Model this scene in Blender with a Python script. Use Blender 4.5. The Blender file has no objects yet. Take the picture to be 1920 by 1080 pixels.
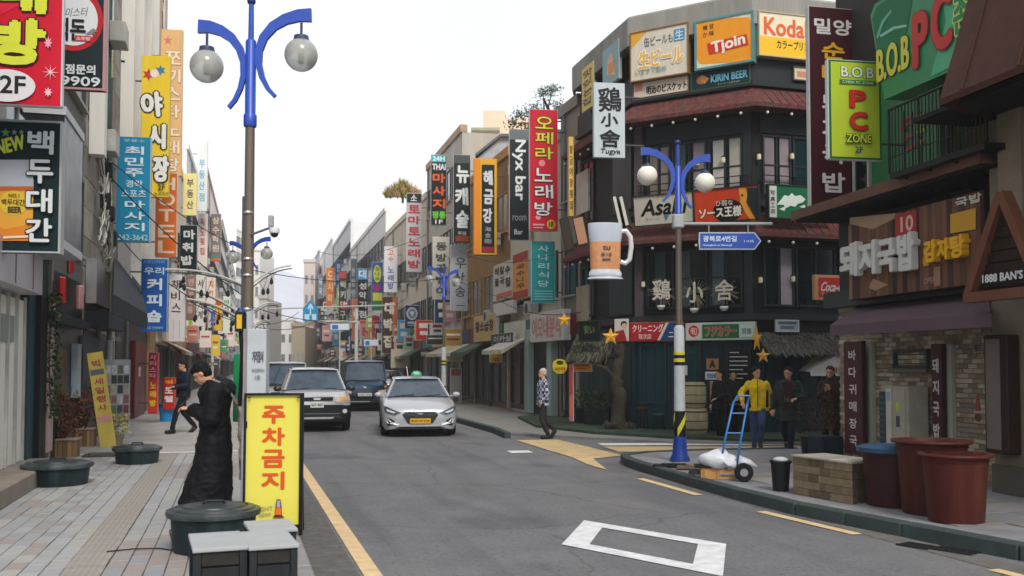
import bpy, bmesh, math, random
import numpy as np
from mathutils import Vector, Matrix, noise
random.seed(7)
SC = bpy.context.scene
COL = SC.collection
R_ = math.radians
# ------------------------------------------------------------------ camera
FPX = 1800.0; PITCH = R_(2.3); HC = 1.75
PY0 = 685 - FPX*math.tan(PITCH)
YAW = math.atan(520/FPX*math.cos(PITCH))
cF = Vector((math.sin(YAW)*math.cos(PITCH), math.cos(YAW)*math.cos(PITCH), math.sin(PITCH)))
cR = Vector((math.cos(YAW), -math.sin(YAW), 0)); cU = cR.cross(cF)
cam = bpy.data.cameras.new('camera'); co = bpy.data.objects.new('camera', cam); COL.objects.link(co)
co.matrix_world = Matrix(((cR.x, cU.x, -cF.x, 0), (cR.y, cU.y, -cF.y, 0), (cR.z, cU.z, -cF.z, HC), (0, 0, 0, 1)))
cam.sensor_width = 36; cam.lens = 36*FPX/1920; cam.shift_y = (PY0-540)/1920
cam.clip_start = 0.1; cam.clip_end = 3000
cam.dof.use_dof = True; cam.dof.focus_distance = 14.5; cam.dof.aperture_fstop = 2.4
SC.camera = co
# ------------------------------------------------------------------ light
SUN_EL, SUN_AZ = 44, 176
w = bpy.data.worlds.new('World'); SC.world = w; w.use_nodes = True
nt = w.node_tree; nt.nodes.clear()
sky = nt.nodes.new('ShaderNodeTexSky'); sky.sky_type = 'NISHITA'; sky.sun_disc = False
sky.sun_elevation = R_(SUN_EL); sky.sun_rotation = R_(SUN_AZ)
b1 = nt.nodes.new('ShaderNodeBackground'); b1.inputs[1].default_value = 0.02
nt.links.new(sky.outputs[0], b1.inputs[0])
b2 = nt.nodes.new('ShaderNodeBackground'); b2.inputs[0].default_value = (0.95, 0.955, 0.975, 1); b2.inputs[1].default_value = 0.56
tcw = nt.nodes.new('ShaderNodeTexCoord'); cl = nt.nodes.new('ShaderNodeTexNoise'); cl.inputs['Scale'].default_value = 1.6; cl.inputs['Detail'].default_value = 5; cl.inputs['Roughness'].default_value = .55
crw = nt.nodes.new('ShaderNodeValToRGB'); crw.color_ramp.elements[0].position = .35; crw.color_ramp.elements[1].position = .65; crw.color_ramp.elements[0].color = (.88, .885, .92, 1); crw.color_ramp.elements[1].color = (.98, .98, .985, 1)
nt.links.new(tcw.outputs['Generated'], cl.inputs['Vector']); nt.links.new(cl.outputs['Fac'], crw.inputs[0]); nt.links.new(crw.outputs[0], b2.inputs[0])
ad = nt.nodes.new('ShaderNodeAddShader'); ow = nt.nodes.new('ShaderNodeOutputWorld')
nt.links.new(b1.outputs[0], ad.inputs[0]); nt.links.new(b2.outputs[0], ad.inputs[1]); nt.links.new(ad.outputs[0], ow.inputs[0])
sl = bpy.data.lights.new('sun', 'SUN'); sl.energy = 1.5; sl.angle = R_(20); sl.color = (1, 0.93, 0.84)
so = bpy.data.objects.new('sun', sl); COL.objects.link(so)
az = R_(SUN_AZ); el = R_(SUN_EL)
so.rotation_euler = Vector((math.sin(az)*math.cos(el), math.cos(az)*math.cos(el), math.sin(el))).to_track_quat('Z', 'Y').to_euler()
SC.view_settings.view_transform = 'Standard'; SC.view_settings.look = 'None'
SC.view_settings.exposure = 0.82; SC.view_settings.gamma = 1; SC.view_settings.use_curve_mapping = False
SC.render.engine = 'CYCLES'
SC.cycles.volume_bounces = 1; SC.cycles.max_bounces = 6; SC.cycles.diffuse_bounces = 3; SC.cycles.glossy_bounces = 3; SC.cycles.transmission_bounces = 4
# ------------------------------------------------------------------ projection helpers (pixel of the 1920x1080 photo -> real point)
O0 = Vector((0, 0, HC))
def ray(x, y): return cF*FPX + cR*(x-960) + cU*(PY0-y)
def G(x, y, z=0.0):
    r = ray(x, y); return O0 + r*((z-HC)/r.z)
def PD(x, y, D): return O0 + ray(x, y)*(D/FPX)
def PXp(x, y, X): r = ray(x, y); return O0 + r*(X/r.x)
def PYp(x, y, Y): r = ray(x, y); return O0 + r*(Y/r.y)
def XR(Y): return 10.1 if Y < 40 else 10.1+(Y-40)*0.021
def XL(Y): return -3.05 if Y < 45 else -3.05+(Y-45)*0.021
def depthR(x, off=0.1):
    D = 20.
    for k in range(60):
        p = PD(x, 685, D); t = XR(p.y)-off; D += (t-p.x)*2.2
    return D
def depthL(x, off=0.1):
    D = 20.
    for k in range(80):
        p = PD(x, 685, D); t = XL(p.y)+off; D += (p.x-t)*4
        D = max(4, min(D, 190))
    return D
# ------------------------------------------------------------------ materials
def srgb(h):
    if isinstance(h, (tuple, list)): return tuple(h)[:3]
    h = h.lstrip('#'); c = [int(h[i:i+2], 16)/255 for i in (0, 2, 4)]
    return tuple(v/12.92 if v <= 0.04045 else ((v+0.055)/1.055)**2.4 for v in c)
_M = {}
def mat(col, rough=0.6, var=0.18, scale=2.5, metal=0.0, bump=0.0, bscale=30, dirt=0.0, dirtcol='#2a2620', emit=0, trans=0, streak=False, coat=0):
    key = (str(col), rough, var, scale, metal, bump, bscale, dirt, dirtcol, emit, trans, streak, coat)
    if key in _M: return _M[key]
    m = bpy.data.materials.new('surface'); m.use_nodes = True; n = m.node_tree; b = n.nodes['Principled BSDF']
    c = srgb(col); L = n.links
    tc = n.nodes.new('ShaderNodeTexCoord'); src = tc.outputs['Object']
    if streak:
        mp = n.nodes.new('ShaderNodeMapping'); mp.inputs['Scale'].default_value = (1, 1, 0.12); L.new(src, mp.inputs[0]); src = mp.outputs[0]
    nz = n.nodes.new('ShaderNodeTexNoise'); nz.inputs['Scale'].default_value = scale; nz.inputs['Detail'].default_value = 6; nz.inputs['Roughness'].default_value = 0.65
    L.new(src, nz.inputs['Vector'])
    cr = n.nodes.new('ShaderNodeValToRGB')
    cr.color_ramp.elements[0].position = 0.3; cr.color_ramp.elements[1].position = 0.72
    cr.color_ramp.elements[0].color = tuple(v*(1-var) for v in c)+(1,); cr.color_ramp.elements[1].color = tuple(min(1, v*(1+var*0.7)) for v in c)+(1,)
    L.new(nz.outputs['Fac'], cr.inputs[0]); out = cr.outputs[0]
    if dirt:
        n2 = n.nodes.new('ShaderNodeTexNoise'); n2.inputs['Scale'].default_value = scale*0.45; n2.inputs['Detail'].default_value = 9; n2.inputs['Roughness'].default_value = 0.75
        L.new(src, n2.inputs['Vector'])
        r2 = n.nodes.new('ShaderNodeValToRGB'); r2.color_ramp.elements[0].position = 0.47; r2.color_ramp.elements[1].position = 0.75
        L.new(n2.outputs['Fac'], r2.inputs[0])
        mu = n.nodes.new('ShaderNodeMath'); mu.operation = 'MULTIPLY'; mu.inputs[1].default_value = dirt; L.new(r2.outputs[0], mu.inputs[0])
        mx = n.nodes.new('ShaderNodeMixRGB'); mx.inputs[2].default_value = srgb(dirtcol)+(1,)
        L.new(mu.outputs[0], mx.inputs[0]); L.new(out, mx.inputs[1]); out = mx.outputs[0]
    L.new(out, b.inputs['Base Color'])
    rr = n.nodes.new('ShaderNodeMapRange'); rr.inputs['To Min'].default_value = max(0.02, rough-0.1); rr.inputs['To Max'].default_value = min(1, rough+0.12)
    L.new(nz.outputs['Fac'], rr.inputs[0]); L.new(rr.outputs[0], b.inputs['Roughness'])
    b.inputs['Metallic'].default_value = metal
    if rough >= .4 and not coat: b.inputs['Specular IOR Level'].default_value = .22
    if coat: b.inputs['Coat Weight'].default_value = coat; b.inputs['Coat Roughness'].default_value = 0.05
    if trans: b.inputs['Transmission Weight'].default_value = trans
    if emit:
        b.inputs['Emission Color'].default_value = c+(1,); b.inputs['Emission Strength'].default_value = emit
    if bump:
        n3 = n.nodes.new('ShaderNodeTexNoise'); n3.inputs['Scale'].default_value = bscale; n3.inputs['Detail'].default_value = 5; L.new(src, n3.inputs['Vector'])
        bp = n.nodes.new('ShaderNodeBump'); bp.inputs['Strength'].default_value = bump; bp.inputs['Distance'].default_value = 0.02
        L.new(n3.outputs['Fac'], bp.inputs['Height']); L.new(bp.outputs[0], b.inputs['Normal'])
    _M[key] = m; return m
def paint(c, **k): k.setdefault('rough', 0.45); k.setdefault('var', 0.10); k.setdefault('dirt', 0.16); return mat(c, **k)
def glass_dark(c='#0b1a1e'): return mat(c, rough=0.12, var=0.35, scale=0.9)
# ------------------------------------------------------------------ objects
def new_obj(name, me, m=None, parent=None, smooth=False, label=None):
    o = bpy.data.objects.new(name, me); COL.objects.link(o)
    if m is not None and not me.materials: me.materials.append(m)
    if smooth:
        me.polygons.foreach_set('use_smooth', [True]*len(me.polygons))
        if smooth != 'all' and hasattr(me, 'set_sharp_from_angle'): me.set_sharp_from_angle(angle=R_(38))
    if parent is not None: o.parent = parent
    if label: o['label'] = label
    return o
def tag(o, label=None, cat=None, group=None, kind=None):
    if label: o['label'] = label
    if cat: o['category'] = cat
    if group: o['group'] = group
    if kind: o['kind'] = kind
    return o
def thing(name, label, cat, loc=(0, 0, 0), rz=0.0, group=None):
    o = bpy.data.objects.new(name, None); COL.objects.link(o); o.location = loc; o.rotation_euler = (0, 0, rz); o.empty_display_size = 0.1
    return tag(o, label, cat, group)
def copy_tree(o, parent=None, label=None, loc=None, rz=None):
    c = o.copy(); COL.objects.link(c); c.parent = parent
    if label: c['label'] = label
    if loc is not None: c.location = loc
    if rz is not None: c.rotation_euler = (0, 0, rz)
    for ch in list(o.children): copy_tree(ch, c)
    return c
class MB:
    def __init__(s): s.v = []; s.f = []; s.mi = []; s.cur = 0; s.T = None
    def add(s, vs, fs):
        n = len(s.v)
        if s.T is not None: vs = [s.T @ Vector(p) for p in vs]
        s.v.extend([tuple(p) for p in vs]); s.f.extend([tuple(i+n for i in f) for f in fs]); s.mi.extend([s.cur]*len(fs)); return s
    def box(s, c, d, rz=0, ry=0, rx=0, bev=0):
        hx, hy, hz = d[0]/2, d[1]/2, d[2]/2
        if bev:
            b = min(bev, hx*.9, hy*.9, hz*.9); vs = []
            fs = []
            for sx in (-1, 1):
                for sy in (-1, 1):
                    for sz in (-1, 1):
                        vs += [(sx*(hx-b), sy*(hy-b), sz*hz), (sx*(hx-b), sy*hy, sz*(hz-b)), (sx*hx, sy*(hy-b), sz*(hz-b))]
            bm = bmesh.new(); 
            for p in vs: bm.verts.new(p)
            bmesh.ops.convex_hull(bm, input=list(bm.verts)); bm.verts.index_update()
            bmesh.ops.dissolve_limit(bm, angle_limit=0.01, verts=list(bm.verts), edges=list(bm.edges)); bm.verts.index_update()
            vs = [tuple(v.co) for v in bm.verts]; fs = [tuple(v.index for v in f.verts) for f in bm.faces]; bm.free()
        else:
            vs = [(x*hx, y*hy, z*hz) for x in (-1, 1) for y in (-1, 1) for z in (-1, 1)]
            fs = [(0, 1, 3, 2), (4, 6, 7, 5), (0, 4, 5, 1), (2, 3, 7, 6), (0, 2, 6, 4), (1, 5, 7, 3)]
        if rz or ry or rx:
            M = Matrix.Rotation(rz, 3, 'Z') @ Matrix.Rotation(ry, 3, 'Y') @ Matrix.Rotation(rx, 3, 'X')
            vs = [M @ Vector(p) for p in vs]
        return s.add([(p[0]+c[0], p[1]+c[1], p[2]+c[2]) for p in vs], fs)
    def bb(s, x0, x1, y0, y1, z0, z1, bev=0): return s.box(((x0+x1)/2, (y0+y1)/2, (z0+z1)/2), (abs(x1-x0), abs(y1-y0), abs(z1-z0)), bev=bev)
    def prism(s, pts, z0, z1):
        n = len(pts); a = sum(pts[i][0]*pts[(i+1) % n][1]-pts[(i+1) % n][0]*pts[i][1] for i in range(n))
        if a < 0: pts = pts[::-1]
        vs = [(x, y, z0) for x, y in pts]+[(x, y, z1) for x, y in pts]
        return s.add(vs, [tuple(range(n-1, -1, -1)), tuple(range(n, 2*n))]+[(i, (i+1) % n, n+(i+1) % n, n+i) for i in range(n)])
    def slab(s, pts, y0, y1):   # outline in x,z extruded along y
        n = len(pts); a = sum(pts[i][0]*pts[(i+1) % n][1]-pts[(i+1) % n][0]*pts[i][1] for i in range(n))
        if a < 0: pts = pts[::-1]
        vs = [(x, y0, z) for x, z in pts]+[(x, y1, z) for x, z in pts]
        return s.add(vs, [tuple(range(n)), tuple(range(2*n-1, n-1, -1))]+[((i+1) % n, i, n+i, n+(i+1) % n) for i in range(n)])
    def tube(s, path, r, seg=8, cap=True):
        path = [Vector(p) for p in path]; n = len(path); rs = r if isinstance(r, (list, tuple)) else [r]*n
        vs = []; up = None
        for i, p in enumerate(path):
            t = (path[min(i+1, n-1)]-path[max(i-1, 0)]).normalized()
            if up is None: up = Vector((0, 0, 1)) if abs(t.z) < 0.9 else Vector((1, 0, 0))
            a = t.cross(up)
            a = a.normalized() if a.length > 1e-5 else t.orthogonal().normalized()
            b = a.cross(t).normalized(); up = b
            for k in range(seg):
                q = 2*math.pi*k/seg; vs.append(p+(a*math.cos(q)+b*math.sin(q))*rs[i])
        fs = [(i*seg+k, i*seg+(k+1) % seg, (i+1)*seg+(k+1) % seg, (i+1)*seg+k) for i in range(n-1) for k in range(seg)]
        if cap: fs += [tuple(range(seg-1, -1, -1)), tuple(range((n-1)*seg, n*seg))]
        return s.add(vs, fs)
    def lathe(s, prof, seg=24, c=(0, 0, 0), sy=1.0):
        n = len(prof); vs = []
        for r, z in prof:
            for k in range(seg):
                q = 2*math.pi*k/seg; vs.append((c[0]+r*math.cos(q), c[1]+r*math.sin(q)*sy, c[2]+z))
        fs = [(i*seg+k, i*seg+(k+1) % seg, (i+1)*seg+(k+1) % seg, (i+1)*seg+k) for i in range(n-1) for k in range(seg)]
        if prof[0][0] > 1e-6: fs.append(tuple(range(seg-1, -1, -1)))
        if prof[-1][0] > 1e-6: fs.append(tuple(range((n-1)*seg, n*seg)))
        return s.add(vs, fs)
    def ball(s, c, r, seg=16, rings=10):
        r = r if isinstance(r, (tuple, list)) else (r, r, r)
        pr = [(math.sin(math.pi*i/rings), -math.cos(math.pi*i/rings)) for i in range(rings+1)]
        vs = []
        for a, z in pr:
            for k in range(seg):
                q = 2*math.pi*k/seg; vs.append((c[0]+a*math.cos(q)*r[0], c[1]+a*math.sin(q)*r[1], c[2]+z*r[2]))
        return s.add(vs, [(i*seg+k, i*seg+(k+1) % seg, (i+1)*seg+(k+1) % seg, (i+1)*seg+k) for i in range(rings) for k in range(seg)])
    def quad(s, a, b, c, d): return s.add([a, b, c, d], [(0, 1, 2, 3)])
    def build(s, name, m=None, parent=None, smooth=False, label=None, mats=None):
        me = bpy.data.meshes.new(name); me.from_pydata(s.v, [], s.f); 
        if mats:
            for q in mats: me.materials.append(q)
            me.polygons.foreach_set('material_index', s.mi)
        me.update(); return new_obj(name, me, m, parent, smooth, label)
# ------------------------------------------------------------------ lettering
_GL = {}; MISS = []
GS = bpy.data.scenes.new('glyph_scratch')
def _norm(vs, fs):
    lo = vs.min(0); hi = vs.max(0); return (vs-lo)/np.maximum(hi-lo, 1e-6), fs, (hi[0]-lo[0])/max(hi[1]-lo[1], 1e-6)
def prefetch(strs, res=3):
    c = bpy.data.curves.new('g', 'FONT'); c.body = '\n'.join(strs); c.resolution_u = res; c.space_line = 3; o = bpy.data.objects.new('g', c); GS.collection.objects.link(o)
    GS.view_layers[0].update(); me = bpy.data.meshes.new_from_object(o.evaluated_get(GS.view_layers[0].depsgraph))
    vs = np.array([tuple(v.co)[:2] for v in me.vertices]); row = np.rint((-vs[:, 1]+.3)/3.0).astype(int); by = {}
    for p in me.polygons: f = tuple(p.vertices); by.setdefault(int(row[f[0]]), []).append(f)
    for r, fs in by.items():
        if r < len(strs):
            ids = sorted({i for f in fs for i in f}); mp = {a: b for b, a in enumerate(ids)}; _GL[(strs[r], res)] = _norm(vs[ids], [tuple(mp[i] for i in f) for f in fs])
    bpy.data.objects.remove(o); bpy.data.curves.remove(c); bpy.data.meshes.remove(me)
def glyphs(t, res=3):
    k = (t, res)
    if k not in _GL: MISS.append(t)
    if k not in _GL:
        c = bpy.data.curves.new('g', 'FONT'); c.body = t; c.resolution_u = res; o = bpy.data.objects.new('g', c); GS.collection.objects.link(o)
        GS.view_layers[0].update(); dg = GS.view_layers[0].depsgraph; me = bpy.data.meshes.new_from_object(o.evaluated_get(dg))
        vs = np.array([tuple(v.co) for v in me.vertices]) if len(me.vertices) else np.zeros((0, 3)); fs = [tuple(p.vertices) for p in me.polygons]
        bpy.data.objects.remove(o); bpy.data.curves.remove(c); bpy.data.meshes.remove(me)
        if len(vs):
            lo = vs[:, :2].min(0); hi = vs[:, :2].max(0); vs = (vs[:, :2]-lo)/np.maximum(hi-lo, 1e-6); ar = (hi[0]-lo[0])/max(hi[1]-lo[1], 1e-6)
        else: ar = 1
        _GL[k] = (vs, fs, ar)
    return _GL[k]
def put_text(mb, t, x0, z0, x1, z1, y=0.0, bold=0.02, shear=0.0, rot=0.0, n=5, layer=0.0004, depth=0):
    """flat lettering facing -y, ink box fitted to x0..x1, z0..z1; bold = stroke thickening as a share of the height"""
    vs, fs, ar = glyphs(t)
    if not len(vs): return
    W, Hh = x1-x0, z1-z0; cx, cz = (x0+x1)/2, (z0+z1)/2; b = bold*abs(Hh)
    offs = [(0, 0)] if bold <= 0 else [(0, 0)]+[(b*math.cos(a), b*math.sin(a)) for a in [2*math.pi*k/n+0.4 for k in range(n)]]
    ca, sa = math.cos(rot), math.sin(rot)
    X = (vs[:, 0]-.5)*(W-2*b*(W > 0)); Z = (vs[:, 1]-.5)*(Hh-2*b); X = X+shear*Z
    X, Z = X*ca-Z*sa, X*sa+Z*ca
    for i, (ox, oz) in enumerate(offs):
        yy = y-layer*i
        mb.add([(cx+ox+a, yy, cz+oz+c) for a, c in zip(X, Z)], [f for f in fs])
def put_vert(mb, t, x0, z0, x1, z1, y=0.0, gap=0.12, **k):
    """string stacked downwards; space = half cell"""
    wts = [0.5 if ch == ' ' else 1 for ch in t]; tot = sum(wts); z = z1; j = k.pop('jit', 0)
    for ch, wt in zip(t, wts):
        h = (z1-z0)*wt/tot
        if ch != ' ':
            g = gap*h; dx = (random.random()-.5)*j*(x1-x0); rr = (random.random()-.5)*j*0.8
            a, b = x0, x1
            if ch in 'IJiljt12': a, b = x0+(x1-x0)*.3, x1-(x1-x0)*.3
            put_text(mb, ch, a+dx, z-h+g, b+dx, z-g, y=y, rot=rr, **k)
        z -= h
prefetch(['缶ビールも', '生', '生ビール', 'いますぐ飲め', '懐', 'か', '甘', '味', 'Tjoin', 'Kodak', 'カラープリント', '明治のビスケット', 'KIRIN BEER', 'キリンビール株式会社', 'Asahi', 'アサヒ', 'ひ弱な', 'ソース王様', '写', '真', '工', '芸', '大衆酒場', 'クリーニング', '取次店', 'ニ北', '旬', 'フジカラー', '現像', 'Coca-Cola', '鷄', '小', '舍', 'Tugya', '황', '금', '어', '장', '횟', '집', '맛', '있', '는', 'tu', '鷄小舍', 'BEER', '막걸리', 'A', '영업중', '安い', '바', '다', '귀', '매', '국', '돼', '지', '밥', '10', 'OPEN', '국밥', '감', '자', '탕', '&', 'P', 'C', '존', 'B.O.B', '밀양', '순', '대', 'CYBER PC ZONE', 'ZONE', '2F', '맥주', '1888 BAN’S', '이모네분식', '수', '나', '무', '해', '물', '칼', '황소곱창', '아카심', '오', '페', '라', '노', '래', '방', '2층', 'Nyx bar', 'room', 'Bar', '사', '리', '식', '당', '강', '海', '金', '剛', '뉴', '캐', '슬', '주점', '24H', 'THAI', '마', '정통', '1F', '소', '토', '동', '골', '뱅', '이', '우', '산', '송', '고', '참', '성', '악', '기', '점', '한', '병', '원', '럭', '키', '구', '의', '도', '시', '락', '미', '용', '실', '약', '박', '분식', '안', '경', '호프', '식당', '비어', 'W', 'O', 'N', '정비', '미스터', '백돈', '소주방', '가맹점문의', '242-9909', 'NEW', '백두대간', 'NO.1', '백', '두', '간', '부용소', '최', '민', '주', '경락', '스포츠', '242-3642', '야', '노상까지', '쪼', '끼', '스', '타', 'H', 'T', 'E', 'L', '소문난커피', '우리', '커', '피', '숍', '2층 전화예약', '채', '비', '부', '취', '독', '상', '학', '엔', '젤', '살', '롱', '서', '울', '계', '치', '킨', '시내', '모', '텔', '거리질서', '부산광역시', '1호', '광복로4번길', 'Gwangbok-ro 4beon-gil', '1→35', '↑', '부산31바 5738', '택시', '36구 4057', '82머 1940', '차', 'RIGHT', 'Salmon', '빅', '세', '일', '행'])
# ------------------------------------------------------------------ prints & frames
class Fr:
    """a vertical plane in the world: local x to the right of somebody facing it, local y into it, z up"""
    def __init__(s, P, rz, z0=0.0):
        s.P = Vector((P[0], P[1], z0)); s.rz = rz; s.x = Vector((math.cos(rz), math.sin(rz), 0)); s.y = Vector((-math.sin(rz), math.cos(rz), 0))
    def conv(s, px, py, yo=0.0):
        r = ray(px, py); t = ((s.P+s.y*yo-O0).dot(s.y))/r.dot(s.y); q = O0+r*t-s.P; return q.dot(s.x), q.z
    def r(s, a, b, c, d, yo=0.0):
        cx, cy = (a+c)/2, (b+d)/2
        return s.conv(a, cy, yo)[0], s.conv(c, cy, yo)[0], s.conv(cx, d, yo)[1], s.conv(cx, b, yo)[1]
    def world(s, x, y, z): return s.P+s.x*x+s.y*y+Vector((0, 0, z))
def two(a, b): return Fr(a, math.atan2(b[1]-a[1], b[0]-a[0]))
FLAT = {}
def ink(c): return mat(c, rough=0.5, var=0.06, scale=4)
def star_pts(cx, cz, r, r2=None, n=5, a0=math.pi/2):
    r2 = r2 or r*0.4
    return [(cx+(r if k % 2 == 0 else r2)*math.cos(a0+math.pi*k/n), cz+(r if k % 2 == 0 else r2)*math.sin(a0+math.pi*k/n)) for k in range(2*n)]
def prints(parent, cv, items, y=0.0, name='lettering', oxz=(0, 0), T=None):
    """items: (kind, payload..., colour, opts) in photo pixels; cv(px,py)->(x,z) local"""
    mb = MB(); mb.T = T; mats = []; yy = y-0.003
    def use(c):
        m = ink(c)
        if m not in mats: mats.append(m)
        mb.cur = mats.index(m)
    def rc(q):
        cx, cy = (q[0]+q[2])/2, (q[1]+q[3])/2
        x0 = cv(q[0], cy)[0]; x1 = cv(q[2], cy)[0]; z0 = cv(cx, q[3])[1]; z1 = cv(cx, q[1])[1]
        return x0+oxz[0], z0+oxz[1], x1+oxz[0], z1+oxz[1]
    for it in items:
        k = it[0]; opt = dict(it[4]) if len(it) > 4 else {}
        if k in 'hv':
            x0, z0, x1, z1 = rc(it[2]); f = put_text if k == 'h' else put_vert
            oc = opt.pop('outline', None); ow = opt.pop('ow', 0.05); sd = random.random()
            st = random.getstate()
            if oc:
                use(oc); o2 = dict(opt); o2['bold'] = opt.get('bold', 0.02)+ow; o2['n'] = 8
                g = 1+ow*1.2; 
                if k == 'h':
                    e = ow*(z1-z0); f(mb, it[1], x0-e, z0-e, x1+e, z1+e, y=yy, **o2)
                else:
                    hh = (z1-z0)/max(1, len(it[1])); e = ow*hh; o2['gap'] = opt.get('gap', .12)-ow; f(mb, it[1], x0-e, z0, x1+e, z1, y=yy, **o2)
                yy -= 0.005
            random.setstate(st)
            use(it[3]); f(mb, it[1], x0, z0, x1, z1, y=yy, **opt); yy -= 0.004
        elif k == 'r':
            x0, z0, x1, z1 = rc(it[2]); use(it[3]); cx, cz = (x0+x1)/2, (z0+z1)/2; w2, h2 = (z1-z0)/2, (x1-x0)/2
            put_text(mb, it[1], cx-w2, cz-h2, cx+w2, cz+h2, y=yy, rot=-math.pi/2, **opt); yy -= 0.004
        elif k == 'rect':
            x0, z0, x1, z1 = rc(it[1]); use(it[2]); mb.add([(x0, yy, z0), (x1, yy, z0), (x1, yy, z1), (x0, yy, z1)], [(0, 1, 2, 3)]); yy -= 0.0015
        elif k == 'ell':
            x0, z0, x1, z1 = rc(it[1]); use(it[2]); N = 28
            mb.add([((x0+x1)/2+(x1-x0)/2*math.cos(2*math.pi*i/N), yy, (z0+z1)/2+(z1-z0)/2*math.sin(2*math.pi*i/N)) for i in range(N)], [tuple(range(N))]); yy -= 0.0015
        elif k == 'poly':
            p = [cv(*q) for q in it[1]]; p = [(a+oxz[0], b+oxz[1]) for a, b in p]
            if sum(p[i][0]*p[(i+1) % len(p)][1]-p[(i+1) % len(p)][0]*p[i][1] for i in range(len(p))) < 0: p = p[::-1]
            use(it[2]); mb.add([(a, yy, b) for a, b in p], [tuple(range(len(p)))]); yy -= 0.0015
        elif k == 'star':
            x0, z0, x1, z1 = rc(it[1]); use(it[2]); q = star_pts(0, 0, 1, it[3] if len(it) > 3 and it[3] else .4, opt.get('n', 5))
            mb.add([((x0+x1)/2+(x1-x0)/2*a, yy, (z0+z1)/2+(z1-z0)/2*b) for a, b in q], [tuple(range(len(q)))]); yy -= 0.0015
    if mb.v: return mb.build(name, None, parent, mats=mats)
def sign(rect, D, name, label, items=(), col='#cccccc', side='#d8d8d6', t=0.16, rz=-8, group=None, cat='sign', arm=None, frame=None, fw=0.03, top=None, rough=0.4):
    x0, y0, x1, y1 = rect; P = PD((x0+x1)/2, (y0+y1)/2, D); fr = Fr((P.x, P.y), R_(rz))
    a, b, z0, z1 = fr.r(*rect)
    c = fr.world((a+b)/2, 0, z0); W = b-a; Hh = z1-z0
    th = thing(name, label, cat, c, R_(rz), group)
    MB().bb(-W/2, W/2, 0, t, 0, Hh, bev=0.012).build('sign_box', paint(side), th)
    MB().bb(-W/2+0.012, W/2-0.012, -0.006, 0.0, 0.012, Hh-0.012).build('face_panel', mat(col, rough=rough, var=0.12, scale=3, dirt=0.22, streak=True), th)
    mid = (a+b)/2
    cv = lambda px, py: (lambda q: (q[0]-mid, q[1]-z0))(fr.conv(px, py))
    if items: prints(th, cv, items, y=-0.008)
    if frame:
        m = MB()
        for q in ((-W/2-fw*.3, -W/2+fw, -.004, Hh+.004), (W/2-fw, W/2+fw*.3, -.004, Hh+.004)): m.bb(q[0], q[1], -0.045, t+.01, q[2], q[3])
        m.bb(-W/2+fw, W/2-fw, -0.045, t+.01, 0, fw); m.bb(-W/2+fw, W/2-fw, -0.045, t+.01, Hh-fw, Hh+.004)
        m.build('frame', paint(frame), th)
    if arm:
        s, L_ = arm
        for zz in (0.18, 0.82):
            e = W/2*s; MB().tube([(e, t/2, Hh*zz), (e+s*L_, t/2, Hh*zz)], 0.022, 6).build('bracket', paint('#55585a'), th)
    return th, fr, cv, W, Hh
# ------------------------------------------------------------------ the ground
asph = mat('#6e6f73', rough=0.86, var=0.22, scale=1.1, bump=0.45, bscale=160, dirt=0.35, dirtcol='#6b6a6a')
def asphalt_nodes(m):
    n = m.node_tree; L = n.links; b = n.nodes['Principled BSDF']; src = b.inputs['Base Color'].links[0].from_socket; tc = n.nodes.new('ShaderNodeTexCoord')
    def layer(scale, lo, hi, c, amt, src, mp=None, typ='ShaderNodeTexNoise', out='Fac'):
        z = n.nodes.new(typ); z.inputs['Scale'].default_value = scale
        if typ == 'ShaderNodeTexNoise': z.inputs['Detail'].default_value = 4
        v = tc.outputs['Object']
        if mp: q = n.nodes.new('ShaderNodeMapping'); q.inputs['Scale'].default_value = mp; L.new(v, q.inputs[0]); v = q.outputs[0]
        L.new(v, z.inputs['Vector']); r = n.nodes.new('ShaderNodeMapRange'); r.inputs['From Min'].default_value = lo; r.inputs['From Max'].default_value = hi; r.inputs['To Max'].default_value = amt; r.clamp = True; L.new(z.outputs[out], r.inputs[0])
        x = n.nodes.new('ShaderNodeMixRGB'); x.inputs[2].default_value = srgb(c)+(1,); L.new(r.outputs[0], x.inputs[0]); L.new(src, x.inputs[1]); return x.outputs[0]
    s = layer(95, .52, .72, '#a09e9a', .5, src); s = layer(70, .55, .75, '#2a2a2c', .55, s); s = layer(22, .5, .7, '#8a8986', .4, s); s = layer(17, .54, .72, '#3c3c3e', .45, s); s = layer(1.0, .5, .66, '#4c4d51', .4, s, (1.6, .13, 1)); s = layer(1.3, .52, .7, '#7c7b78', .35, s, (1.1, .16, 1)); s = layer(.5, .58, .66, '#46474a', .4, s, (1, .6, 1)); s = layer(2.2, .0, .006, '#2e2e30', 0, s)
    vo = n.nodes.new('ShaderNodeTexVoronoi'); vo.feature = 'DISTANCE_TO_EDGE'; vo.inputs['Scale'].default_value = .35; nz = n.nodes.new('ShaderNodeTexNoise'); nz.inputs['Scale'].default_value = 1.7; nz.inputs['Detail'].default_value = 5; mx = n.nodes.new('ShaderNodeMixRGB'); mx.inputs[0].default_value = .25
    L.new(tc.outputs['Object'], nz.inputs['Vector']); L.new(tc.outputs['Object'], mx.inputs[1]); L.new(nz.outputs['Color'], mx.inputs[2]); L.new(mx.outputs[0], vo.inputs['Vector']); r = n.nodes.new('ShaderNodeMapRange'); r.inputs['From Min'].default_value = 0; r.inputs['From Max'].default_value = .006; r.inputs['To Min'].default_value = .35; r.inputs['To Max'].default_value = 0; L.new(vo.outputs['Distance'], r.inputs[0])
    x = n.nodes.new('ShaderNodeMixRGB'); x.inputs[2].default_value = srgb('#2c2d2f')+(1,); L.new(r.outputs[0], x.inputs[0]); L.new(s, x.inputs[1]); L.new(x.outputs[0], b.inputs['Base Color'])
asphalt_nodes(asph)
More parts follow.
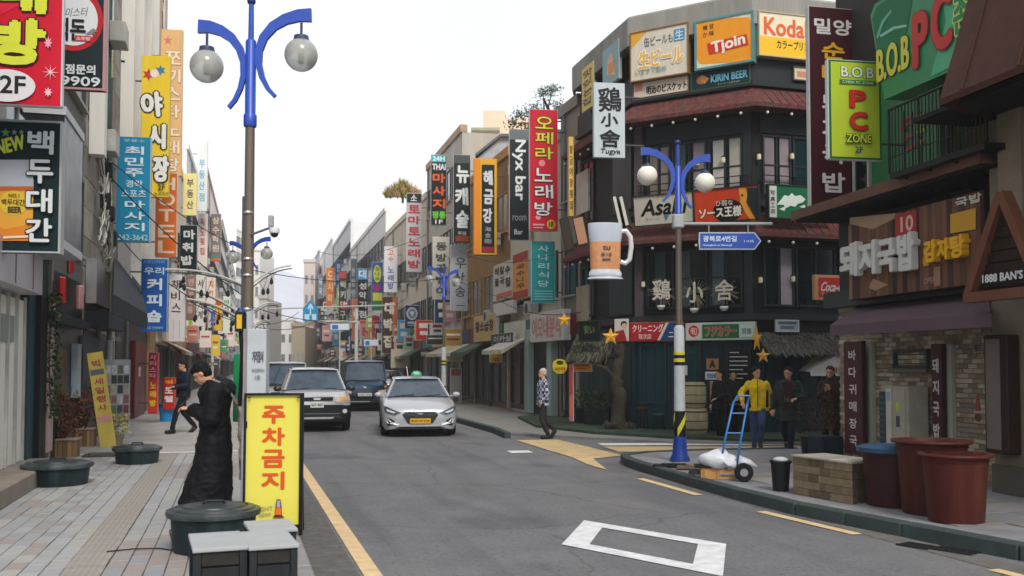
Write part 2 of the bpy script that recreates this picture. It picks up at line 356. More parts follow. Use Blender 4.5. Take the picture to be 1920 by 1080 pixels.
road = MB(); road.add([(-60, -30, 0), (90, -30, 0), (90, 420, 0), (-60, 420, 0)], [(0, 1, 2, 3)])
road = tag(road.build('road', asph), kind='structure')
def flat(name, pts, z, m, parent=road):
    mb = MB(); a = sum(pts[i][0]*pts[(i+1) % len(pts)][1]-pts[(i+1) % len(pts)][0]*pts[i][1] for i in range(len(pts)))
    if a < 0: pts = pts[::-1]
    mb.add([(p[0], p[1], z) for p in pts], [tuple(range(len(pts)))]); return mb.build(name, m, parent)
def gp(*a): return [tuple(G(x, y))[:2] for x, y in a]
wp = mat('#dcdedf', rough=0.75, var=0.22, scale=6, dirt=0.35, dirtcol='#6a6a6c', bump=0.3, bscale=140)
yp = mat('#d9bd90', rough=0.75, var=0.18, scale=6, dirt=0.35, dirtcol='#77706a', bump=0.3, bscale=140)
# worn asphalt repairs and gutter
flat('road_patch', [(0.62, -5), (1.02, -5), (1.02, 200), (0.62, 200)], 0.004, mat('#6a6866', rough=0.95, var=0.35, scale=9, bump=0.9, bscale=90, dirt=0.4, dirtcol='#4a4846'))
flat('road_patch', [(6.3, 5), (6.62, 5), (6.45, 14), (6.2, 15)], 0.004, mat('#73706c', rough=0.95, var=0.3, scale=6, bump=0.8, bscale=90, dirt=0.4, dirtcol='#55524e'))
flat('lane_line', [(1.05, 3), (1.2, 3), (1.2, 60), (1.05, 60)], 0.008, yp)
for i, (a, b) in enumerate((((1200, 898), (1310, 929)), ((1427, 960), (1608, 1003)), ((1862, 1069), (2060, 1118)))):
    p = G(*a); q = G(*b); d = (q-p).normalized(); n = Vector((d.y, -d.x, 0))*0.065
    flat('dash_marking', [(p+n)[:2], (q+n)[:2], (q-n)[:2], (p-n)[:2]], 0.008, yp)
Dm = [Vector(v) for v in ((3.08, 8.93), (3.8, 10.24), (4.63, 8.5), (3.9, 7.22))]; ce = sum(Dm, Vector((0, 0)))/4
inn = [ce+(v-ce)*0.66 for v in Dm]
for i in range(4):
    flat('diamond_marking', [Dm[i][:], Dm[(i+1) % 4][:], inn[(i+1) % 4][:], inn[i][:]], 0.008, wp)
ypav = mat('#ccb384', rough=0.85, var=0.25, scale=3, dirt=0.4, dirtcol='#8c8478', bump=0.5, bscale=120)
flat('yellow_ramp', gp((968, 826), (1045, 825), (1092, 836), (1168, 855), (1112, 861), (1138, 882), (1102, 872), (1072, 858), (1018, 842)), 0.012, ypav)
flat('yellow_ramp', gp((1130, 838), (1500, 838), (1500, 846), (1160, 848)), 0.012, ypav)
flat('white_marking', gp((1120, 832), (1480, 831), (1480, 835), (1130, 836)), 0.012, wp)
flat('white_marking', gp((950, 846), (990, 845), (1000, 849), (960, 850)), 0.008, wp)
# drain grates by the kerb
for (a, b) in (((1692, 1020), (1750, 1030)), ((1752, 1028), (1830, 1040))):
    p = G(*a); q = G(*b); m = MB(); L_ = (q-p).length; rz = math.atan2(q.y-p.y, q.x-p.x)
    for k in range(8): m.box((L_*(k+.5)/8, 0, 0.008), (L_/14, 0.16, 0.014))
    m.bb(0, L_, -.11, -.08, 0, 0.015); m.bb(0, L_, .08, .11, 0, 0.015)
    o = m.build('drain_grate', mat('#2b2d30', rough=0.7, metal=0.6), None); o.location = p; o.rotation_euler = (0, 0, rz); tag(o, kind='structure'); o.parent = road
# left pavement ------------------------------------------------------
KX = 0.62
pav = tag(MB().bb(-40, KX-0.15, -10, 18.9, -0.2, 0.112).build('pavement', mat('#5f5c58', rough=0.95, var=0.3, scale=12, bump=.5)), kind='structure')
pav2 = tag(MB().bb(-40, KX-0.15, 18.9, 230, -0.2, 0.13).build('pavement', mat('#a3a09c', rough=0.85, var=0.2, scale=2, dirt=0.4, dirtcol='#6b6865', bump=.3, bscale=60)), kind='structure')
MB().bb(-3.0, KX-.16, 18.9, 19.05, .126, 0.136).build('white_edge_strip', wp, pav2)
kerbm = mat('#8e8f90', rough=0.8, var=0.25, scale=5, dirt=0.3, bump=.4, bscale=80)
ks = MB().bb(-.074, .074, -.497, .497, 0, .15, bev=0.015).build('kerb_stone', kerbm, pav); ks.location = (KX-.075, 3.5, -.02)
for k in range(1, 60):
    c = ks.copy(); COL.objects.link(c); c.location = (KX-.075, 3.5+k, -.02)
tilecols = ['#9a9d9f', '#a0a09f', '#95989a', '#a1a3a6', '#96928e', '#988f8c', '#909396', '#989a9d', '#a2a29e']
tm = [mat(c, rough=0.82, var=0.14, scale=14, dirt=0.25, dirtcol='#77736e', bump=0.35, bscale=110) for c in tilecols]
TS = 0.155; TL = 0.31
tvar = []
for m in tm:
    mb = MB(); mb.bb(-TS/2+.004, TS/2-.004, -TL/2+.004, TL/2-.004, -.02, .0, bev=0.004); me = bpy.data.meshes.new('paver'); me.from_pydata(mb.v, [], mb.f); me.materials.append(m); tvar.append(me)
TX0 = G(163, 1060, .13).x  # the tactile strip's centre line
tiles = []
for j in range(0, 52):
    y = 3.2+j*TL
    for i in range(-24, 16):
        x = TX0+(0.155+TS*(i+.5) if i >= 0 else -0.155+TS*(i+.5))
        if x > KX-.2 or x < -3.3: continue
        yy = y+(TL/2 if i % 2 else 0)
        if yy > 18.75: continue
        tiles.append((x, yy, i))
def vis_key(t):
    d = Vector((t[0], t[1], .13))-O0; z = d.dot(cF)
    if z < 0.5: return 1e9
    px = 960+FPX*d.dot(cR)/z; py = PY0-FPX*d.dot(cU)/z
    return z if -20 < px < 1940 and py < 1095 else 1e9
tiles.sort(key=vis_key)
rest = MB(); rm = tm; rest_m = []
rr = random.Random(3)
for n, (x, y, i) in enumerate(tiles):
    kx = vis_key((x, y, i)); red = (math.sin(x*1.3+2)+math.sin(y*.9)) > 1.45
    ci = rr.choice([4, 5, 5, 6]) if red else (rr.choice([0, 1, 3, 8]) if i >= -2 else rr.randrange(9))
    z = .13+rr.uniform(-.0035, .002)
    if n < 300 and kx < 1e8:
        o = bpy.data.objects.new('paver', tvar[ci]); COL.objects.link(o); o.parent = pav; o.location = (x, y, z); o.rotation_euler = (rr.uniform(-.008, .008), rr.uniform(-.012, .012), rr.uniform(-.01, .01))
    else:
        rest.cur = ci; rest.bb(x-TS/2+.004, x+TS/2-.004, y-TL/2+.004, y+TL/2-.004, z-.02, z)
tag(rest.build('pavers', None, pav, mats=tm), kind='stuff')
tacm = mat('#94908a', rough=0.85, var=0.2, scale=10, dirt=0.4, dirtcol='#6f6a63', bump=.3, bscale=90)
tb = MB(); tb.bb(-.151, .151, -.151, .151, -.02, 0)
for a in range(6):
    for b in range(6): tb.lathe([(.014, 0), (.010, .005), (0, .006)], 8, (-.125+a*.05, -.125+b*.05, 0))
tb2 = MB(); tb2.bb(-.151, .151, -.151, .151, -.02, 0)
for a in range(4): tb2.bb(-.12+a*.08-.012, -.12+a*.08+.012, -.14, .14, 0, .006)
t0 = tb.build('tactile_block', tacm, pav); t0.location = (TX0, 3.3, .132)
for k in range(1, 50):
    c = t0.copy(); COL.objects.link(c); c.location = (TX0+rr.uniform(-.003, .003), 3.3+k*.31, .132+rr.uniform(-.002, .001)); c.rotation_euler = (0, 0, rr.uniform(-.01, .01))
# step in front of the white shop
# right pavements -----------------------------------------------------
rkm = mat('#3f4a4a', rough=0.8, var=0.3, scale=4, dirt=0.4, dirtcol='#24302e', bump=.4, bscale=70)
rpm = mat('#86878a', rough=0.85, var=0.2, scale=2.5, dirt=0.4, dirtcol='#5a5956', bump=.3, bscale=90)
ke = [G(1172, 868), G(1200, 882), G(1300, 912), G(1380, 935), G(1500, 966), G(1700, 1006), G(1920, 1050), G(2200, 1100)]
tip = [Vector((10.6, 16.6, 0)), Vector((8.6, 16.75, 0)), Vector((7.4, 16.6, 0)), Vector((6.8, 16.2, 0))]
edge = [tuple(p)[:2] for p in tip+[Vector((6.62, 15.6, 0))]+[ke[1]+Vector((.02, 0, 0))]+ke[2:]]+[(7.4, 2.0)]
rp = tag(MB().prism(edge+[(30, 2.0), (30, 14.9), (10.6, 14.9)], -.2, .128).build('pavement', rpm), kind='structure')
def kerb_run(pts, m, parent, w=.16, h=.15, seglen=1.0):
    for i in range(len(pts)-1):
        a = Vector(pts[i][:2]+(0,)) if isinstance(pts[i], tuple) else pts[i]; b = Vector(pts[i+1][:2]+(0,))
        a = Vector((a[0], a[1], 0)); n = max(1, round((b-a).length/seglen))
        for k in range(n):
            p = a.lerp(b, k/n); q = a.lerp(b, (k+1)/n); L_ = (q-p).length
            o = MB().box((0, 0, h/2-.01), (L_-.008, w, h+.02), bev=.015).build('kerb_stone', m, parent); o.location = (p+q)/2; o.rotation_euler = (0, 0, math.atan2(q.y-p.y, q.x-p.x))
kerb_run(edge[:-1], rkm, rp)
# paver joints of the right pavement: square slabs, the near ones as pieces
sm = [mat(c, rough=0.85, var=0.16, scale=5, dirt=0.35, dirtcol='#5a5956', bump=.3, bscale=90) for c in ('#86878a', '#7e8084', '#8f8d8a', '#838078')]
sme = []
for m in sm:
    mb = MB().bb(-.295, .295, -.295, .295, -.012, 0, bev=.004); me = bpy.data.meshes.new('slab'); me.from_pydata(mb.v, [], mb.f); me.materials.append(m); sme.append(me)
for i in range(6):
    for j in range(16):
        x = 7.3+i*.6; y = 6.6+j*.6
        if y > 14.6 or x+.3 > 10.4 or x-.3 < 6.95+max(0, (9-y)*.06): continue
        o = bpy.data.objects.new('paving_slab', rr.choice(sme)); COL.objects.link(o); o.parent = rp; o.location = (x, y, .1395+rr.uniform(-.002, .002))
# far right pavement with the deck round the corner building
fe = [(10.5, 230), (6.9, 230), (6.6, 28.3), (6.5, 23.2), (6.25, 21.9)]
dk = [tuple(G(1010, 815)[:2]), tuple(G(1200, 829)[:2]), tuple(G(1440, 836)[:2]), (13.5, 17.9), (30, 17.9), (30, 230)]
fp = tag(MB().prism([(6.9, 230), (6.6, 28.3), (6.45, 23.4), (8.6, 20.6), (9.4, 19.6)]+dk[3:], -.2, .06).build('pavement', mat('#85847f', rough=.85, var=.2, scale=2, dirt=.4, dirtcol='#55544f', bump=.3, bscale=70)), kind='structure')
kerb_run([(6.9, 90), (6.75, 60), (6.6, 28.3), (6.5, 24.0), (6.3, 22.2)], rkm, fp, seglen=1.2)
mossm = mat('#3c4b3c', rough=.9, var=.35, scale=3, dirt=.5, dirtcol='#1f2a26', bump=.5, bscale=50)
deck = tag(MB().prism([(9.9, 31), (8.7, 29.5), (7.9, 25), (8.5, 22.2), (9.6, 20.4), (11.0, 19.0), (13, 18.5), (30, 18.5), (30, 31)], 0, .125).build('terrace', mossm), kind='structure')
for k in range(14):
    x = 9.7+k*.0
# faraway closing of the view: hill
hill = MB(); N = 60; hv = []
for i in range(N+1):
    x = -120+i*260/N; h = 14+31*math.exp(-((x-22)/38)**2)+5*noise.noise(Vector((x*.05, 0, 0))); hv += [(x, 330, -.5), (x, 445, h)]
hill.add(hv, [(2*i, 2*i+2, 2*i+3, 2*i+1) for i in range(N)]); tag(hill.build('hill', mat('#b4b8c2', rough=1, var=.12, scale=.05), smooth='all'), kind='structure')
class Bld:
    def __init__(s, name, label, base, cat='building', group=None):
        s.base = Vector((base[0], base[1], 0)); s.th = thing(name, label, cat, s.base, 0, group); s.fr = None
    def use(s, fr):
        s.fr = fr; s.T = Matrix.Translation(fr.P-s.base) @ Matrix.Rotation(fr.rz, 4, 'Z'); return s
    def mb(s): m = MB(); m.T = s.T; return m
    def raw(s): m = MB(); m.T = Matrix.Translation(-s.base); return m
    def box(s, name, q, y0, y1, m, parent=None, bev=0, yo=0):
        """pixel rectangle q on the facade (measured at plane offset yo), thickness y0..y1 (negative = towards the street)"""
        a, b, c, d = s.fr.r(*q, yo=yo); return s.mb().bb(a, b, y0, y1, c, d, bev=bev).build(name, m, parent or s.th)
    def cbox(s, name, u0, u1, y0, y1, z0, z1, m, parent=None, bev=0): return s.mb().bb(u0, u1, y0, y1, z0, z1, bev=bev).build(name, m, parent or s.th)
    def win(s, u0, u1, z0, z1, nx=2, nz=1, fc='#2a3032', pane=None, cur=None, fw=.05, dep=.06, parent=None, sill=None):
        m = s.mb(); m.bb(u0, u1, -dep, .02, z0, z0+fw); m.bb(u0, u1, -dep, .02, z1-fw, z1)
        m.bb(u0, u0+fw, -dep, .02, z0+fw, z1-fw); m.bb(u1-fw, u1, -dep, .02, z0+fw, z1-fw)
        for k in range(1, nx): x = u0+(u1-u0)*k/nx; m.bb(x-fw*.4, x+fw*.4, -dep*.8, .02, z0+fw, z1-fw)
        for k in range(1, nz): z = z0+(z1-z0)*k/nz; m.bb(u0+fw, u1-fw, -dep*.7, .02, z-fw*.35, z+fw*.35)
        o = m.build('window', paint(fc), parent or s.th)
        for k in range(nx):
            a = u0+(u1-u0)*k/nx+fw*.5; b = u0+(u1-u0)*(k+1)/nx-fw*.5
            s.mb().bb(a, b, -.018, -.012, z0+fw, z1-fw).build('pane', pane or glass_dark(), o)
            if cur and k < len(cur) and cur[k]:
                c, f0, f1 = cur[k]; n = 5; m2 = s.mb()
                for j in range(n):
                    p = a+(b-a)*(f0+(f1-f0)*j/n); q = a+(b-a)*(f0+(f1-f0)*(j+1)/n); m2.bb(p, q, -.022-(.003 if j % 2 else 0), -.019, z0+fw, z1-fw)
                m2.build('curtain', mat(c, rough=.3, var=.15, scale=2), o)
        if sill: s.mb().bb(u0-.05, u1+.05, -dep-.06, .0, z0-.06, z0-.002).build('sill', paint(sill), o)
        return o
    def winp(s, q, **k): a, b, c, d = s.fr.r(*q); return s.win(a, b, c, d, **k)
    def print(s, items, y=-.01, name='lettering', parent=None): return prints(parent or s.th, s.fr.conv, items, y=y, name=name, T=s.T)
def onsign(name, label, q, fr, items, col, yo=0.0, t=.1, side='#cfcfcb', frame=None, fw=.025, tilt=0, group=None, cat='sign', rough=.4, rzoff=0):
    """a signboard lying on (or leaning off) a facade plane fr; q in pixels at offset yo (negative = in front)"""
    a, b, z0, z1 = fr.r(*q, yo=yo); c = fr.world((a+b)/2, yo, z0); W = b-a; Hh = z1-z0
    th = thing(name, label, cat, c, fr.rz+rzoff, group); th.rotation_euler[0] = 0
    M = Matrix.Rotation(tilt, 4, 'X') if tilt else None
    m = MB(); m.T = M; m.bb(-W/2, W/2, 0, t, 0, Hh, bev=.008); m.build('sign_box', paint(side), th)
    m = MB(); m.T = M; m.bb(-W/2+.01, W/2-.01, -.006, 0, .01, Hh-.01); m.build('face_panel', mat(col, rough=rough, var=.12, scale=3, dirt=.28, streak=True), th)
    mid = (a+b)/2; cv = lambda px, py: (lambda p: (p[0]-mid, p[1]-z0))(fr.conv(px, py, yo))
    if items: prints(th, cv, items, y=-.008, T=M)
    if frame:
        m = MB(); m.T = M; m.bb(-W/2-.005, -W/2+fw, -.03, t+.01, -.005, Hh+.005); m.bb(W/2-fw, W/2+.005, -.03, t+.01, -.005, Hh+.005)
        m.bb(-W/2+fw, W/2-fw, -.03, t+.01, -.005, fw); m.bb(-W/2+fw, W/2-fw, -.03, t+.01, Hh-fw, Hh+.005); m.build('frame', paint(frame), th)
    return th
# ================================================================== corner building
A0 = (10.1, 27.4); A = (10.1, 23.2); Bc = (12.2, 20.9); Cc = (19, 20.9)
FL, FM, FRt = two(A0, A), two(A, Bc), two(Bc, Cc)
cb = Bld('corner_building', 'dark three storey corner pub with rusty awnings and rows of retro signboards', A)
pent = [A0, A, Bc, Cc, (19, 27.4)]
dk_ = mat('#14191b', rough=.6, var=.3, scale=1.2, dirt=.3, dirtcol='#33302c'); dk2 = mat('#2a2f33', rough=.55, var=.2, scale=2, dirt=.2); mauve = mat('#524b4f', rough=.65, var=.15, scale=2, dirt=.3)
teal = mat('#16343a', rough=.42, var=.3, scale=2, dirt=.25, dirtcol='#243438', streak=True)
cb.raw().prism(pent, 0.1, 10.1).build('wall', dk_, cb.th)
def off(pl, d):   # widen the pentagon towards the street
    return [(10.1-d, 27.4), (10.1-d, 23.2-d*.45), (12.2-d*.45, 20.9-d), (19, 20.9-d), (19, 27.4)]
conc = mat('#9a9890', rough=.85, var=.2, scale=1.5, dirt=.55, dirtcol='#4d4b46', bump=.4, bscale=30, streak=True)
cb.raw().prism(off(pent, .28), 10.12, 10.85).build('parapet', conc, cb.th)
cb.raw().prism(off(pent, .22), 10.86, 10.92).build('parapet_cap', mat('#b0ada4', rough=.8, dirt=.4), cb.th)
cb.raw().prism(off(pent, .1), 8.75, 9.35).build('fascia', dk2, cb.th)
cb.raw().prism(off(pent, .18), 8.62, 8.74).build('cornice', mat('#26292c', rough=.5), cb.th)
cb.raw().prism(off(pent, .14), 2.86, 3.02).build('ledge', dk2, cb.th)
cb.raw().prism(off(pent, .10), 5.66, 5.8).build('ledge', dk2, cb.th)
for f, L_ in ((FL, 4.2), (FM, 3.11), (FRt, 6.8)):   # torn fringe below the parapet
    cb.use(f); m = cb.mb(); k = 0.05
    while k < L_-.1:
        h = random.uniform(.06, .2); m.bb(k, k+.05, -.27, -.24, 10.11-h, 10.11); k += random.uniform(.06, .1)
    tag(m.build('fringe', mat('#2c2c2a', rough=.9), cb.th), kind='stuff')
rust = mat('#6a3c38', rough=.85, var=.6, scale=8, dirt=1.0, dirtcol='#3a4640', metal=.1, streak=False, bump=.4, bscale=14)
for zb, zt in ((7.98, 8.6), (4.84, 5.5)):
    ia = off(pent, .06); oa = off(pent, .62); n = 4
    m = cb.raw(); vs = [(x, y, zt) for x, y in ia[:4]]+[(x, y, zb+.1) for x, y in oa[:4]]+[(x, y, zb) for x, y in oa[:4]]+[(x, y, zb+.02) for x, y in ia[:4]]
    fs = [(i, i+1, 4+i+1, 4+i)[::-1] for i in range(3)]+[(4+i, 4+i+1, 8+i+1, 8+i)[::-1] for i in range(3)]+[(8+i, 8+i+1, 12+i+1, 12+i)[::-1] for i in range(3)]+[(0, 4, 8, 12), (3, 15, 11, 7)]
    m.add(vs, fs); m.build('metal_awning', rust, cb.th)
    # standing seams
    for f, L_ in ((FL, 4.2), (FM, 3.11), (FRt, 6.8)):
        cb.use(f); m = cb.mb(); N = int(L_/.22)
        for i in range(1, N):
            x = L_*i/N; m.add([(x-.012, -.06, zt+.012), (x+.012, -.06, zt+.012), (x+.012, -.63, zb+.115), (x-.012, -.63, zb+.115), (x, -.06, zt-.02), (x, -.6, zb+.08)], [(0, 1, 2, 3), (0, 3, 5, 4), (1, 4, 5, 2)])
        tag(m.build('awning_seams', rust, cb.th), kind='stuff')
        nb = int(L_/.62); m = cb.mb(); w_ = cb.mb(); pts = []
        for i in range(nb+1):
            x = .1+(L_-.2)*i/nb; w_.tube([(x, -.55, zb), (x, -.55, zb-.08)], .006, 4); cb.mb()
            o = cb.mb().ball((x, -.55, zb-.12), .038, 8, 6).build('bulb', mat('#e8e4d4', rough=.2, var=.02), cb.th, smooth='all')
        tag(w_.build('bulb_wire', mat('#111111'), cb.th), kind='stuff')
def pil(f, q, m, d=-.06): cb.use(f); return cb.box('pillar', q, d, .0, m)
# --- corner pillars
cb.use(FM)
cb.cbox('pillar', -.02, .2, -.09, 0, 3.02, 4.9, mauve); cb.cbox('pillar', -.02, .2, -.09, 0, 5.8, 8.0, mauve)
cb.cbox('pillar', 2.9, 3.1, -.09, 0, 3.02, 4.9, dk2); cb.cbox('pillar', 2.9, 3.1, -.09, 0, 5.8, 8.0, dk2)
gy, ly, gr = '#857b7f', '#bcb9b2', '#56604a'
# upper storey windows
cb.win(.32, .98, 5.95, 7.45, nx=2, nz=2, cur=[('#7a7068', .2, 1), ('#858070', .1, .9)])
cb.win(1.02, 1.95, 5.95, 7.45, nx=2, nz=2, cur=[('#3c4a4a', .1, .8), (gy, .2, 1)])
cb.win(1.99, 2.88, 5.95, 7.45, nx=2, nz=2, cur=[(ly, .25, .95), ('#b0ac9e', .2, .9)])
cb.cbox('transom_panel', .3, 2.9, -.04, 0, 7.5, 7.95, dk2)
cb.use(FRt)
cb.win(.25, 1.05, 5.95, 7.45, nx=2, nz=2, cur=[(gy, .1, .9), ('#8c8286', .2, 1)])
cb.win(1.1, 2.1, 5.95, 7.45, nx=2, nz=2, pane=glass_dark('#123034')); cb.win(2.15, 3.2, 5.95, 7.45, nx=2, nz=2, cur=[(gy, .3, 1)]); cb.win(3.3, 4.6, 5.95, 7.45, nx=2, nz=2)
cb.cbox('transom_panel', .2, 4.6, -.04, 0, 7.5, 7.95, dk2)
# balcony rail under upper windows
for f, L_ in ((FM, 3.11), (FRt, 4.6)):
    cb.use(f)
    for z in (6.25, 6.42): cb.mb().tube([(.1, -.14, z), (L_-.05, -.14, z)], .014, 5).build('handrail', mat('#15191b', rough=.4), cb.th)
    for i in range(int(L_/.9)+1): cb.mb().tube([(.2+i*.88, -.14, 5.8), (.2+i*.88, -.14, 6.42)], .014, 5).build('rail_post', mat('#15191b', rough=.4), cb.th)
# middle storey
cb.use(FM)
cb.win(.3, 1.05, 3.2, 4.7, nx=1, nz=2, cur=[('#2c4043', .3, .7)]); cb.win(1.1, 1.95, 3.2, 4.7, nx=1, nz=2, cur=[('#3a5050', .1, .45)]); cb.win(2.0, 2.85, 3.2, 4.7, nx=2, nz=2, cur=[('#405458', .1, .9)])
cb.use(FRt)
cb.win(.25, 1.1, 3.2, 4.7, nx=2, nz=1, cur=[None, ('#9a949c', .1, .95)]); cb.win(1.15, 2.3, 3.2, 4.7, nx=2, nz=1); cb.win(2.4, 4.4, 3.2, 4.7, nx=3)
# wall lamps of both upper storeys
def wall_lamp(px, py, f, cnt=[0]):
    u, z = f.conv(px, py, -.12); c = f.world(u, -.12, z); t = thing('wall_lamp', 'small cream lantern on the dark wall %s' % lampwords[cnt[0]], 'lamp', c, f.rz, 'small lanterns on the corner pub'); cnt[0] += 1
    MB().lathe([(.045, -.07), (.055, -.05), (.05, .06), (.03, .08)], 8).build('lamp_glass', mat('#e9e0b8', rough=.4, var=.05), t, smooth=True)
    MB().lathe([(.06, .075), (.02, .11), (0, .115)], 8).bb(-.012, .012, 0, .12, .08, .095).build('lamp_bracket', mat('#202224'), t)
lampwords = ['above the left globe of the nearer lamp post', 'between the two globes of the nearer lamp post', 'above the orange upper signboard beside the beer board', 'above the right edge of the orange board', 'above the green lizard signboard', 'on the middle storey nearest the corner pillar', 'on the middle storey above the white wall plate', 'on the middle storey nearest the red drink sign']
for px, py in ((1206, 316), (1308, 305), (1356, 300), (1423, 294), (1485, 293)): wall_lamp(px, py, FM if px < 1415 else FRt)
for px, py in ((1206, 533), (1426, 525), (1487, 523)): wall_lamp(px, py, FM if px < 1415 else FRt)
# left face
cb.use(FL); W_ = 4.2
cb.cbox('panel', 2.7, 4.0, -.06, 0, 5.9, 8.2, mat('#222b2e', rough=.4, dirt=.2)); cb.cbox('panel', 2.4, 4.0, -.06, 0, 3.1, 5.4, mat('#1d3034', rough=.4, dirt=.2))
o = cb.box('pale_panel', (1085, 322, 1107, 400), -.08, 0, mat('#cfc9bd', rough=.4)); cb.box('pale_panel', (1085, 536, 1108, 602), -.08, 0, mat('#b3a58c', rough=.5, dirt=.3))  # white panel above, tan sign panel below; plain surface colours, no glow
cb.win(.2, 1.2, 6.0, 7.9, nx=2); cb.win(.2, 1.2, 3.2, 4.7, nx=2)
# --- ground storey: timber front
cb.use(FM)
for k in range(12): cb.cbox('timber_board', .02+k*.255, .02+(k+1)*.255-.012, -.05-.006*(k % 3), 0, .14, 2.55, teal)
cb.cbox('door', .95, 1.75, -.1, -.07, .16, 2.25, mat('#17343a', rough=.45, var=.3, streak=True)); cb.cbox('paper_notice', 1.25, 1.42, -.108, -.102, 1.5, 1.75, paint('#c9ccc9'))
cb.cbox('door_frame', .9, .95, -.12, -.06, .14, 2.3, dk2); cb.cbox('door_frame', 1.75, 1.8, -.12, -.06, .14, 2.3, dk2)
cb.use(FRt)
for k in range(8): cb.cbox('timber_board', .02+k*.24, .02+(k+1)*.24-.012, -.05-.006*(k % 3), 0, .14, 2.55, teal)
cb.cbox('doorway', 2.1, 4.3, -.02, 0, .14, 2.3, mat('#07090a', rough=.5)); cb.cbox('door_post', 2.0, 2.1, -.12, 0, .14, 2.4, dk2); cb.cbox('lintel', 2.0, 4.4, -.12, 0, 2.35, 2.5, dk2)
cb.win(2.9, 3.6, .9, 2.2, nx=1, pane=mat('#2c5052', rough=.2)) 
cb.use(FL)
for k in range(16): cb.cbox('timber_board', .02+k*.26, .02+(k+1)*.26-.012, -.05-.006*(k % 3), 0, .14, 2.75, teal)
for k in range(4): cb.win(.3+k*.95, 1.1+k*.95, .7, 2.3, nx=2, nz=2, fc='#141c1e')
# chalkboard menu
cb.use(FM)
cbd = onsign('chalkboard', 'black chalkboard menu with white lines beside the pub door', (1364, 655, 1408, 722), FM, [('rect', (1368, 660+i*8, 1368+random.choice([18, 26, 34]), 662+i*8), '#b9bcb8') for i in range(8)], '#15191a', yo=-.1, t=.03, frame='#2b2620', cat='board')
# ---- signs on it
KR = dict(bold=.012, n=4)
ss = []
onsign('beer_signboard', 'cream retro beer signboard with pale yellow characters under the parapet', (1182, 52, 1291, 146), FM, [
    ('poly', [(1184, 60), (1216, 56), (1184, 92)], '#e5a63c'), ('h', '缶ビールも', (1208, 66, 1262, 84), '#5c6a6c', KR), ('rect', (1264, 54, 1284, 76), '#4f8fb8'), ('h', '生', (1266, 56, 1282, 74), '#d8e6ea', KR),
    ('h', '生ビール', (1198, 90, 1282, 124), '#e8b552', dict(bold=.03, outline='#f5efdf', ow=.05)), ('h', 'いますぐ飲め', (1192, 127, 1250, 138), '#7f9aa0', KR)], '#d9d2bf', yo=-.3, t=.2, side='#8d8474', frame='#8a6a40')
onsign('candy_signboard', 'orange retro signboard with rounded corners and red banner letters', (1303, 30, 1413, 124), FM, [
    ('poly', [(1312, 38), (1404, 32), (1409, 44), (1409, 106), (1402, 116), (1312, 120), (1307, 110), (1307, 48)], '#ee9a24'), ('v', '懐か', (1318, 46, 1327, 72), '#3b2a16', KR), ('v', '甘味', (1330, 43, 1339, 69), '#3b2a16', KR),
    ('poly', [(1326, 82), (1400, 64), (1404, 84), (1330, 103)], '#cf3524'), ('h', 'Tjoin', (1334, 70, 1398, 98), '#f3ead8', dict(bold=.04, rot=.12))], '#e8ddc0', yo=-.3, t=.2, side='#2f5a62', frame='#5a8f92', fw=.05)
onsign('film_signboard', 'yellow and cream signboard with large orange Latin letters', (1422, 26, 1530, 109), FRt, [
    ('rect', (1424, 72, 1528, 107), '#f2c02c'), ('h', 'Kodak', (1432, 36, 1526, 70), '#e0642c', dict(bold=.03)), ('h', 'カラープリント', (1456, 78, 1526, 94), '#2c2a26', KR)], '#eadfc0', yo=-.3, t=.2, side='#b0a58c', frame='#b8ab8c')
onsign('biscuit_strip_sign', 'narrow cream strip sign with dark characters below the beer board', (1187, 148, 1292, 181), FM, [('h', '明治のビスケット', (1212, 156, 1288, 172), '#2c2724', dict(bold=.03)), ('rect', (1191, 158, 1205, 171), '#c98a72')], '#dccbb8', yo=-.16, t=.06, frame='#5d554c')
onsign('beer_strip_sign', 'dark teal strip sign with pale blue Latin letters below the orange board', (1296, 128, 1407, 164), FM, [('ell', (1306, 142, 1326, 158), '#a86a3c'), ('poly', [(1310, 150), (1316, 141), (1330, 147), (1322, 157)], '#d08a4c'), ('h', 'KIRIN BEER', (1333, 136, 1402, 150), '#7cc4d8', dict(bold=.03)), ('h', 'キリンビール株式会社', (1346, 153, 1388, 158), '#9aa8a0', dict(bold=0))], '#12343a', yo=-.16, t=.06, frame='#3c5a3c')
onsign('cream_strip_sign', 'small cream strip sign below the yellow film board', (1487, 126, 1530, 152), FRt, [('rect', (1494, 134, 1512, 145), '#c88a6c')], '#dccbb4', yo=-.16, t=.06, frame='#5d554c')
lz = [(1456, 384), (1464, 374), (1470, 366), (1478, 368), (1484, 362), (1490, 368), (1500, 366), (1510, 374), (1504, 380), (1496, 382), (1490, 388), (1482, 386), (1474, 390), (1468, 384)]
onsign('beer_board', 'white tilted board with black brush Latin letters behind the nearer lamp post', (1190, 364, 1304, 421), FM, [('h', 'Asahi', (1206, 372, 1290, 403), '#171512', dict(bold=.035, shear=.25)), ('h', 'アサヒ', (1234, 366, 1258, 372), '#c9643c', KR), ('poly', [(1246, 404), (1256, 402), (1250, 414)], '#2f7fa8'), ('h', '生ビール', (1212, 408, 1238, 413), '#777777', dict(bold=0))], '#c9c5b4', yo=-.7, t=.1, frame='#3a3430', tilt=.16, side='#5a544c')
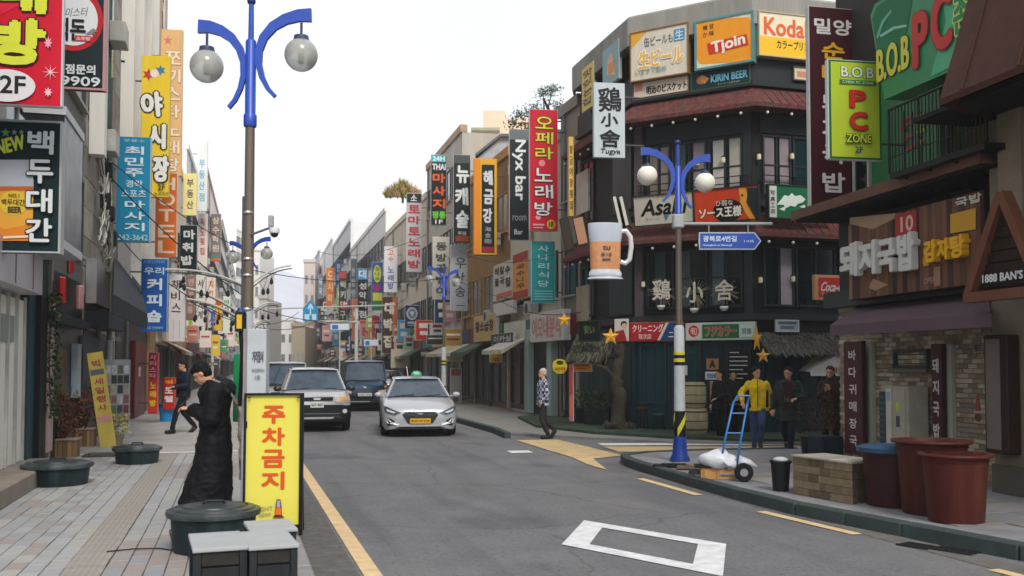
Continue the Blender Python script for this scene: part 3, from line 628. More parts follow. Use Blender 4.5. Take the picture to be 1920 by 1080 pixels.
onsign('orange_shop_board', 'orange red board with black blot and yellow figure beside the beer board', (1301, 352, 1424, 416), FM, [('ell', (1338, 374, 1394, 416), '#14110f'), ('poly', [(1388, 354), (1400, 353), (1404, 366), (1400, 380), (1408, 396), (1418, 413), (1408, 414), (1398, 398), (1390, 380)], '#e9a33c'), ('poly', [(1404, 353), (1423, 353), (1423, 413), (1419, 413), (1402, 380)], '#1c3230'), ('h', 'ひ弱な', (1344, 376, 1376, 386), '#ded6c6', KR), ('h', 'ソース王様', (1312, 388, 1392, 408), '#e8e2d4', dict(bold=.04)), ('ell', (1392, 364, 1396, 369), '#4c2c14')], '#cf4522', yo=-.7, t=.1, frame='#262a2c', tilt=.12, side='#48443e')
onsign('green_shop_board', 'green board with a white painted turtle shape above the lower awning', (1440, 347, 1520, 411), FRt, [('rect', (1441, 348, 1456, 410), '#c9cfc8'), ('v', '写真工芸', (1444, 356, 1453, 402), '#2a3a34', dict(bold=.02)), ('poly', lz, '#dfe8df'), ('poly', [(1460, 392), (1474, 386), (1470, 396)], '#dfe8df'), ('poly', [(1498, 388), (1510, 392), (1508, 384)], '#dfe8df')], '#1d6b48', yo=-.7, t=.1, frame='#2a302c', side='#b9beb6')
onsign('orange_strip_board', 'orange strip board behind the dark red vertical banner', (1512, 392, 1568, 410), FRt, [('h', '大衆酒場', (1516, 395, 1560, 407), '#a8301c', dict(bold=.04))], '#dc8a2c', yo=-.66, t=.08)
onsign('red_blue_shop_sign', 'red and blue board with white katakana over the pub door', (1180, 604, 1280, 640), FM, [('poly', [(1182, 606), (1250, 605), (1234, 638), (1182, 639)], '#b02430'), ('poly', [(1254, 605), (1279, 604), (1279, 638), (1238, 638)], '#1f4a7a'), ('poly', [(1249, 605), (1254, 605), (1238, 638), (1233, 638)], '#d8d0c0'), ('h', 'クリーニング', (1186, 608, 1244, 623), '#e8dcd4', dict(bold=.03)), ('h', '取次店', (1198, 626, 1222, 636), '#e8d8c8', KR), ('h', 'ニ北', (1254, 620, 1276, 634), '#dfe6ea', KR)], '#8c2530', yo=-.2, t=.12, side='#b08058')
onsign('green_shop_sign', 'green and white board with red katakana right of the nearer lamp post', (1285, 604, 1416, 638), FM, [('rect', (1287, 607, 1314, 635), '#d9cfc4'), ('ell', (1291, 610, 1311, 632), '#c2403a'), ('h', '旬', (1295, 614, 1307, 628), '#e8dcd0', KR), ('rect', (1317, 608, 1386, 634), '#1f6b3c'), ('h', 'フジカラー', (1322, 611, 1382, 631), '#b8463c', dict(bold=.03, outline='#d8c8b8', ow=.02)), ('rect', (1388, 610, 1412, 632), '#c9dccc'), ('h', '現像', (1391, 615, 1410, 627), '#4a7a80', KR)], '#c3d6c6', yo=-.2, t=.12, side='#9fb0a0')
onsign('wall_plate', 'small grey white plate above the thatched porch', (1455, 600, 1497, 622), FRt, [('rect', (1459, 604, 1493, 608), '#5d6878'), ('rect', (1463, 611, 1489, 617), '#6c7888')], '#b4bac2', yo=-.2, t=.04, frame='#d0d4d8')
onsign('drink_sign', 'red square drink sign with white script letters in an orange frame', (1528, 516, 1598, 563), FRt, [('rect', (1534, 521, 1596, 558), '#d03a2c'), ('h', 'Coca-Cola', (1539, 529, 1597, 547), '#f0e4e0', dict(bold=.035, shear=.35)), ('poly', [(1540, 549), (1560, 552), (1596, 545), (1596, 548), (1562, 556), (1542, 553)], '#f0e4e0')], '#e0a47c', yo=-1.0, t=.12, side='#c9a06c')
onsign('picture_board', 'small white and red painted board at the pub corner below the mug sign', (1152, 598, 1178, 640), FM, [('ell', (1164, 602, 1176, 614), '#1c1c1c'), ('ell', (1166, 606, 1176, 616), '#d9b79a'), ('poly', [(1154, 622), (1170, 618), (1176, 640), (1154, 640)], '#a02a28')], '#d6d0c6', yo=-.45, t=.05)
# small boards hung edge-on left of the beer board
for i, x in enumerate((1156, 1168)):
    P = PD(x+6, 400, 24.2); t = thing('book_shaped_board', ('narrow white tilted board left of the beer board, %s' % ('outer one', 'inner one')[i]), 'sign', P+Vector((0, 0, -.36)), R_(-35)); o = MB().box((0, 0, .38), (.06, .5, .76), ry=-.22, bev=.006).build('board_body', paint('#3a3632'), t); MB().box((-.0, -.255, .38), (.075, .01, .74), ry=-.22).build('board_edge', paint('#d6d4cc'), t)
# hanging white name sign
sign((1113, 155, 1172, 296), 24.0, 'hanging_name_sign', 'tall white hanging sign with black brush characters at the corner pub', [
    ('h', '鷄', (1121, 164, 1165, 210), '#1c2022', dict(bold=.022, rot=.06)), ('h', '小', (1126, 212, 1159, 238), '#1c2022', dict(bold=.035)), ('h', '舍', (1124, 243, 1163, 277), '#1c2022', dict(bold=.03)), ('h', 'Tugya', (1125, 279, 1163, 291), '#2c3032', dict(bold=.02, shear=.2))], col='#c3cdd2', side='#aeb6ba', t=.12, arm=(1, .5))
sign((1066, 256, 1076, 406), 27.2, 'narrow_yellow_sign', 'very narrow yellow sign hung beside the corner pub left face', [('v', '황금어장횟집', (1068, 270, 1074, 395), '#6a4a1c', dict(bold=.02))], col='#e0b860', side='#b08c3c')
onsign('yellow_script_banner', 'yellow banner with black slanted writing under the left parapet', (1091, 122, 1113, 205), FL, [('v', '맛있는집', (1094, 128, 1110, 198), '#4c3c14', dict(bold=.03, jit=.2))], '#d8b83c', yo=-.3, t=.1)
onsign('blue_poster_board', 'blue grey poster board with orange bottle left of the beer board', (1130, 84, 1160, 158), FL, [('poly', [(1138, 142), (1140, 112), (1144, 100), (1148, 100), (1152, 112), (1155, 140)], '#e0b49a'), ('rect', (1141, 116, 1152, 138), '#e09a4c')], '#7fa8ac', yo=-.3, t=.1)
# beer mug sign
P = PD(1135, 522, 22.8); mg = thing('beer_mug_sign', 'large moulded beer mug sign with foam and white handle', 'sign', P, R_(-12)); sc = 22.8/1800
mw = 33*sc
MB().lathe([(mw*.86, 0.03), (mw*.95, .06), (mw*.93, .14), (mw*.84, .19), (mw*.84, .21)], 28, sy=.5).build('mug_foot', mat('#cfd6e0', rough=.2), mg, smooth=True)
MB().lathe([(mw*.84, .21), (mw*.86, .3), (mw*.9, .86)], 28, sy=.5).build('beer', mat('#d99a6c', rough=.25, var=.15, scale=4), mg, smooth=True)
MB().lathe([(mw*.9, .86), (mw*.95, .98), (mw*1.0, 1.27), (mw*.98, 1.31), (mw*.9, 1.3), (mw*.9, 1.24), (0, 1.24)], 28, sy=.5).build('foam', mat('#c3cbd8', rough=.3, var=.08), mg, smooth=True)
MB().tube([(mw*.88, 0, 1.12), (mw*1.2, 0, 1.14), (mw*1.45, 0, 1.0), (mw*1.5, 0, .75), (mw*1.4, 0, .45), (mw*1.15, 0, .36), (mw*.86, 0, .4)], .06, 8).build('handle', mat('#dfe3e6', rough=.25), mg, smooth=True)
MB().lathe([(mw*1.05, -.02), (mw*.93, .03)], 28, sy=.5).build('base_ring', mat('#b8c0cc', rough=.3), mg, smooth=True)
_m = MB(); _m.T = Matrix.Translation((0, -mw*.47, 0)); put_text(_m, 'tu', -.09, .66, .09, .76, bold=.05); put_text(_m, '鷄小舍', -.13, .5, .13, .6, bold=.01); put_text(_m, 'BEER', -.1, .4, .1, .46, bold=.05); _m.build('lettering', ink('#3c4650'), mg)
MB().tube([(-mw*.5, .1, .3), (-mw*.5, .8, .3)], .02, 6).build('bracket', mat('#222222'), mg)
# tilted poster boards left of the mug
for i, (q, c) in enumerate((((1054, 408, 1072, 470), '#3c3428'), ((1078, 405, 1100, 460), '#b98a6c'))):
    P = PD((q[0]+q[2])/2, q[3], 24.6+i*.3); t = thing('tilted_poster_board', ('dark slanted board hung left of the beer mug', 'slanted orange poster board above the beer mug')[i], 'sign', P, R_(-30)); h = (q[3]-q[1])/73
    MB().box((0, 0, h/2), ((q[2]-q[0])/73, .05, h), ry=-.2).build('board_body', paint('#2c2a28'), t); MB().box((0, -.03, h/2), ((q[2]-q[0])/73-.06, .01, h-.06), ry=-.2).build('face_panel', paint(c), t)
# Straw kanji ornaments on the middle storey
for i, (px, py, chh, lab) in enumerate(((1240, 555, '鷄', 'leftmost'), (1302, 560, '小', 'middle'), (1358, 556, '舍', 'rightmost'))):
    u, z = FM.conv(px, py, -.35); t = thing('straw_character', '%s of the three straw and driftwood characters on the pub' % lab, 'ornament', FM.world(u, -.35, z-.3), FM.rz, 'straw characters on the pub')
    m = MB(); put_text(m, chh, -.24, .2, .24, .72, bold=.018); v = list(m.v); m2 = MB(); m2.v = [(x*(1+.1*math.sin(z*30)), y, z) for x, y, z in v]; m2.f = m.f; m2.mi = m.mi; m2.build('lettering', mat('#c9c4b4', rough=.7, dirt=.3), t)
    m = MB(); rg = random.Random(i)
    for k in range(26):
        a = rg.uniform(0, 6.28); r0 = rg.uniform(.02, .12); r1 = rg.uniform(.25, .42); m.tube([(r0*math.cos(a), .04+rg.uniform(0, .06), .45+r0*math.sin(a)), (r1*math.cos(a+.15), .02, .45+r1*math.sin(a+.15)-.04)], [.013, .005], 4)
    m.build('straw', mat('#8a7f66', rough=.9, var=.35, scale=20), t)
    MB().lathe([(.05, -.05), (.11, .02), (.1, .06)], 10, (0, -.02, 0)).build('lamp_shade', mat('#d8dad6', rough=.4), t, smooth=True)
    MB().tube([(0, 0, .05), (0, .34, .1)], .012, 5).build('bracket', mat('#222222'), t)
# thatched porch on the right face
def thatch(name, label, fr, q, yo, dep, col, n=900, seed=1):
    a, b, z0, z1 = fr.r(*q, yo=yo); c = fr.world((a+b)/2, yo, z0); t = thing(name, label, 'porch roof', c, fr.rz); W = b-a; Hh = z1-z0; rg = random.Random(seed)
    MB().add([(-W/2, 0, .04), (W/2, 0, .04), (W/2, dep, Hh), (-W/2, dep, Hh), (-W/2, 0, .0), (W/2, 0, 0), (W/2, dep, Hh-.06), (-W/2, dep, Hh-.06)], [(0, 1, 2, 3), (4, 7, 6, 5), (0, 4, 5, 1), (1, 5, 6, 2), (0, 3, 7, 4), (2, 6, 7, 3)]).build('roof_board', mat('#3d3a34', rough=.9), t)
    m = MB(); mt = [mat(cc, rough=.9, var=.3, scale=9) for cc in col]
    for k in range(n):
        x = rg.uniform(-W/2, W/2); f = rg.random(); y = dep*f; z = .05+Hh*f; L_ = rg.uniform(.14, .3); dy = dep/Hh if Hh else 1; m.cur = rg.randrange(len(mt)); sx = rg.uniform(-.04, .04); nn = math.hypot(dep, Hh)
        ey = y-L_*dep/nn; ez = z-L_*Hh/nn-.03*rg.random(); w2 = rg.uniform(.008, .018)
        m.add([(x-w2, y, z+.03), (x+w2, y, z+.03), (x+sx+w2, ey, ez+.02), (x+sx-w2, ey, ez+.02), (x, y, z), (x+sx, ey, ez-.01)], [(0, 3, 2, 1), (0, 4, 5, 3), (1, 2, 5, 4)])
    tag(m.build('thatch', None, t, mats=mt), kind='stuff'); return t
thatch('thatched_porch', 'grey straw thatched porch roof over the pub side door', FRt, (1440, 627, 1592, 662), -.75, .7, ['#5c5850', '#484540', '#6c685f', '#38362f'], 1500)
thatch('thatched_canopy', 'mossy dark thatched canopy over the pub windows on the street side', FM, (1064, 636, 1142, 672), -.35, .5, ['#4a5240', '#3c3c34', '#6a6658', '#2e3028'], 700, 2)
t = thing('white_awning', 'white canvas side awning with red writing under the thatched porch', 'awning', FRt.world(*((lambda q: (q[0], -.9, q[1]))(FRt.conv(1520, 705, -.9)))), FRt.rz)
MB().add([(0, 0, 0), (1.3, 0, 0), (1.3, 0, .5), (.75, 0, .5), (0, .02, .1), (1.3, .6, .62), (.7, .6, .62), (0, .5, .12)], [(0, 1, 2, 3, 4), (3, 2, 5, 6), (4, 3, 6, 7)]).build('canvas', mat('#c9c5ba', rough=.8, dirt=.2), t)
_m = MB(); put_text(_m, '막걸리', .55, .06, 1.15, .22, y=-.006, bold=.04); _m.build('lettering', ink('#b04838'), t)
# tree trunk ornament on the corner
TP = FM.world(-.35, -.5, .12)
tt = thing('bare_tree_trunk', 'gnarled bare tree trunk with a branch stump at the pub corner', 'tree', TP, 0); rg = random.Random(5)
def gn(path, r, seed):
    rg = random.Random(seed); P_ = []; n = len(path)
    for i in range(n-1):
        for k in range(5):
            f = k/5; p = Vector(path[i]).lerp(Vector(path[i+1]), f); P_.append(p+Vector((rg.uniform(-.03, .03), rg.uniform(-.03, .03), 0)))
    P_.append(Vector(path[-1])); m = len(P_); return P_, [r[0]+(r[1]-r[0])*i/(m-1)+rg.uniform(-.014, .014) for i in range(m)]
bark = mat('#453f36', rough=.95, var=.45, scale=7, dirt=.5, dirtcol='#2a2c24', bump=1, bscale=25)
p, r = gn([(0, 0, 0), (.05, -.05, .8), (-.02, 0, 1.3), (.12, .05, 1.9), (.25, .1, 2.4)], (.2, .11), 1); MB().tube(p, r, 10).build('trunk', bark, tt, smooth='all')
p, r = gn([(0, 0, 1.2), (-.35, -.1, 1.55), (-.6, 0, 1.65)], (.08, .03), 2); MB().tube(p, r, 8).build('branch', bark, tt, smooth='all')
p, r = gn([(.1, 0, 1.7), (-.1, -.1, 2.2), (-.25, 0, 2.45)], (.07, .03), 3); MB().tube(p, r, 8).build('branch', bark, tt, smooth='all')
m = MB()
for k in range(40): a = rg.uniform(0, 6.28); r1 = rg.uniform(.2, .5); m.ball((r1*math.cos(a), r1*math.sin(a)*.6, rg.uniform(0, .12)), (rg.uniform(.05, .12), .08, rg.uniform(.04, .1)), 7, 5)
tag(m.build('root_stones', mat('#3c3a34', rough=.95, var=.4, scale=6), tt), kind='stuff')
# stars
for i, (px, py, r, D, lab) in enumerate(((1058, 600, 14, 26, 'small yellow star light beside the white shop signboard'), (1145, 631, 17, 23.0, 'large yellow star light above the thatched canopy'), (1419, 636, 20, 21.2, 'long thin yellow star ornament at the pub corner'), (1431, 667, 15, 21.2, 'small orange star ornament beside the thatched porch'))):
    c = PD(px, py, D); k = D/1800; t = thing('star_light', lab, 'star', c, R_(-10)); q = star_pts(0, 0, r*k, r*k*.42); sx = .5 if i == 2 else 1
    q = [(x*sx, z*(1.3 if i == 2 else 1)) for x, z in q]
    m = MB(); m.add([(0, -.05, 0)]+[(x, 0, z) for x, z in q]+[(0, .05, 0)], [(0, 1+j, 1+(j+1) % 10)[::-1] for j in range(10)]+[(11, 1+j, 1+(j+1) % 10) for j in range(10)]); m.build('star_body', mat('#e8a820', rough=.35, var=.1), t)
    MB().tube([(0, .03, 0), (.1, .45, .1)], .012, 5).build('bracket', mat('#1a1a1a'), t)
# barrels by the door
for i, (z, w_) in enumerate(((.0, .31), (.62, .27))):
    c = PD(1303, 800, 23.0); t = thing('straw_barrel', ('lower cream straw wrapped barrel beside the pub door', 'upper cream straw wrapped barrel stacked beside the pub door')[i], 'barrel', (c.x, c.y, .126+z), 0)
    MB().lathe([(w_*.85, 0), (w_, .12), (w_*1.02, .3), (w_, .5), (w_*.86, .6)], 20).build('barrel_body', mat('#a89c7c', rough=.85, var=.25, scale=8, dirt=.3, bump=.5, bscale=40, streak=True), t, smooth=True)
    for zz in (.1, .3, .52): MB().lathe([(w_*1.0, zz-.015), (w_*1.045, zz), (w_*1.0, zz+.015)], 20).build('rope_band', mat('#3c3830', rough=.9), t)

# small boards on the pub ground floor
onsign('house_shaped_board', 'small wooden house shaped board with a letter on the pub front', (1324, 672, 1348, 694), FM, [('h', 'A', (1330, 675, 1342, 690), '#2a1c14', dict(bold=.06))], '#a87c50', yo=-.12, t=.03, side='#7a5638')
onsign('door_notice', 'white notice with blue print under the house shaped board', (1322, 697, 1347, 712), FM, [('h', '영업중', (1326, 700, 1343, 709), '#3c5a9c', dict(bold=.03))], '#d4dae0', yo=-.12, t=.02)
onsign('hanging_plank', 'plain light wooden plank hung beneath the white notice', (1331, 715, 1344, 752), FM, [], '#b08a5c', yo=-.12, t=.03)
onsign('orange_menu_board', 'orange painted menu board under the mossy thatched canopy', (1074, 680, 1110, 697), FM, [('rect', (1078, 684, 1104, 687), '#7c4420'), ('rect', (1080, 690, 1100, 692), '#7c4420')], '#c07a34', yo=-.3, t=.04)
onsign('slanted_green_board', 'dark slanted board with green chalk writing above the thatched canopy', (1086, 602, 1126, 640), FM, [('h', '安い', (1096, 610, 1116, 626), '#6c8a5c', dict(bold=.01))], '#1a2420', yo=-.4, t=.05, frame='#2c3028', tilt=.1)
onsign('pink_strip_sign', 'narrow pink red strip sign at the far left of the pub front', (1067, 682, 1075, 790), FM, [('rect', (1068, 690, 1074, 740), '#c8504c'), ('rect', (1068, 745, 1074, 780), '#d87c50')], '#c8707c', yo=-.35, t=.04)
onsign('framed_picture', 'small dark framed picture beside the tree trunk', (1128, 668, 1156, 694), FM, [('rect', (1133, 673, 1151, 689), '#3c4444')], '#1c2020', yo=-.2, t=.03, frame='#4c4840')

# glazed parts, goods and lamps of the pub front
cb.use(FM)
cb.win(.1, .85, .75, 2.3, nx=2, nz=3, fc='#1c3c44', pane=glass_dark('#1a3038'), dep=.1)
cb.win(1.05, 1.65, 1.2, 2.1, nx=2, nz=2, fc='#1c4048', pane=glass_dark('#20363c'), dep=.13)
cb.win(2.3, 2.95, .75, 2.3, nx=1, nz=2, fc='#18282c', pane=glass_dark('#14242a'), dep=.1)
cb.use(FRt); cb.win(.15, 1.85, .8, 2.25, nx=3, nz=2, fc='#1c343a', pane=glass_dark('#16262c'), dep=.1)
rg = random.Random(6)
for i, (u, h, c_) in enumerate(((.3, .55, '#5c2c20'), (.75, .4, '#39534a'), (2.0, .5, '#6c6450'), (2.75, .7, '#7c4a2c'))):
    t = thing('stool', ('low reddish stool against the pub front nearest the tree', 'short green crate like stool beside the pub window', 'pale stool between the pub door and the barrels', 'tall orange brown stool right of the barrels')[i], 'stool', FM.world(u, -.35, .126), FM.rz)
    MB().lathe([(.15, h-.04), (.155, h-.02), (.15, h), (0, h)], 16).build('seat', mat(c_, rough=.6, dirt=.3), t, smooth=True)
    for a in (.8, 2.4, 3.9, 5.5): MB().tube([(.15*math.cos(a), .15*math.sin(a), 0), (.1*math.cos(a), .1*math.sin(a), h-.03)], .014, 5).build('leg', mat('#241a14', rough=.6), t)
# ================================================================== near right building (PC room above, soup restaurant below)
FB = two((10.3, 14.75), (9.9, 9.9)); LB = 4.87
nb = Bld('restaurant_building', 'brick fronted restaurant building with green PC room signboard and mauve awning', (10.3, 14.75))
nb.use(FB)
wl = mat('#3b3a38', rough=.7, var=.25, scale=2, dirt=.3)
nb.cbox('wall', 0, LB, .02, 9, .1, 10.5, wl)
brk = [mat(c, rough=.8, var=.2, scale=8, dirt=.25, bump=.4, bscale=60) for c in ('#b0a48e', '#94887a', '#bcb29e', '#857a6a', '#a68c70', '#c6bca8')]
bme = []
for m in brk:
    mb = MB().bb(-.097, .097, -.022, .02, -.03, .03, bev=.005); me = bpy.data.meshes.new('brick'); me.from_pydata(mb.v, [], mb.f); me.materials.append(m); bme.append(me)
nb.cbox('mortar', 0.02, LB-.02, -.004, .02, .12, 3.0, mat('#8c867a', rough=.95, dirt=.4, dirtcol='#4a463f'))
rr = random.Random(11); cnt = 0; rest = nb.mb(); MI = nb.T
spots = []
for j in range(40):
    z = .2+j*.07
    if z > 2.95: break
    x = .12+(.1 if j % 2 else 0)
    while x < LB-.12: spots.append((x, z)); x += .202
def bvis(s):
    x, z = s; p = nb.T @ Vector((x, 0, z)) + nb.base; d = p-O0; D = d.dot(cF); px = 960+FPX*d.dot(cR)/D; py = PY0-FPX*d.dot(cU)/D
    hid = (px < 1640) or (1640 < px < 1713 and py > 735) or px > 1850 or (py > 830 and px > 1640) or (1680 < px < 1745 and py < 692) or py < 645
    return (1000 if hid else 0)+D
spots.sort(key=bvis)
for n, (x, z) in enumerate(spots):
    i = rr.randrange(6)
    if n < 300:
        o = bpy.data.objects.new('brick', bme[i]); COL.objects.link(o); o.parent = nb.th; o.matrix_local = nb.T @ Matrix.Translation((x+rr.uniform(-.004, .004), rr.uniform(-.006, .004), z))
    else: rest.cur = i; rest.bb(x-.097, x+.097, -.02, .0, z-.03, z+.03)
tag(rest.build('bricks', None, nb.th, mats=brk), kind='stuff')
# window, white posts
a, b, c, d = FB.r(1682, 655, 1747, 691); nb.win(a, b, c, d, nx=1, fc='#3c3e3c', dep=.08, sill='#6a6860')
for q in ((1617, 641, 1637, 850), (1767, 645, 1787, 832)):
    a, b, _, d = FB.r(*q, yo=-.08); nb.cbox('post', a, b, -.1, -.03, .13, d, mat('#b5b3a4', rough=.7, dirt=.45, dirtcol='#5c584c', streak=True))
nb.cbox('roller_box', 0, LB, -.3, 0, 2.75, 3.02, mat('#3a4240', rough=.6, dirt=.3))
onsign('vertical_menu_sign', 'tall maroon vertical sign with white letters at the left end of the brick front', (1583, 640, 1617, 852), FB, [('v', '바다귀매장국', (1593, 650, 1607, 842), '#d9d2cf', dict(bold=.03, gap=.2))], '#4d2427', yo=-.25, t=.08, side='#3a2022')
onsign('vertical_menu_sign', 'narrow maroon vertical sign with white letters right of the air conditioner', (1747, 645, 1766, 832), FB, [('v', ' 돼지국밥', (1750, 645, 1762, 828), '#d9d2cf', dict(bold=.03, gap=.16))], '#4d2427', yo=-.2, t=.08, side='#3a2022')
# air conditioner / standing unit
P = FB.world(*(lambda q: (q[0], -.45, .13))(FB.conv(1676, 790, -.45))); ac = thing('outdoor_cabinet', 'beige metal cabinet with dark louvred side against the brick wall', 'cabinet', P, FB.rz)
ac.scale = (1, 1, 1.38); MB().bb(-.36, .36, 0, .35, 0, .95, bev=.015).build('cabinet_body', mat('#a9a293', rough=.5, dirt=.3), ac)
MB().bb(-.35, -.2, -.02, -.0, .06, .88).build('grille', mat('#30444a', rough=.5), ac); m = MB()
for k in range(12): MB().bb(-.345, -.205, -.03, -.02, .09+k*.065, .115+k*.065).build('louvre', mat('#4c5c60', rough=.5), ac)
MB().bb(-.19, -.05, -.012, 0, .03, .92).build('door', mat('#c9c6bc', rough=.4, dirt=.2), ac); MB().bb(.0, .3, -.012, 0, .03, .92).build('door', mat('#b0a999', rough=.5, dirt=.3), ac)
_m = MB(); _m.ball((.12, -.014, .72), (.05, .004, .05), 12, 6); _m.build('sticker', ink('#b8c83c'), ac); MB().bb(.08, .17, -.016, -.012, .5, .62).build('sticker', ink('#4c4a48'), ac); MB().bb(-.16, -.08, -.016, -.012, .78, .88).build('sticker', ink('#8fa8c0'), ac)
# mauve awning
def shed(name, label, fr, q_top, q_bot, yt, yb, m, drop=.16, cat='awning', ribs=0, side=True):
    """q_top=(px0,px1,py) at wall, q_bot=(px0,px1,py) at the outer edge"""
    a0, zt = fr.conv(q_top[0], q_top[2], yt); a1, zt2 = fr.conv(q_top[1], q_top[3] if len(q_top) > 3 else q_top[2], yt); b0, zb = fr.conv(q_bot[0], q_bot[2], yb); b1, zb2 = fr.conv(q_bot[1], q_bot[3] if len(q_bot) > 3 else q_bot[2], yb)
    zt = (zt+zt2)/2; zb = (zb+zb2)/2; x0 = min(a0, b0); c = fr.world((b0+b1)/2, yt, zb); t = thing(name, label, cat, c, fr.rz); mx = (b0+b1)/2; Hh = zt-zb; dep = yb-yt
    A_ = [(a0-mx, 0, Hh), (a1-mx, 0, Hh), (b1-mx, dep, drop), (b0-mx, dep, drop), (b1-mx, dep, 0), (b0-mx, dep, 0), (a0-mx, 0, Hh-.03), (a1-mx, 0, Hh-.03), (b1-mx, dep+.03, drop-.03), (b0-mx, dep+.03, drop-.03)]
    MB().add(A_, [(0, 3, 2, 1), (6, 7, 8, 9)]+([(0, 6, 9, 3), (1, 2, 8, 7)] if side else [])).build('canvas', m, t)
    MB().add([(b0-mx, dep, drop), (b1-mx, dep, drop), (b1-mx, dep, 0), (b0-mx, dep, 0), (b0-mx, dep+.02, drop), (b1-mx, dep+.02, drop), (b1-mx, dep+.02, 0), (b0-mx, dep+.02, 0)], [(0, 3, 2, 1), (4, 5, 6, 7), (0, 4, 7, 3), (1, 2, 6, 5), (3, 7, 6, 2)]).build('valance', m, t)
    for k in range(ribs):
        f = (k+.5)/ribs; x = (b0-mx)+(b1-b0)*f; MB().tube([(a0-mx+(a1-a0)*f, 0, Hh-.05), (x, dep+.03, drop-.05)], .012, 5).build('rib', mat('#555555'), t)
    return t
shed('fabric_awning', 'wide mauve awning over the brick restaurant front', FB, (1606, 1850, 569, 556), (1556, 1858, 628, 614), -.08, -1.15, mat('#5f4d55', rough=.75, var=.14, scale=1.2, dirt=.3, dirtcol='#3f3238', streak=True), ribs=6)
# wood-print signboard with raised letters
WB = onsign('restaurant_signboard', 'long brown plank print signboard above the mauve awning', (1592, 388, 1846, 548), FB, [], '#5c3e30', yo=-.55, t=.4, side='#2c2220')
a, b, z0, z1 = FB.r(1592, 388, 1846, 548, yo=-.55); W = b-a; Hh = z1-z0
pc = [mat(c, rough=.55, var=.3, scale=3, streak=True, dirt=.2) for c in ('#4a3028', '#5c4030', '#6e4c38', '#8a6650', '#38241e', '#7a5640')]
x = -W/2+.015; rr = random.Random(4); i = 0
while x < W/2-.03:
    w_ = min(rr.uniform(.08, .15), W/2-.015-x); MB().bb(x, x+w_-.004, -.016-rr.uniform(0, .004), -.006, .015, Hh-.015).build('plank', pc[rr.randrange(6)], WB); x += w_
cvw = lambda px, py: (lambda p: (p[0]-(a+b)/2, p[1]-z0))(FB.conv(px, py, -.55))
prints(WB, cvw, [('poly', [(1596, 420), (1640, 430), (1680, 410), (1682, 400), (1596, 408)], '#a58a6c'), ('poly', [(1640, 522), (1668, 534), (1645, 545), (1632, 540)], '#a88468'), ('poly', [(1682, 402), (1722, 394), (1722, 440), (1682, 446)], '#a8332c'), ('h', '10', (1692, 404, 1716, 434), '#d9b8a8', dict(bold=.04)),
    ('poly', [(1786, 402), (1834, 390), (1834, 430), (1786, 438)], '#c9992c'), ('h', 'OPEN', (1736, 520, 1760, 532), '#a08078', dict(bold=.03)), ('rect', (1756, 500, 1768, 536), '#9c7660'), ('h', '국밥', (1796, 366, 1846, 384), '#d0ccc0', dict(bold=.05))], y=-.024)
for chh, q, c in (('돼', (1588, 456, 1622, 520), '#d0d1cc'), ('지', (1624, 452, 1656, 516), '#d0d1cc'), ('국', (1660, 448, 1693, 512), '#d0d1cc'), ('밥', (1697, 436, 1730, 508), '#d0d1cc'), ('감', (1748, 450, 1771, 492), '#e8b020'), ('자', (1773, 447, 1796, 488), '#e8b020'), ('탕', (1798, 440, 1825, 484), '#e8b020')):
    x0, z0_ = cvw(q[0], (q[1]+q[3])/2)[0], cvw((q[0]+q[2])/2, q[3])[1]; x1, z1_ = cvw(q[2], (q[1]+q[3])/2)[0], cvw((q[0]+q[2])/2, q[1])[1]
    m = MB(); vs, fs, ar = glyphs(chh); m2 = MB(); put_text(m2, chh, x0, z0_, x1, z1_, y=-.14, bold=.05, n=6, layer=.0005)
    # give the raised letters their depth: extrude the outline backwards
    fv = m2.v; ff = m2.f; m.v = list(fv)+[(p[0], -.03, p[2]) for p in fv]; n = len(fv); ec = {}
    for f in ff:
        for e in zip(f, f[1:]+f[:1]): k = tuple(sorted(e)); ec[k] = ec.get(k, 0)+1
    m.f = list(ff)+[(e[1], e[0], e[0]+n, e[1]+n) for f in ff for e in zip(f, f[1:]+f[:1]) if ec[tuple(sorted(e))] == 1]; m.mi = [0]*len(m.f)
    m.build('raised_letter', mat(c, rough=.4, var=.1, dirt=.2), WB)
prints(WB, cvw, [('h', '&', (1734, 462, 1746, 500), '#d89c2c', dict(bold=.05))], y=-.03)
# brown canopy edge above, upper floor of the PC room
brn = mat('#6a4a3a', rough=.6, var=.3, scale=3, dirt=.3, streak=False)
def strip(fr, p, q, h, yo0, yo1, name, m, bld):
    a, za = fr.conv(p[0], p[1], yo0); b, zb = fr.conv(q[0], q[1], yo0); z = (za+zb)/2
    return bld.mb().bb(a, b, yo0, yo1, z-h/2, z+h/2).build(name, m, bld.th), z
zc = max(FB.conv(1592, 403, -.55)[1], FB.conv(1840, 352, -.55)[1])+.1
nb.cbox('canopy_slab', -.1, LB, -.85, -.02, zc-.0, zc+.16, brn)
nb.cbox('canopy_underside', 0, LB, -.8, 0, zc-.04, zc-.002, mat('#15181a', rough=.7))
grn = mat('#1f7a48', rough=.35, var=.12, scale=1)
nb.cbox('green_panel', 1.2, 3.0, -.06, 0, zc+.2, zc+2.3, grn)
nb.win(.1, 1.1, zc+.3, zc+2.0, nx=2, fc='#c9ccc8'); nb.win(3.1, 4.8, zc+.3, zc+2.0, nx=2)
nb.print([('v', 'PC', (1700, 215, 1725, 285), '#b83c34', dict(bold=.05)), ('v', '존', (1728, 205, 1742, 280), '#c9c84c', dict(bold=.04))], y=-.075)
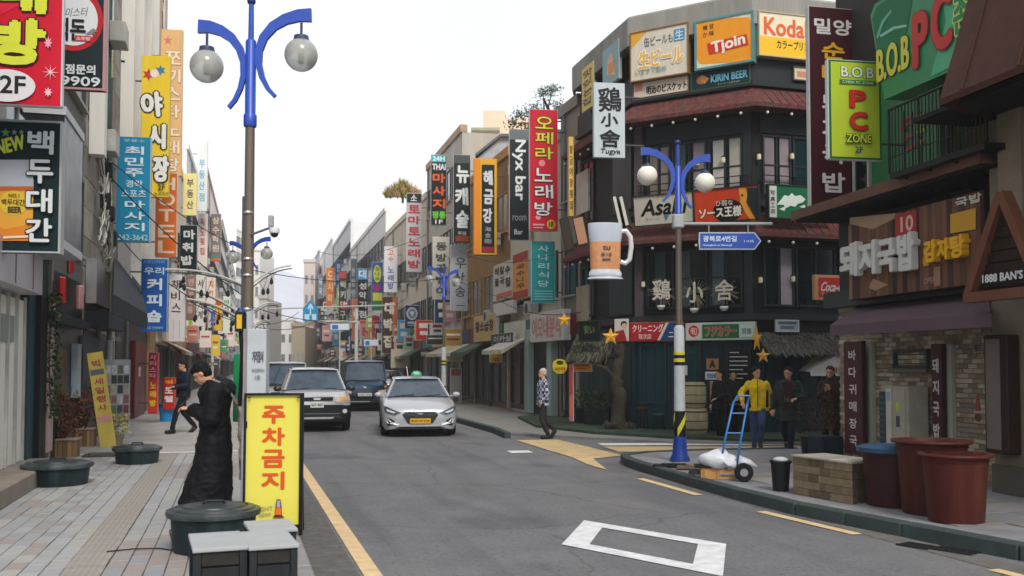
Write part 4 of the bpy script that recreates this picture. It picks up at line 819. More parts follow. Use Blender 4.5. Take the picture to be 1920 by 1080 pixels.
# balcony
bal = thing('balcony', 'black iron balcony with thin bars in front of the green panel', 'balcony', FB.world(0, -1.0, zc+.12), FB.rz)
u0 = FB.conv(1668, 300, -1.0)[0]; u1 = FB.conv(1846, 260, -1.0)[0]; bm_ = mat('#17191b', rough=.5)
MB().bb(u0, u1, 0, .98, 0, .08).build('balcony_floor', bm_, bal); MB().tube([(u0, 0, 1.0), (u1, 0, 1.0)], .02, 6).build('handrail', bm_, bal)
for k in range(27):
    x = u0+(u1-u0)*k/26; MB().tube([(x, 0, .08), (x, -.0, .5), (x, 0, 1.0)], .009 if k % 9 else .02, 5).build('baluster', bm_, bal)
for k in range(7):
    MB().tube([(u0, .14*k+.1, .08), (u0, .14*k+.1, 1.0)], .009, 5).build('baluster', bm_, bal)
MB().tube([(u0, 0, .3), (u1, 0, .3)], .01, 5).build('rail', bm_, bal)
for k in range(4):
    x = u0+(u1-u0)*(.1+.27*k); MB().tube([(x, .95, -.3), (x, .1, -.0)], .02, 5).build('brace', bm_, bal)
# the green PC signboard (slanted outline)
gq = [(1632, 30), (1640, 8), (1700, -30), (1850, -95), (1872, -40), (1795, 128), (1658, 187)]
yo = -.95; pts = [FB.conv(*p, yo) for p in gq]; cx = sum(p[0] for p in pts)/len(pts); zb = min(p[1] for p in pts)
gs = thing('green_signboard', 'large slanted green signboard with red and yellow Latin letters above the balcony', 'sign', FB.world(cx, yo, zb), FB.rz)
pl = [(p[0]-cx, p[1]-zb) for p in pts]; MB().slab(pl, 0, .35).build('sign_box', mat('#2c8a58', rough=.35, var=.15, scale=.7, dirt=.15), gs)
cvg = lambda px, py: (lambda p: (p[0]-cx, p[1]-zb))(FB.conv(px, py, yo))
prints(gs, cvg, [('poly', [(1636, 35), (1645, 12), (1700, -24), (1716, -30), (1700, 60), (1672, 130), (1650, 120)], '#157044'), ('poly', [(1760, -50), (1850, -88), (1868, -42), (1795, 120), (1745, 145), (1775, 40)], '#57b083'),
    ('poly', [(1650, 66), (1676, 50), (1700, 46), (1702, 50), (1678, 55), (1653, 70)], '#8cc4ac'), ('poly', [(1644, 70), (1654, 40), (1672, 18), (1674, 21), (1658, 43), (1648, 72)], '#6cb496'),
    ('h', 'B.O.B', (1645, 78, 1707, 142), '#d9d04c', dict(bold=.035, outline='#1c4c30', ow=.02)), ('h', 'P', (1713, 20, 1744, 126), '#c23c34', dict(bold=.05, outline='#7c1c1c', ow=.015)), ('h', 'C', (1749, -18, 1790, 96), '#c23c34', dict(bold=.05, outline='#7c1c1c', ow=.015)), ('h', '존', (1792, -10, 1824, 62), '#2f8a58', dict(bold=.03, outline='#c9d86c', ow=.05))], y=-.004)
# vertical signs of this end
sign((1518, 14, 1601, 390), 16.6, 'tall_vertical_sign', 'very tall dark red vertical sign with white and yellow letters beside the lime sign', [
    ('h', '밀양', (1526, 36, 1596, 66), '#dcd9d6', dict(bold=.035)), ('h', '순', (1540, 80, 1583, 112), '#e0ac20', dict(bold=.035)), ('h', '대', (1540, 120, 1583, 156), '#e0ac20', dict(bold=.035)),
    ('h', '돼', (1540, 176, 1583, 212), '#dcd9d6', dict(bold=.035)), ('h', '지', (1540, 224, 1583, 260), '#dcd9d6', dict(bold=.035)), ('h', '국', (1540, 272, 1583, 308), '#dcd9d6', dict(bold=.035)), ('h', '밥', (1540, 324, 1583, 362), '#dcd9d6', dict(bold=.035))], col='#431a20', side='#c9cac8', t=.12, rz=-4, arm=(1, .5))
sign((1553, 113, 1653, 300), 14.6, 'lime_sign', 'lime green rectangular lightbox with red letters in a green frame', [('rect', (1558, 118, 1648, 295), '#b4c832'),
    ('h', 'B.O.B', (1576, 126, 1637, 146), '#dfe8d0', dict(bold=.03, outline='#3c6a2c', ow=.05)), ('rect', (1573, 151, 1641, 160), '#2c7a3c'), ('h', 'CYBER PC ZONE', (1578, 153, 1636, 158), '#c9dcae', dict(bold=.02)),
    ('h', 'P', (1591, 170, 1622, 203), '#c22c24', dict(bold=.06, outline='#6c1414', ow=.02)), ('h', 'C', (1591, 211, 1625, 246), '#c22c24', dict(bold=.06, outline='#6c1414', ow=.02)), ('h', 'ZONE', (1584, 253, 1631, 269), '#c9d83c', dict(bold=.03, outline='#1c3c1c', ow=.08)), ('h', '2F', (1600, 276, 1615, 288), '#3c3c5c', dict(bold=.03))],
    col='#1f6b34', side='#d2dcd8', t=.1, rz=-6, arm=(1, .4), rough=.3)
# ================================================================== nearest right building
FN = two((9.32, 10.1), (9.0, 5.0)); 
nn = Bld('cafe_building', 'tan rendered cafe building with rust coloured canopy and triangular timber gable sign', (9.32, 10.1)); nn.use(FN)
tan = mat('#7d7462', rough=.85, var=.15, scale=2, dirt=.35, dirtcol='#4e483c', bump=.3, bscale=40)
nn.cbox('wall', 0, 5.5, .0, .6, .12, 9, tan); nn.cbox('wall', .0, 5.5, .61, 8, .12, 8.8, tan)
nn.cbox('wall_recess', .95, 5.4, -.01, .0, .5, 3.0, mat('#2e2f2a', rough=.6)); nn.cbox('plinth', .0, 5.5, -.05, 0, .12, .5, mat('#5a564c', rough=.9, dirt=.5))
a, b, c, d = FN.r(1848, 628, 1892, 850, yo=-.18)
o = nn.mb().bb(a, b, -.2, -.02, c, d, bev=.01).build('display_case', mat('#2c1c18', rough=.5), nn.th); nn.mb().bb(a+.04, b-.12, -.206, -.2, c+.05, d-.05).build('poster', mat('#6c625c', rough=.4, dirt=.2), o)
nn.print([('h', '맥주', (1853, 646, 1868, 664), '#2c2c2c', dict(bold=.03)), ('poly', [(1856, 770), (1858, 745), (1861, 735), (1864, 745), (1868, 770)], '#7a3424'), ('ell', (1855, 775, 1869, 790), '#4c3428')], y=-.212, parent=o)
# rust canopy: big slanted sheet
c4 = [(1760, 187), (1838, -20), (1990, -60), (1990, 103)]
cor = mat('#4a2a1e', rough=.75, var=.35, scale=2.2, dirt=.6, dirtcol='#2c1c18', metal=.2, bump=.3, bscale=20)
rc_ = thing('rust_canopy', 'big rust brown sloping metal canopy at the top right', 'canopy', FN.world(0, -.9, 5.4), FN.rz)
lo = [FN.conv(1762, 186, -1.15), FN.conv(1990, 99, -1.15)]; hi = [FN.conv(1836, -14, -.2), FN.conv(1990, -90, -.2)]
zl = lo[0][1]-5.4; zh = max(h[1] for h in hi)-5.4+.4; xl = lo[0][0]; xh = hi[0][0]
MB().add([(xl, -.25, zl), (5.5, -.25, zl), (5.5, .7, zh), (xh, .7, zh), (xl, -.25, zl-.08), (5.5, -.25, zl-.08), (5.5, .8, zh-.1), (xh, .9, zl-.08)], [(0, 1, 2, 3), (0, 4, 5, 1), (4, 7, 6, 5), (0, 3, 7, 4)]).build('sheet', cor, rc_)
for k in range(6):
    f = k/5.; MB().tube([(xl+.4+k*.9, -.26, zl+.01), (xh+.4+k*.9, .69, zh+.01)], .012, 5).build('seam', cor, rc_)
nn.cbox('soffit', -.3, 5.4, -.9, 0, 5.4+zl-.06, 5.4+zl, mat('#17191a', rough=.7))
nn.cbox('column', .3, .7, -.12, 0, 3.4, 5.3, mat('#8a7d68', rough=.8, dirt=.3)); nn.cbox('upper_recess', .75, 5.3, -.02, 0, 3.5, 5.2, mat('#14110f', rough=.5))
for k in range(12): nn.cbox('louvre', .95, 1.7, -.06, -.03, 3.7+k*.11, 3.75+k*.11, mat('#3a2c26', rough=.5))
nn.cbox('belt', .35, 5.4, -.12, 0, 3.18, 3.4, brn)
# timber triangle
yo = -.75; A3 = FN.conv(1872, 362, yo); B3 = FN.conv(1810, 566, yo); C3 = (2*A3[0]-B3[0], B3[1]+.0)
tr = thing('triangle_gable_sign', 'triangular timber gable sign with white letters at the right edge', 'sign', FN.world(A3[0], yo, B3[1]), FN.rz)
hx = A3[0]-B3[0]; hz = A3[1]-B3[1]; wd = mat('#6e4531', rough=.65, var=.3, scale=5, dirt=.3, streak=True, dirtcol='#4a2c20')
def beam2(p, q, w_, d0, d1, name, m, par):
    p = Vector((p[0], 0, p[1])); q = Vector((q[0], 0, q[1])); d = (q-p); L_ = d.length; ang = math.atan2(d.z, d.x); c = (p+q)/2
    return MB().box((c.x, (d0+d1)/2, c.z), (L_, d1-d0, w_), ry=-ang).build(name, m, par)
beam2((-hx, .05), (0, hz), .11, 0, .14, 'timber_beam', wd, tr); beam2((hx, .05), (0, hz), .11, .002, .142, 'timber_beam', wd, tr); beam2((-hx-.04, .05), (hx, .05), .12, -.004, .146, 'timber_beam', wd, tr)
MB().slab([(-hx+.1, .1), (hx-.1, .1), (0, hz-.15)], .1, .13).build('dark_panel', mat('#1c1614', rough=.6), tr)
for k in range(7):
    z = .16+k*.14; ww = (hx-.12)*(1-z/hz)*.9
    if ww > .05: MB().bb(-ww, ww, .075, .1, z, z+.12).build('plank', mat('#2c1d18', rough=.6, var=.4, scale=4), tr)
m = MB(); put_text(m, '1888 BAN’S', -.3, .2, .36, .3, y=-.0, bold=.05); m.build('lettering', ink('#d0d4d4'), tr)
# ================================================================== row buildings on the far right side
def rowR(name, label, pf, pn, ytop, col, floors=3, wc='#2c3438', seedv=0, front='#1c2224', trim=None, group=None, fl=3.0, off=0.0, dep=9, cols=None, flat_=True, win_=True, shop=True):
    Df, Dn = depthR(pf, off), depthR(pn, off); a = PD(pf, 685, Df); b = PD(pn, 685, Dn); fr = two((a.x, a.y), (b.x, b.y)); L_ = (Vector((a.x, a.y))-Vector((b.x, b.y))).length
    B = Bld(name, label, (a.x, a.y), group=group); B.use(fr); H = fr.conv(pn, ytop)[1]; rg = random.Random(seedv); B.L = L_; B.H = H
    B.cbox('wall', .02, L_-.02, 0, dep, .05, H, mat(col, rough=.8, var=.14, scale=.9, dirt=.35, dirtcol='#6a6258', streak=True, bump=.2))
    B.cbox('parapet', -.0, L_, -.1, .25, H, H+.35, mat(trim or col, rough=.8, dirt=.4)); 
    nf = max(1, int((H-3.2)/fl)); nw = max(1, int(L_/2.0))
    if win_:
        for f in range(nf):
            for k in range(nw):
                z = 3.5+f*fl; w_ = L_/nw
                B.win(k*w_+.25, (k+1)*w_-.25, z+.45, min(H-.2, z+2.0), nx=2, nz=1, fc=wc, pane=glass_dark(rg.choice(['#1c2a30', '#3a4a50', '#54606a', '#26303a', '#6c7478'])), sill=trim or '#9a958a')
    if shop:
        B.cbox('shop_opening', .15, L_-.15, -.02, 0, .15, 2.6, mat(front, rough=.3, var=.4, scale=.8)); 
        ns = max(1, int(L_/2.4))
        for k in range(ns+1): x = .15+(L_-.3)*k/ns; B.cbox('shop_pillar', x-.1, x+.1, -.08, -.02, .1, 2.7, mat(rg.choice(['#8a8478', '#5c5a56', '#a9a498', '#3c4444']), rough=.6, dirt=.3))
        for k in range(ns):
            x = .3+(L_-.3)*k/ns; B.win(x, x+(L_-.3)/ns-.3, .3, 2.4, nx=2, fc=rg.choice(['#3c4042', '#8a8a88', '#5c3a2c']), dep=.1)
        for k in range(ns):
            x = .1+(L_-.2)*k/ns; x1 = x+(L_-.2)/ns-.06
            B.cbox('fascia_board', x, x1, -.28, 0, 2.7, 3.35, mat(rg.choice(['#c9b48c', '#3a6a5c', '#b8b4a8', '#7c2c2c', '#c98a3c', '#3c4a6a', '#d0ccc0']), rough=.45, dirt=.2))
            if rg.random() < .55:
                m = B.mb(); m.add([(x, -.28, 2.7), (x1, -.28, 2.7), (x1, -1.15, 2.3), (x, -1.15, 2.3), (x1, -1.15, 2.15), (x, -1.15, 2.15), (x, -.28, 2.66), (x1, -.28, 2.66)], [(0, 3, 2, 1), (3, 5, 4, 2), (6, 7, 4, 5), (0, 6, 5, 3), (1, 2, 4, 7)])
                m.build('shop_awning', mat(rg.choice(['#8a8a80', '#4a5a4a', '#b0a890', '#7a3a34', '#c9c4b4']), rough=.8, dirt=.3), B.th)
    for k in range(int(L_/3)):   # air-conditioning units and pipes
        x = rg.uniform(.4, L_-.8); z = 3.45+rg.randrange(max(1, nf))*fl+.02; 
        if z < H-1:
            o = B.cbox('aircon_unit', x, x+.75, -.42, -.1, z, z+.5, mat('#b4b2aa', rough=.5, dirt=.3), bev=.02)
            m = B.mb(); N = 14; m.add([(x+.3+.19*math.cos(6.283*i/N), -.424, z+.25+.19*math.sin(6.283*i/N)) for i in range(N)], [tuple(range(N))]); m.build('fan_grille', mat('#3c3e40'), o)
    m = B.mb(); x = rg.uniform(.1, L_*.5); m.tube([(x, -.06, .2), (x, -.06, H)], .045, 6); m.build('drain_pipe', mat('#8a8680', rough=.6, dirt=.4), B.th)
    return B, fr

rowR('concrete_building', 'grey concrete building squeezed behind the corner pub', 1052, 1089, 195, '#8f8b84', seedv=1, win_=True)
B2, F2 = rowR('cream_building', 'cream building with pale blue door surround beside the pub', 957, 1052, 262, '#d0c8b8', seedv=2, trim='#c9c2b4')
B3, F3 = rowR('ochre_building', 'building with ochre window frames and white and orange signboards', 866, 957, 290, '#9c7a4c', seedv=3, wc='#a87c34', trim='#b98a50')
# pale blue portal on the cream one
B2.use(F2)
a, b, c, d = F2.r(990, 655, 1060, 780, yo=-.2)
pb = mat('#9fb4ae', rough=.6, dirt=.3, streak=True)
B2.cbox('door_surround', B2.L-3.1, B2.L-2.6, -.3, 0, .1, 3.0, pb); B2.cbox('door_surround', B2.L-.6, B2.L-.1, -.3, 0, .1, 3.0, pb); B2.cbox('door_surround', B2.L-2.6, B2.L-.6, -.3, 0, 2.6, 3.0, pb); B2.cbox('dark_doorway', B2.L-2.55, B2.L-.65, -.12, -.04, .1, 2.58, mat('#0c1012', rough=.4))
onsign('white_shop_signboard', 'white shop signboard with faded pink writing above the pale blue door', (994, 584, 1056, 640), F2, [('h', '이모네분식', (998, 592, 1052, 634), '#c98a86', dict(bold=.03))], '#d6cfc6', yo=-.5, t=.25)
onsign('orange_corner_board', 'orange board with red top beside the teal vertical sign', (962, 474, 990, 560), F2, [('rect', (962, 474, 990, 490), '#a8341c'), ('rect', (962, 545, 990, 560), '#a8341c'), ('v', '국수나무', (969, 494, 984, 542), '#5c3410', dict(bold=.03))], '#e08c1c', yo=-.3, t=.2)
onsign('calligraphy_board', 'white board with thick black brush writing on the ochre building', (925, 492, 961, 562), F3, [('v', '해물', (928, 500, 936, 540), '#16130f', dict(bold=.05)), ('v', '칼국', (938, 497, 946, 537), '#16130f', dict(bold=.05)), ('v', '수집', (948, 494, 957, 540), '#16130f', dict(bold=.05)), ('rect', (932, 548, 960, 558), '#c86a50')], '#cfc8b8', yo=-.3, t=.2)
onsign('white_strip_board', 'blank white strip board under the brush writing board', (925, 566, 962, 590), F3, [], '#d8d4c8', yo=-.4, t=.15)
onsign('tan_board', 'tan board with dark cut out writing left of the white strip', (888, 590, 930, 640), F3, [('h', '황소곱창', (892, 600, 926, 622), '#2a241e', dict(bold=.05))], '#c9a86c', yo=-.4, t=.15)
onsign('navy_board', 'navy board with white lettering above the grey canvas awning', (921, 625, 962, 645), F3, [('h', '아카심', (926, 629, 958, 641), '#c9ccd0', dict(bold=.04))], '#1c2430', yo=-.5, t=.12)
# peach block and gable roof behind the row
a = PD(848, 400, 50); b = PD(962, 400, 44); fr = two((a.x, a.y), (b.x+2, b.y)); pb_ = Bld('peach_apartment_block', 'tall pale peach rendered block rising behind the ochre building', (a.x, a.y))
pb_.use(Fr((a.x, a.y), R_(-16))); L_ = pb_.fr.conv(1000, 300)[0]; Hh = pb_.fr.conv(930, 222)[1]; x9 = pb_.fr.conv(905, 300)[0]
pe = mat('#ecd0b8', rough=.85, var=.06, scale=.5, dirt=.12, dirtcol='#b08c74')
pb_.cbox('wall', x9, L_+1, 0, 7, 2, Hh, pe); pb_.cbox('wall', 0, x9-.01, .6, 7, 2, Hh*.88, pe); pb_.cbox('roof_slab', x9-.6, x9+.9, -.5, .6, Hh-.75, Hh-.6, mat('#a8a890', rough=.8)); pb_.cbox('stair_tower', x9, x9+1.2, .3, 2, Hh, Hh+.5, pe)
for k in range(3):
    for j in range(2): pb_.win(1+j*2.2, 2.1+j*2.2, 5+k*3, 6.3+k*3, nx=2, fc='#c9c4b8') if 2.1+j*2.2 < x9 else None
gb = Bld('glazed_roof_shed', 'small grey gabled rooftop shed above the ochre building', (12, 33)); gb.use(Fr(tuple(PD(892, 300, 40))[:2], R_(-16)))
g0 = gb.fr.conv(896, 300)[0]; g1 = gb.fr.conv(965, 300)[0]; zt = gb.fr.conv(940, 258)[1]; zb_ = gb.fr.conv(900, 295)[1]
gm = gb.mb(); gm.slab([(g0, zb_-3), (g1, zb_-3), (g1, zt-.0), (g0+(g1-g0)*.62, zt), (g0, zb_)], 0, 3); gm.build('wall', mat('#b8bcc0', rough=.6, dirt=.3), gb.th)
gm = gb.mb(); e = .12; gm.slab([(g0-.1, zb_), (g0-.1, zb_+e), (g0+(g1-g0)*.62, zt+e), (g1, zt+e), (g1, zt), (g0+(g1-g0)*.62, zt)], -.2, 3.1); gm.build('roof', mat('#6a6e70', rough=.6), gb.th)
for k in range(3): gb.win(g0+1.1+k*.9, g0+1.9+k*.9, zb_-.6, zb_+.3, nx=1, fc='#d0d4d6', pane=mat('#8a9aa4', rough=.2))
rowR('grey_building', 'grey and cream building with slanting roof line beside the black vertical signs', 800, 866, 248, '#c0bab0', seedv=4, trim='#b09a80')
B5, F5 = rowR('beige_building', 'beige building with bushes growing on its roof', 722, 800, 372, '#d8ccb8', seedv=5)
far = [('white_building', 'white building beyond the rooftop bushes', 656, 722, 398, '#eae8e4'), ('pale_grey_building', 'pale grey building between two white blocks down the right side', 622, 656, 418, '#d4d4d4'), ('tall_white_building', 'tall white block far down the right side of the street', 598, 622, 452, '#efedea'), ('narrow_grey_building', 'narrow grey building near the far end on the right', 584, 598, 474, '#cccccf')]
for i, (n, l, pf, pn, yt, c) in enumerate(far): rowR(n, l, pf, pn, yt, c, seedv=20+i)
# ================================================================== projecting signs, right side
W_ = '#dfe2e2'; K_ = '#16191b'
def sgR(rect, label, items, col, **k):
    D = k.pop('D', None) or min(depthR(rect[2], .25), 150); return sign(rect, D, k.pop('name', 'vertical_sign'), label, items, col=col, arm=(1, .3), **k)
def sgL(rect, label, items, col, **k):
    D = k.pop('D', None) or min(depthL(rect[0], .2), 150); return sign(rect, D, k.pop('name', 'vertical_sign'), label, items, col=col, arm=(-1, .3), **k)
b3 = dict(bold=.03); b5 = dict(bold=.05); br = dict(bold=.04, jit=.12, gap=.1)
sgR((993, 205, 1046, 433), 'tall bright red vertical sign with yellow and white brush letters', [('ell', (1010, 300, 1022, 312), '#e88a9a'), ('ell', (1004, 402, 1014, 412), '#e8a0a8'), ('v', '오페라', (1003, 216, 1037, 302), '#d8dc3c', dict(bold=.02, outline='#2c1210', ow=.045, jit=.1, gap=.1)), ('v', '노래방', (1003, 312, 1037, 408), '#e6e4e4', dict(bold=.02, outline='#2c1210', ow=.045, jit=.1, gap=.1)), ('ell', (1025, 412, 1041, 430), '#e8b820'), ('h', '2층', (1028, 415, 1038, 426), '#2c2410', b3), ('rect', (999, 420, 1020, 423), '#e0a8ac'), ('rect', (999, 426, 1018, 428), '#e0a8ac')], '#cc1430', t=.2, side='#c9c9c9')
sgR((955, 242, 992, 450), 'black and grey vertical sign with sideways white Latin letters', [('rect', (956, 243, 991, 262), '#6a7074'), ('r', 'Nyx bar', (960, 262, 986, 376), W_, dict(bold=.03)), ('h', 'room', (961, 404, 987, 414), '#9aa0a4', dict(bold=.02)), ('h', 'Bar', (964, 430, 980, 440), W_, dict(bold=.03))], '#20282c', t=.15)
sgR((996, 452, 1041, 569), 'teal vertical sign with thin white letters under the red one', [('v', '사나리식당', (1009, 458, 1029, 540), '#b8dcdc', dict(bold=.015, gap=.14))]+[('rect', (1002, 545+5*i, 1036, 547+5*i), '#7cc0bc') for i in range(4)], '#1f8f92', t=.08)
sgR((889, 297, 932, 478), 'yellow framed vertical sign with black panel and white brush letters', [('rect', (889, 298, 901, 477), '#e08a1c'), ('rect', (903, 309, 927, 474), '#14181a'), ('v', '해금강', (906, 316, 924, 422), '#cfd3d3', br), ('v', '海金剛', (909, 424, 921, 458), '#b8bcbc', dict(bold=0)), ('rect', (904, 463, 926, 473), '#a82430')], '#e0ac2c', t=.35, side='#d08a24')
sgR((850, 290, 882, 456), 'black vertical sign with white brush letters left of the yellow framed one', [('rect', (851, 291, 881, 306), '#4c5052'), ('v', '뉴캐슬', (854, 306, 879, 432), '#dce0e0', br), ('rect', (854, 442, 880, 453), '#8a3a24'), ('h', '주점', (858, 434, 874, 441), '#b8b8b0', b3)], '#181e22', t=.15)
sgR((808, 290, 837, 422), 'black vertical sign with orange letters and a cyan top', [('rect', (809, 291, 836, 304), '#36b4c4'), ('h', '24H', (811, 293, 834, 302), '#e0f0f0', b5), ('h', 'THAI', (810, 307, 836, 319), W_, b5), ('v', '마사지', (811, 322, 835, 394), '#e2622c', dict(bold=.05)), ('h', '정통', (810, 396, 836, 410), '#6cc83c', b5), ('h', '1F', (816, 412, 830, 420), W_, b3)], '#16191c', t=.2)
sgR((762, 362, 791, 510), 'white vertical sign with red letters below a black cap', [('rect', (763, 363, 790, 380), '#2a2628'), ('h', '소', (770, 365, 782, 377), W_, b3), ('v', '토마토노래방', (765, 382, 788, 506), '#bc3440', dict(bold=.05))], '#c3c3c6', t=.3)
sgR((811, 444, 843, 562), 'off white vertical sign with dark smudged letters behind the blue lamp', [('v', '동방골뱅이', (817, 452, 838, 556), '#4a4c4c', dict(bold=.05))], '#c6c3b6', t=.12)
sgR((844, 459, 877, 583), 'pale grey vertical sign with thin black brush writing', [('v', '우산송', (850, 480, 870, 560), '#2c3034', dict(bold=.01, jit=.4)), ('rect', (855, 572, 872, 574), '#6a6e70')], '#b4b9bf', t=.08)
sgR((720, 462, 745, 548), 'white vertical sign with small orange and blue letters', [('v', '고수', (727, 467, 738, 492), '#d4603c', b3), ('v', '노래방', (727, 498, 738, 544), '#4c5cb0', b3)], '#dcdcdf', t=.3)
sgR((697, 491, 718, 582), 'blue vertical sign with yellow oval and green bottom', [('ell', (700, 497, 715, 530), '#b8bc3c'), ('v', '참나무', (703, 499, 712, 528), '#2c5c34', b3), ('ell', (700, 533, 714, 547), '#9c2464'), ('rect', (699, 549, 716, 564), '#c8c43c'), ('rect', (699, 565, 716, 580), '#1f7a3c')], '#24508c', t=.2)
sgR((670, 503, 690, 602), 'black vertical sign with white letters and a light blue top', [('rect', (671, 504, 689, 524), '#4c8fc8'), ('h', '대', (673, 506, 687, 522), W_, b3), ('v', '성악기점', (673, 527, 687, 598), '#c9cdd0', b3)], '#15191d', t=.2)
sgR((657, 485, 668, 592), 'slim slate grey vertical sign far down the right side', [('v', '한방병원', (659, 500, 666, 580), '#9aa4ac', b3)], '#4c5c66', t=.2)
sgR((635, 508, 650, 604), 'slim dark vertical sign with white rim and red top', [('rect', (636, 510, 649, 522), '#b03c30'), ('v', '럭키당구', (638, 524, 648, 600), '#c9c9c0', b3)], '#23292a', t=.15, side='#d0d0c8')
sgR((629, 488, 640, 556), 'slim navy vertical sign behind the white rimmed one', [('v', '한의원', (631, 492, 638, 550), '#8fa8d0', b3)], '#223a6c', t=.2)
sgR((611, 502, 627, 576), 'orange vertical sign far down the street', [('v', '도시락', (614, 506, 624, 570), '#f0d0a0', b3)], '#dc7a34', t=.3)
sgR((579, 500, 592, 548), 'faded pink vertical sign nearest the street end', [('v', '미용실', (582, 506, 589, 544), '#d0808a', b3)], '#e4c8c6', t=.3)
sgR((596, 515, 606, 560), 'grey blue little vertical sign before the orange one', [('v', '약국', (598, 520, 604, 555), '#e0e4e6', b3)], '#7c8c98', t=.2)
sgR((716, 556, 746, 662), 'dark brown vertical sign with bold cream letters below the white one', [('rect', (736, 558, 745, 660), '#b4683c'), ('v', '대박집', (720, 562, 738, 656), '#d8d2c0', dict(bold=.05, jit=.15))], '#4a3024', t=.3)
sgR((697, 592, 712, 652), 'bright red vertical sign beside the brown one', [('v', '맛집', (699, 598, 710, 645), '#e8c0a8', b5)], '#c83028', t=.2)
sgR((674, 600, 696, 636), 'dull pink signboard with red top under the black vertical sign', [('rect', (675, 601, 695, 607), '#b83c28'), ('h', '분식', (678, 612, 692, 630), '#b02c3c', b5)], '#a88a84', t=.2)
sgR((712, 588, 722, 622), 'small blue vertical sign with pale letters', [('v', '안경', (713, 591, 720, 619), '#a8c0e8', b3)], '#2c50a0', t=.2)
sgR((637, 648, 661, 676), 'white box sign with blue cap low over the parked cars', [('rect', (637, 648, 660, 653), '#4c5aa0'), ('h', '호프', (641, 658, 657, 670), '#b86a6c', b3)], '#d6d2c8', t=.3)
sgR((733, 655, 768, 690), 'cream cube shaped lightbox hanging over the pavement', [('ell', (744, 664, 758, 680), '#c8a88a')], '#cfc6ac', t=.5, name='cube_sign')
sgR((759, 572, 786, 616), 'navy square sign with round silver emblem', [('ell', (762, 576, 783, 600), '#b8bcc4'), ('ell', (765, 579, 780, 597), '#6c7890'), ('poly', [(768, 584), (777, 584), (773, 594)], '#c9ccd4'), ('rect', (764, 603, 782, 607), '#a8b0bc'), ('rect', (764, 609, 782, 611), '#8a94a8')], '#1c2c48', t=.2, name='square_sign')
sgR((918, 660, 942, 680), 'yellow dome shaped sign under the grey awning', [('h', '식당', (924, 670, 937, 678), '#b8481c', b3)], '#d6b42c', t=.1, name='dome_sign')
for (q, D, c, c2, lab) in (((1036, 671, 1064, 701), 26, '#c9b824', '#3c3414', 'round yellow sign with dark mascot free emblem'), ((741, 618, 756, 632), 60, '#2f9c6c', '#d0e8d8', 'x'), ):
    if lab == 'x': continue
    P = PD(1050, 701, 27.0); t = thing('round_sign', 'round yellow sign with a dark oval and red lettering on a bracket', 'sign', P, R_(-8)); r = 14*27/1800
    MB().slab([(r*math.cos(6.283*k/28), r+r*math.sin(6.283*k/28)) for k in range(28)], 0, .1).build('sign_disc', paint('#d8c428', dirt=.1), t)
    cv = lambda px, py: ((px-1050)*27/1800, (701-py)*27/1800)
    prints(t, cv, [('ell', (1043, 676, 1057, 684), '#3c3818'), ('h', '비어', (1041, 688, 1059, 696), '#a83c1c', b5)], y=0); MB().tube([(0, .05, r), (.6, .15, r)], .02, 5).build('bracket', paint('#333333'), t)
# small crowd of shop boards low on the right side (below the vertical signs)
low = [((800, 628, 832, 646), '#1c3a34', 'dark green board over the shop left of the lamp post'), ((834, 616, 866, 648), '#b4883c', 'carved wooden board with orange blotches behind the lamp post'), ((790, 660, 812, 668), '#8a9094', 'grey canopy board over the brown stall'), ((836, 650, 868, 678), '#c9c09c', 'cream awning board over the poster window'), ((748, 618, 762, 640), '#b0a890', 'tan board under the navy square sign'), ((844, 690, 866, 760), '#bdb4ae', 'tall poster in a black frame beside the lamp post'), ((700, 655, 712, 668), '#d8b02c', 'yellow flower shaped board above the dark blue truck'), ((690, 672, 704, 688), '#d8b43c', 'little yellow and white board beside the truck roof'), ((736, 610, 752, 632), '#c98a3c', 'amber board between the brown sign and the navy square'), ((604, 610, 622, 640), '#d8a8a4', 'pinkish board with pale rim far behind the silver off road car'), ((624, 600, 636, 622), '#c9d0d4', 'white board under the rimmed vertical sign'), ((660, 560, 672, 640), '#c06a44', 'rusty orange tall board behind the gantry post'), ((577, 600, 590, 640), '#b49c78', 'sand coloured board beneath the blue road sign')]
for i, (q, c, lab) in enumerate(low):
    D = depthR(q[2], .4); t, fr, cv, Wd, Hh = sign(q, min(D, 140), 'shop_board', lab, [('rect', (q[0]+3, q[1]+(q[3]-q[1])*.3, q[2]-3, q[1]+(q[3]-q[1])*.42), '#e8e4da'), ('rect', (q[0]+4, q[1]+(q[3]-q[1])*.58, q[2]-5, q[1]+(q[3]-q[1])*.68), '#5c3a30')] if i not in (3, 5) else [('ell', (q[0]+5, q[3]-16, q[2]-6, q[3]-6), '#7a6a60'), ('rect', (q[0]+2, q[1]+2, q[2]-2, q[1]+14), '#9c5a40')] if i == 5 else [], col=c, arm=(1, .3), t=.15)
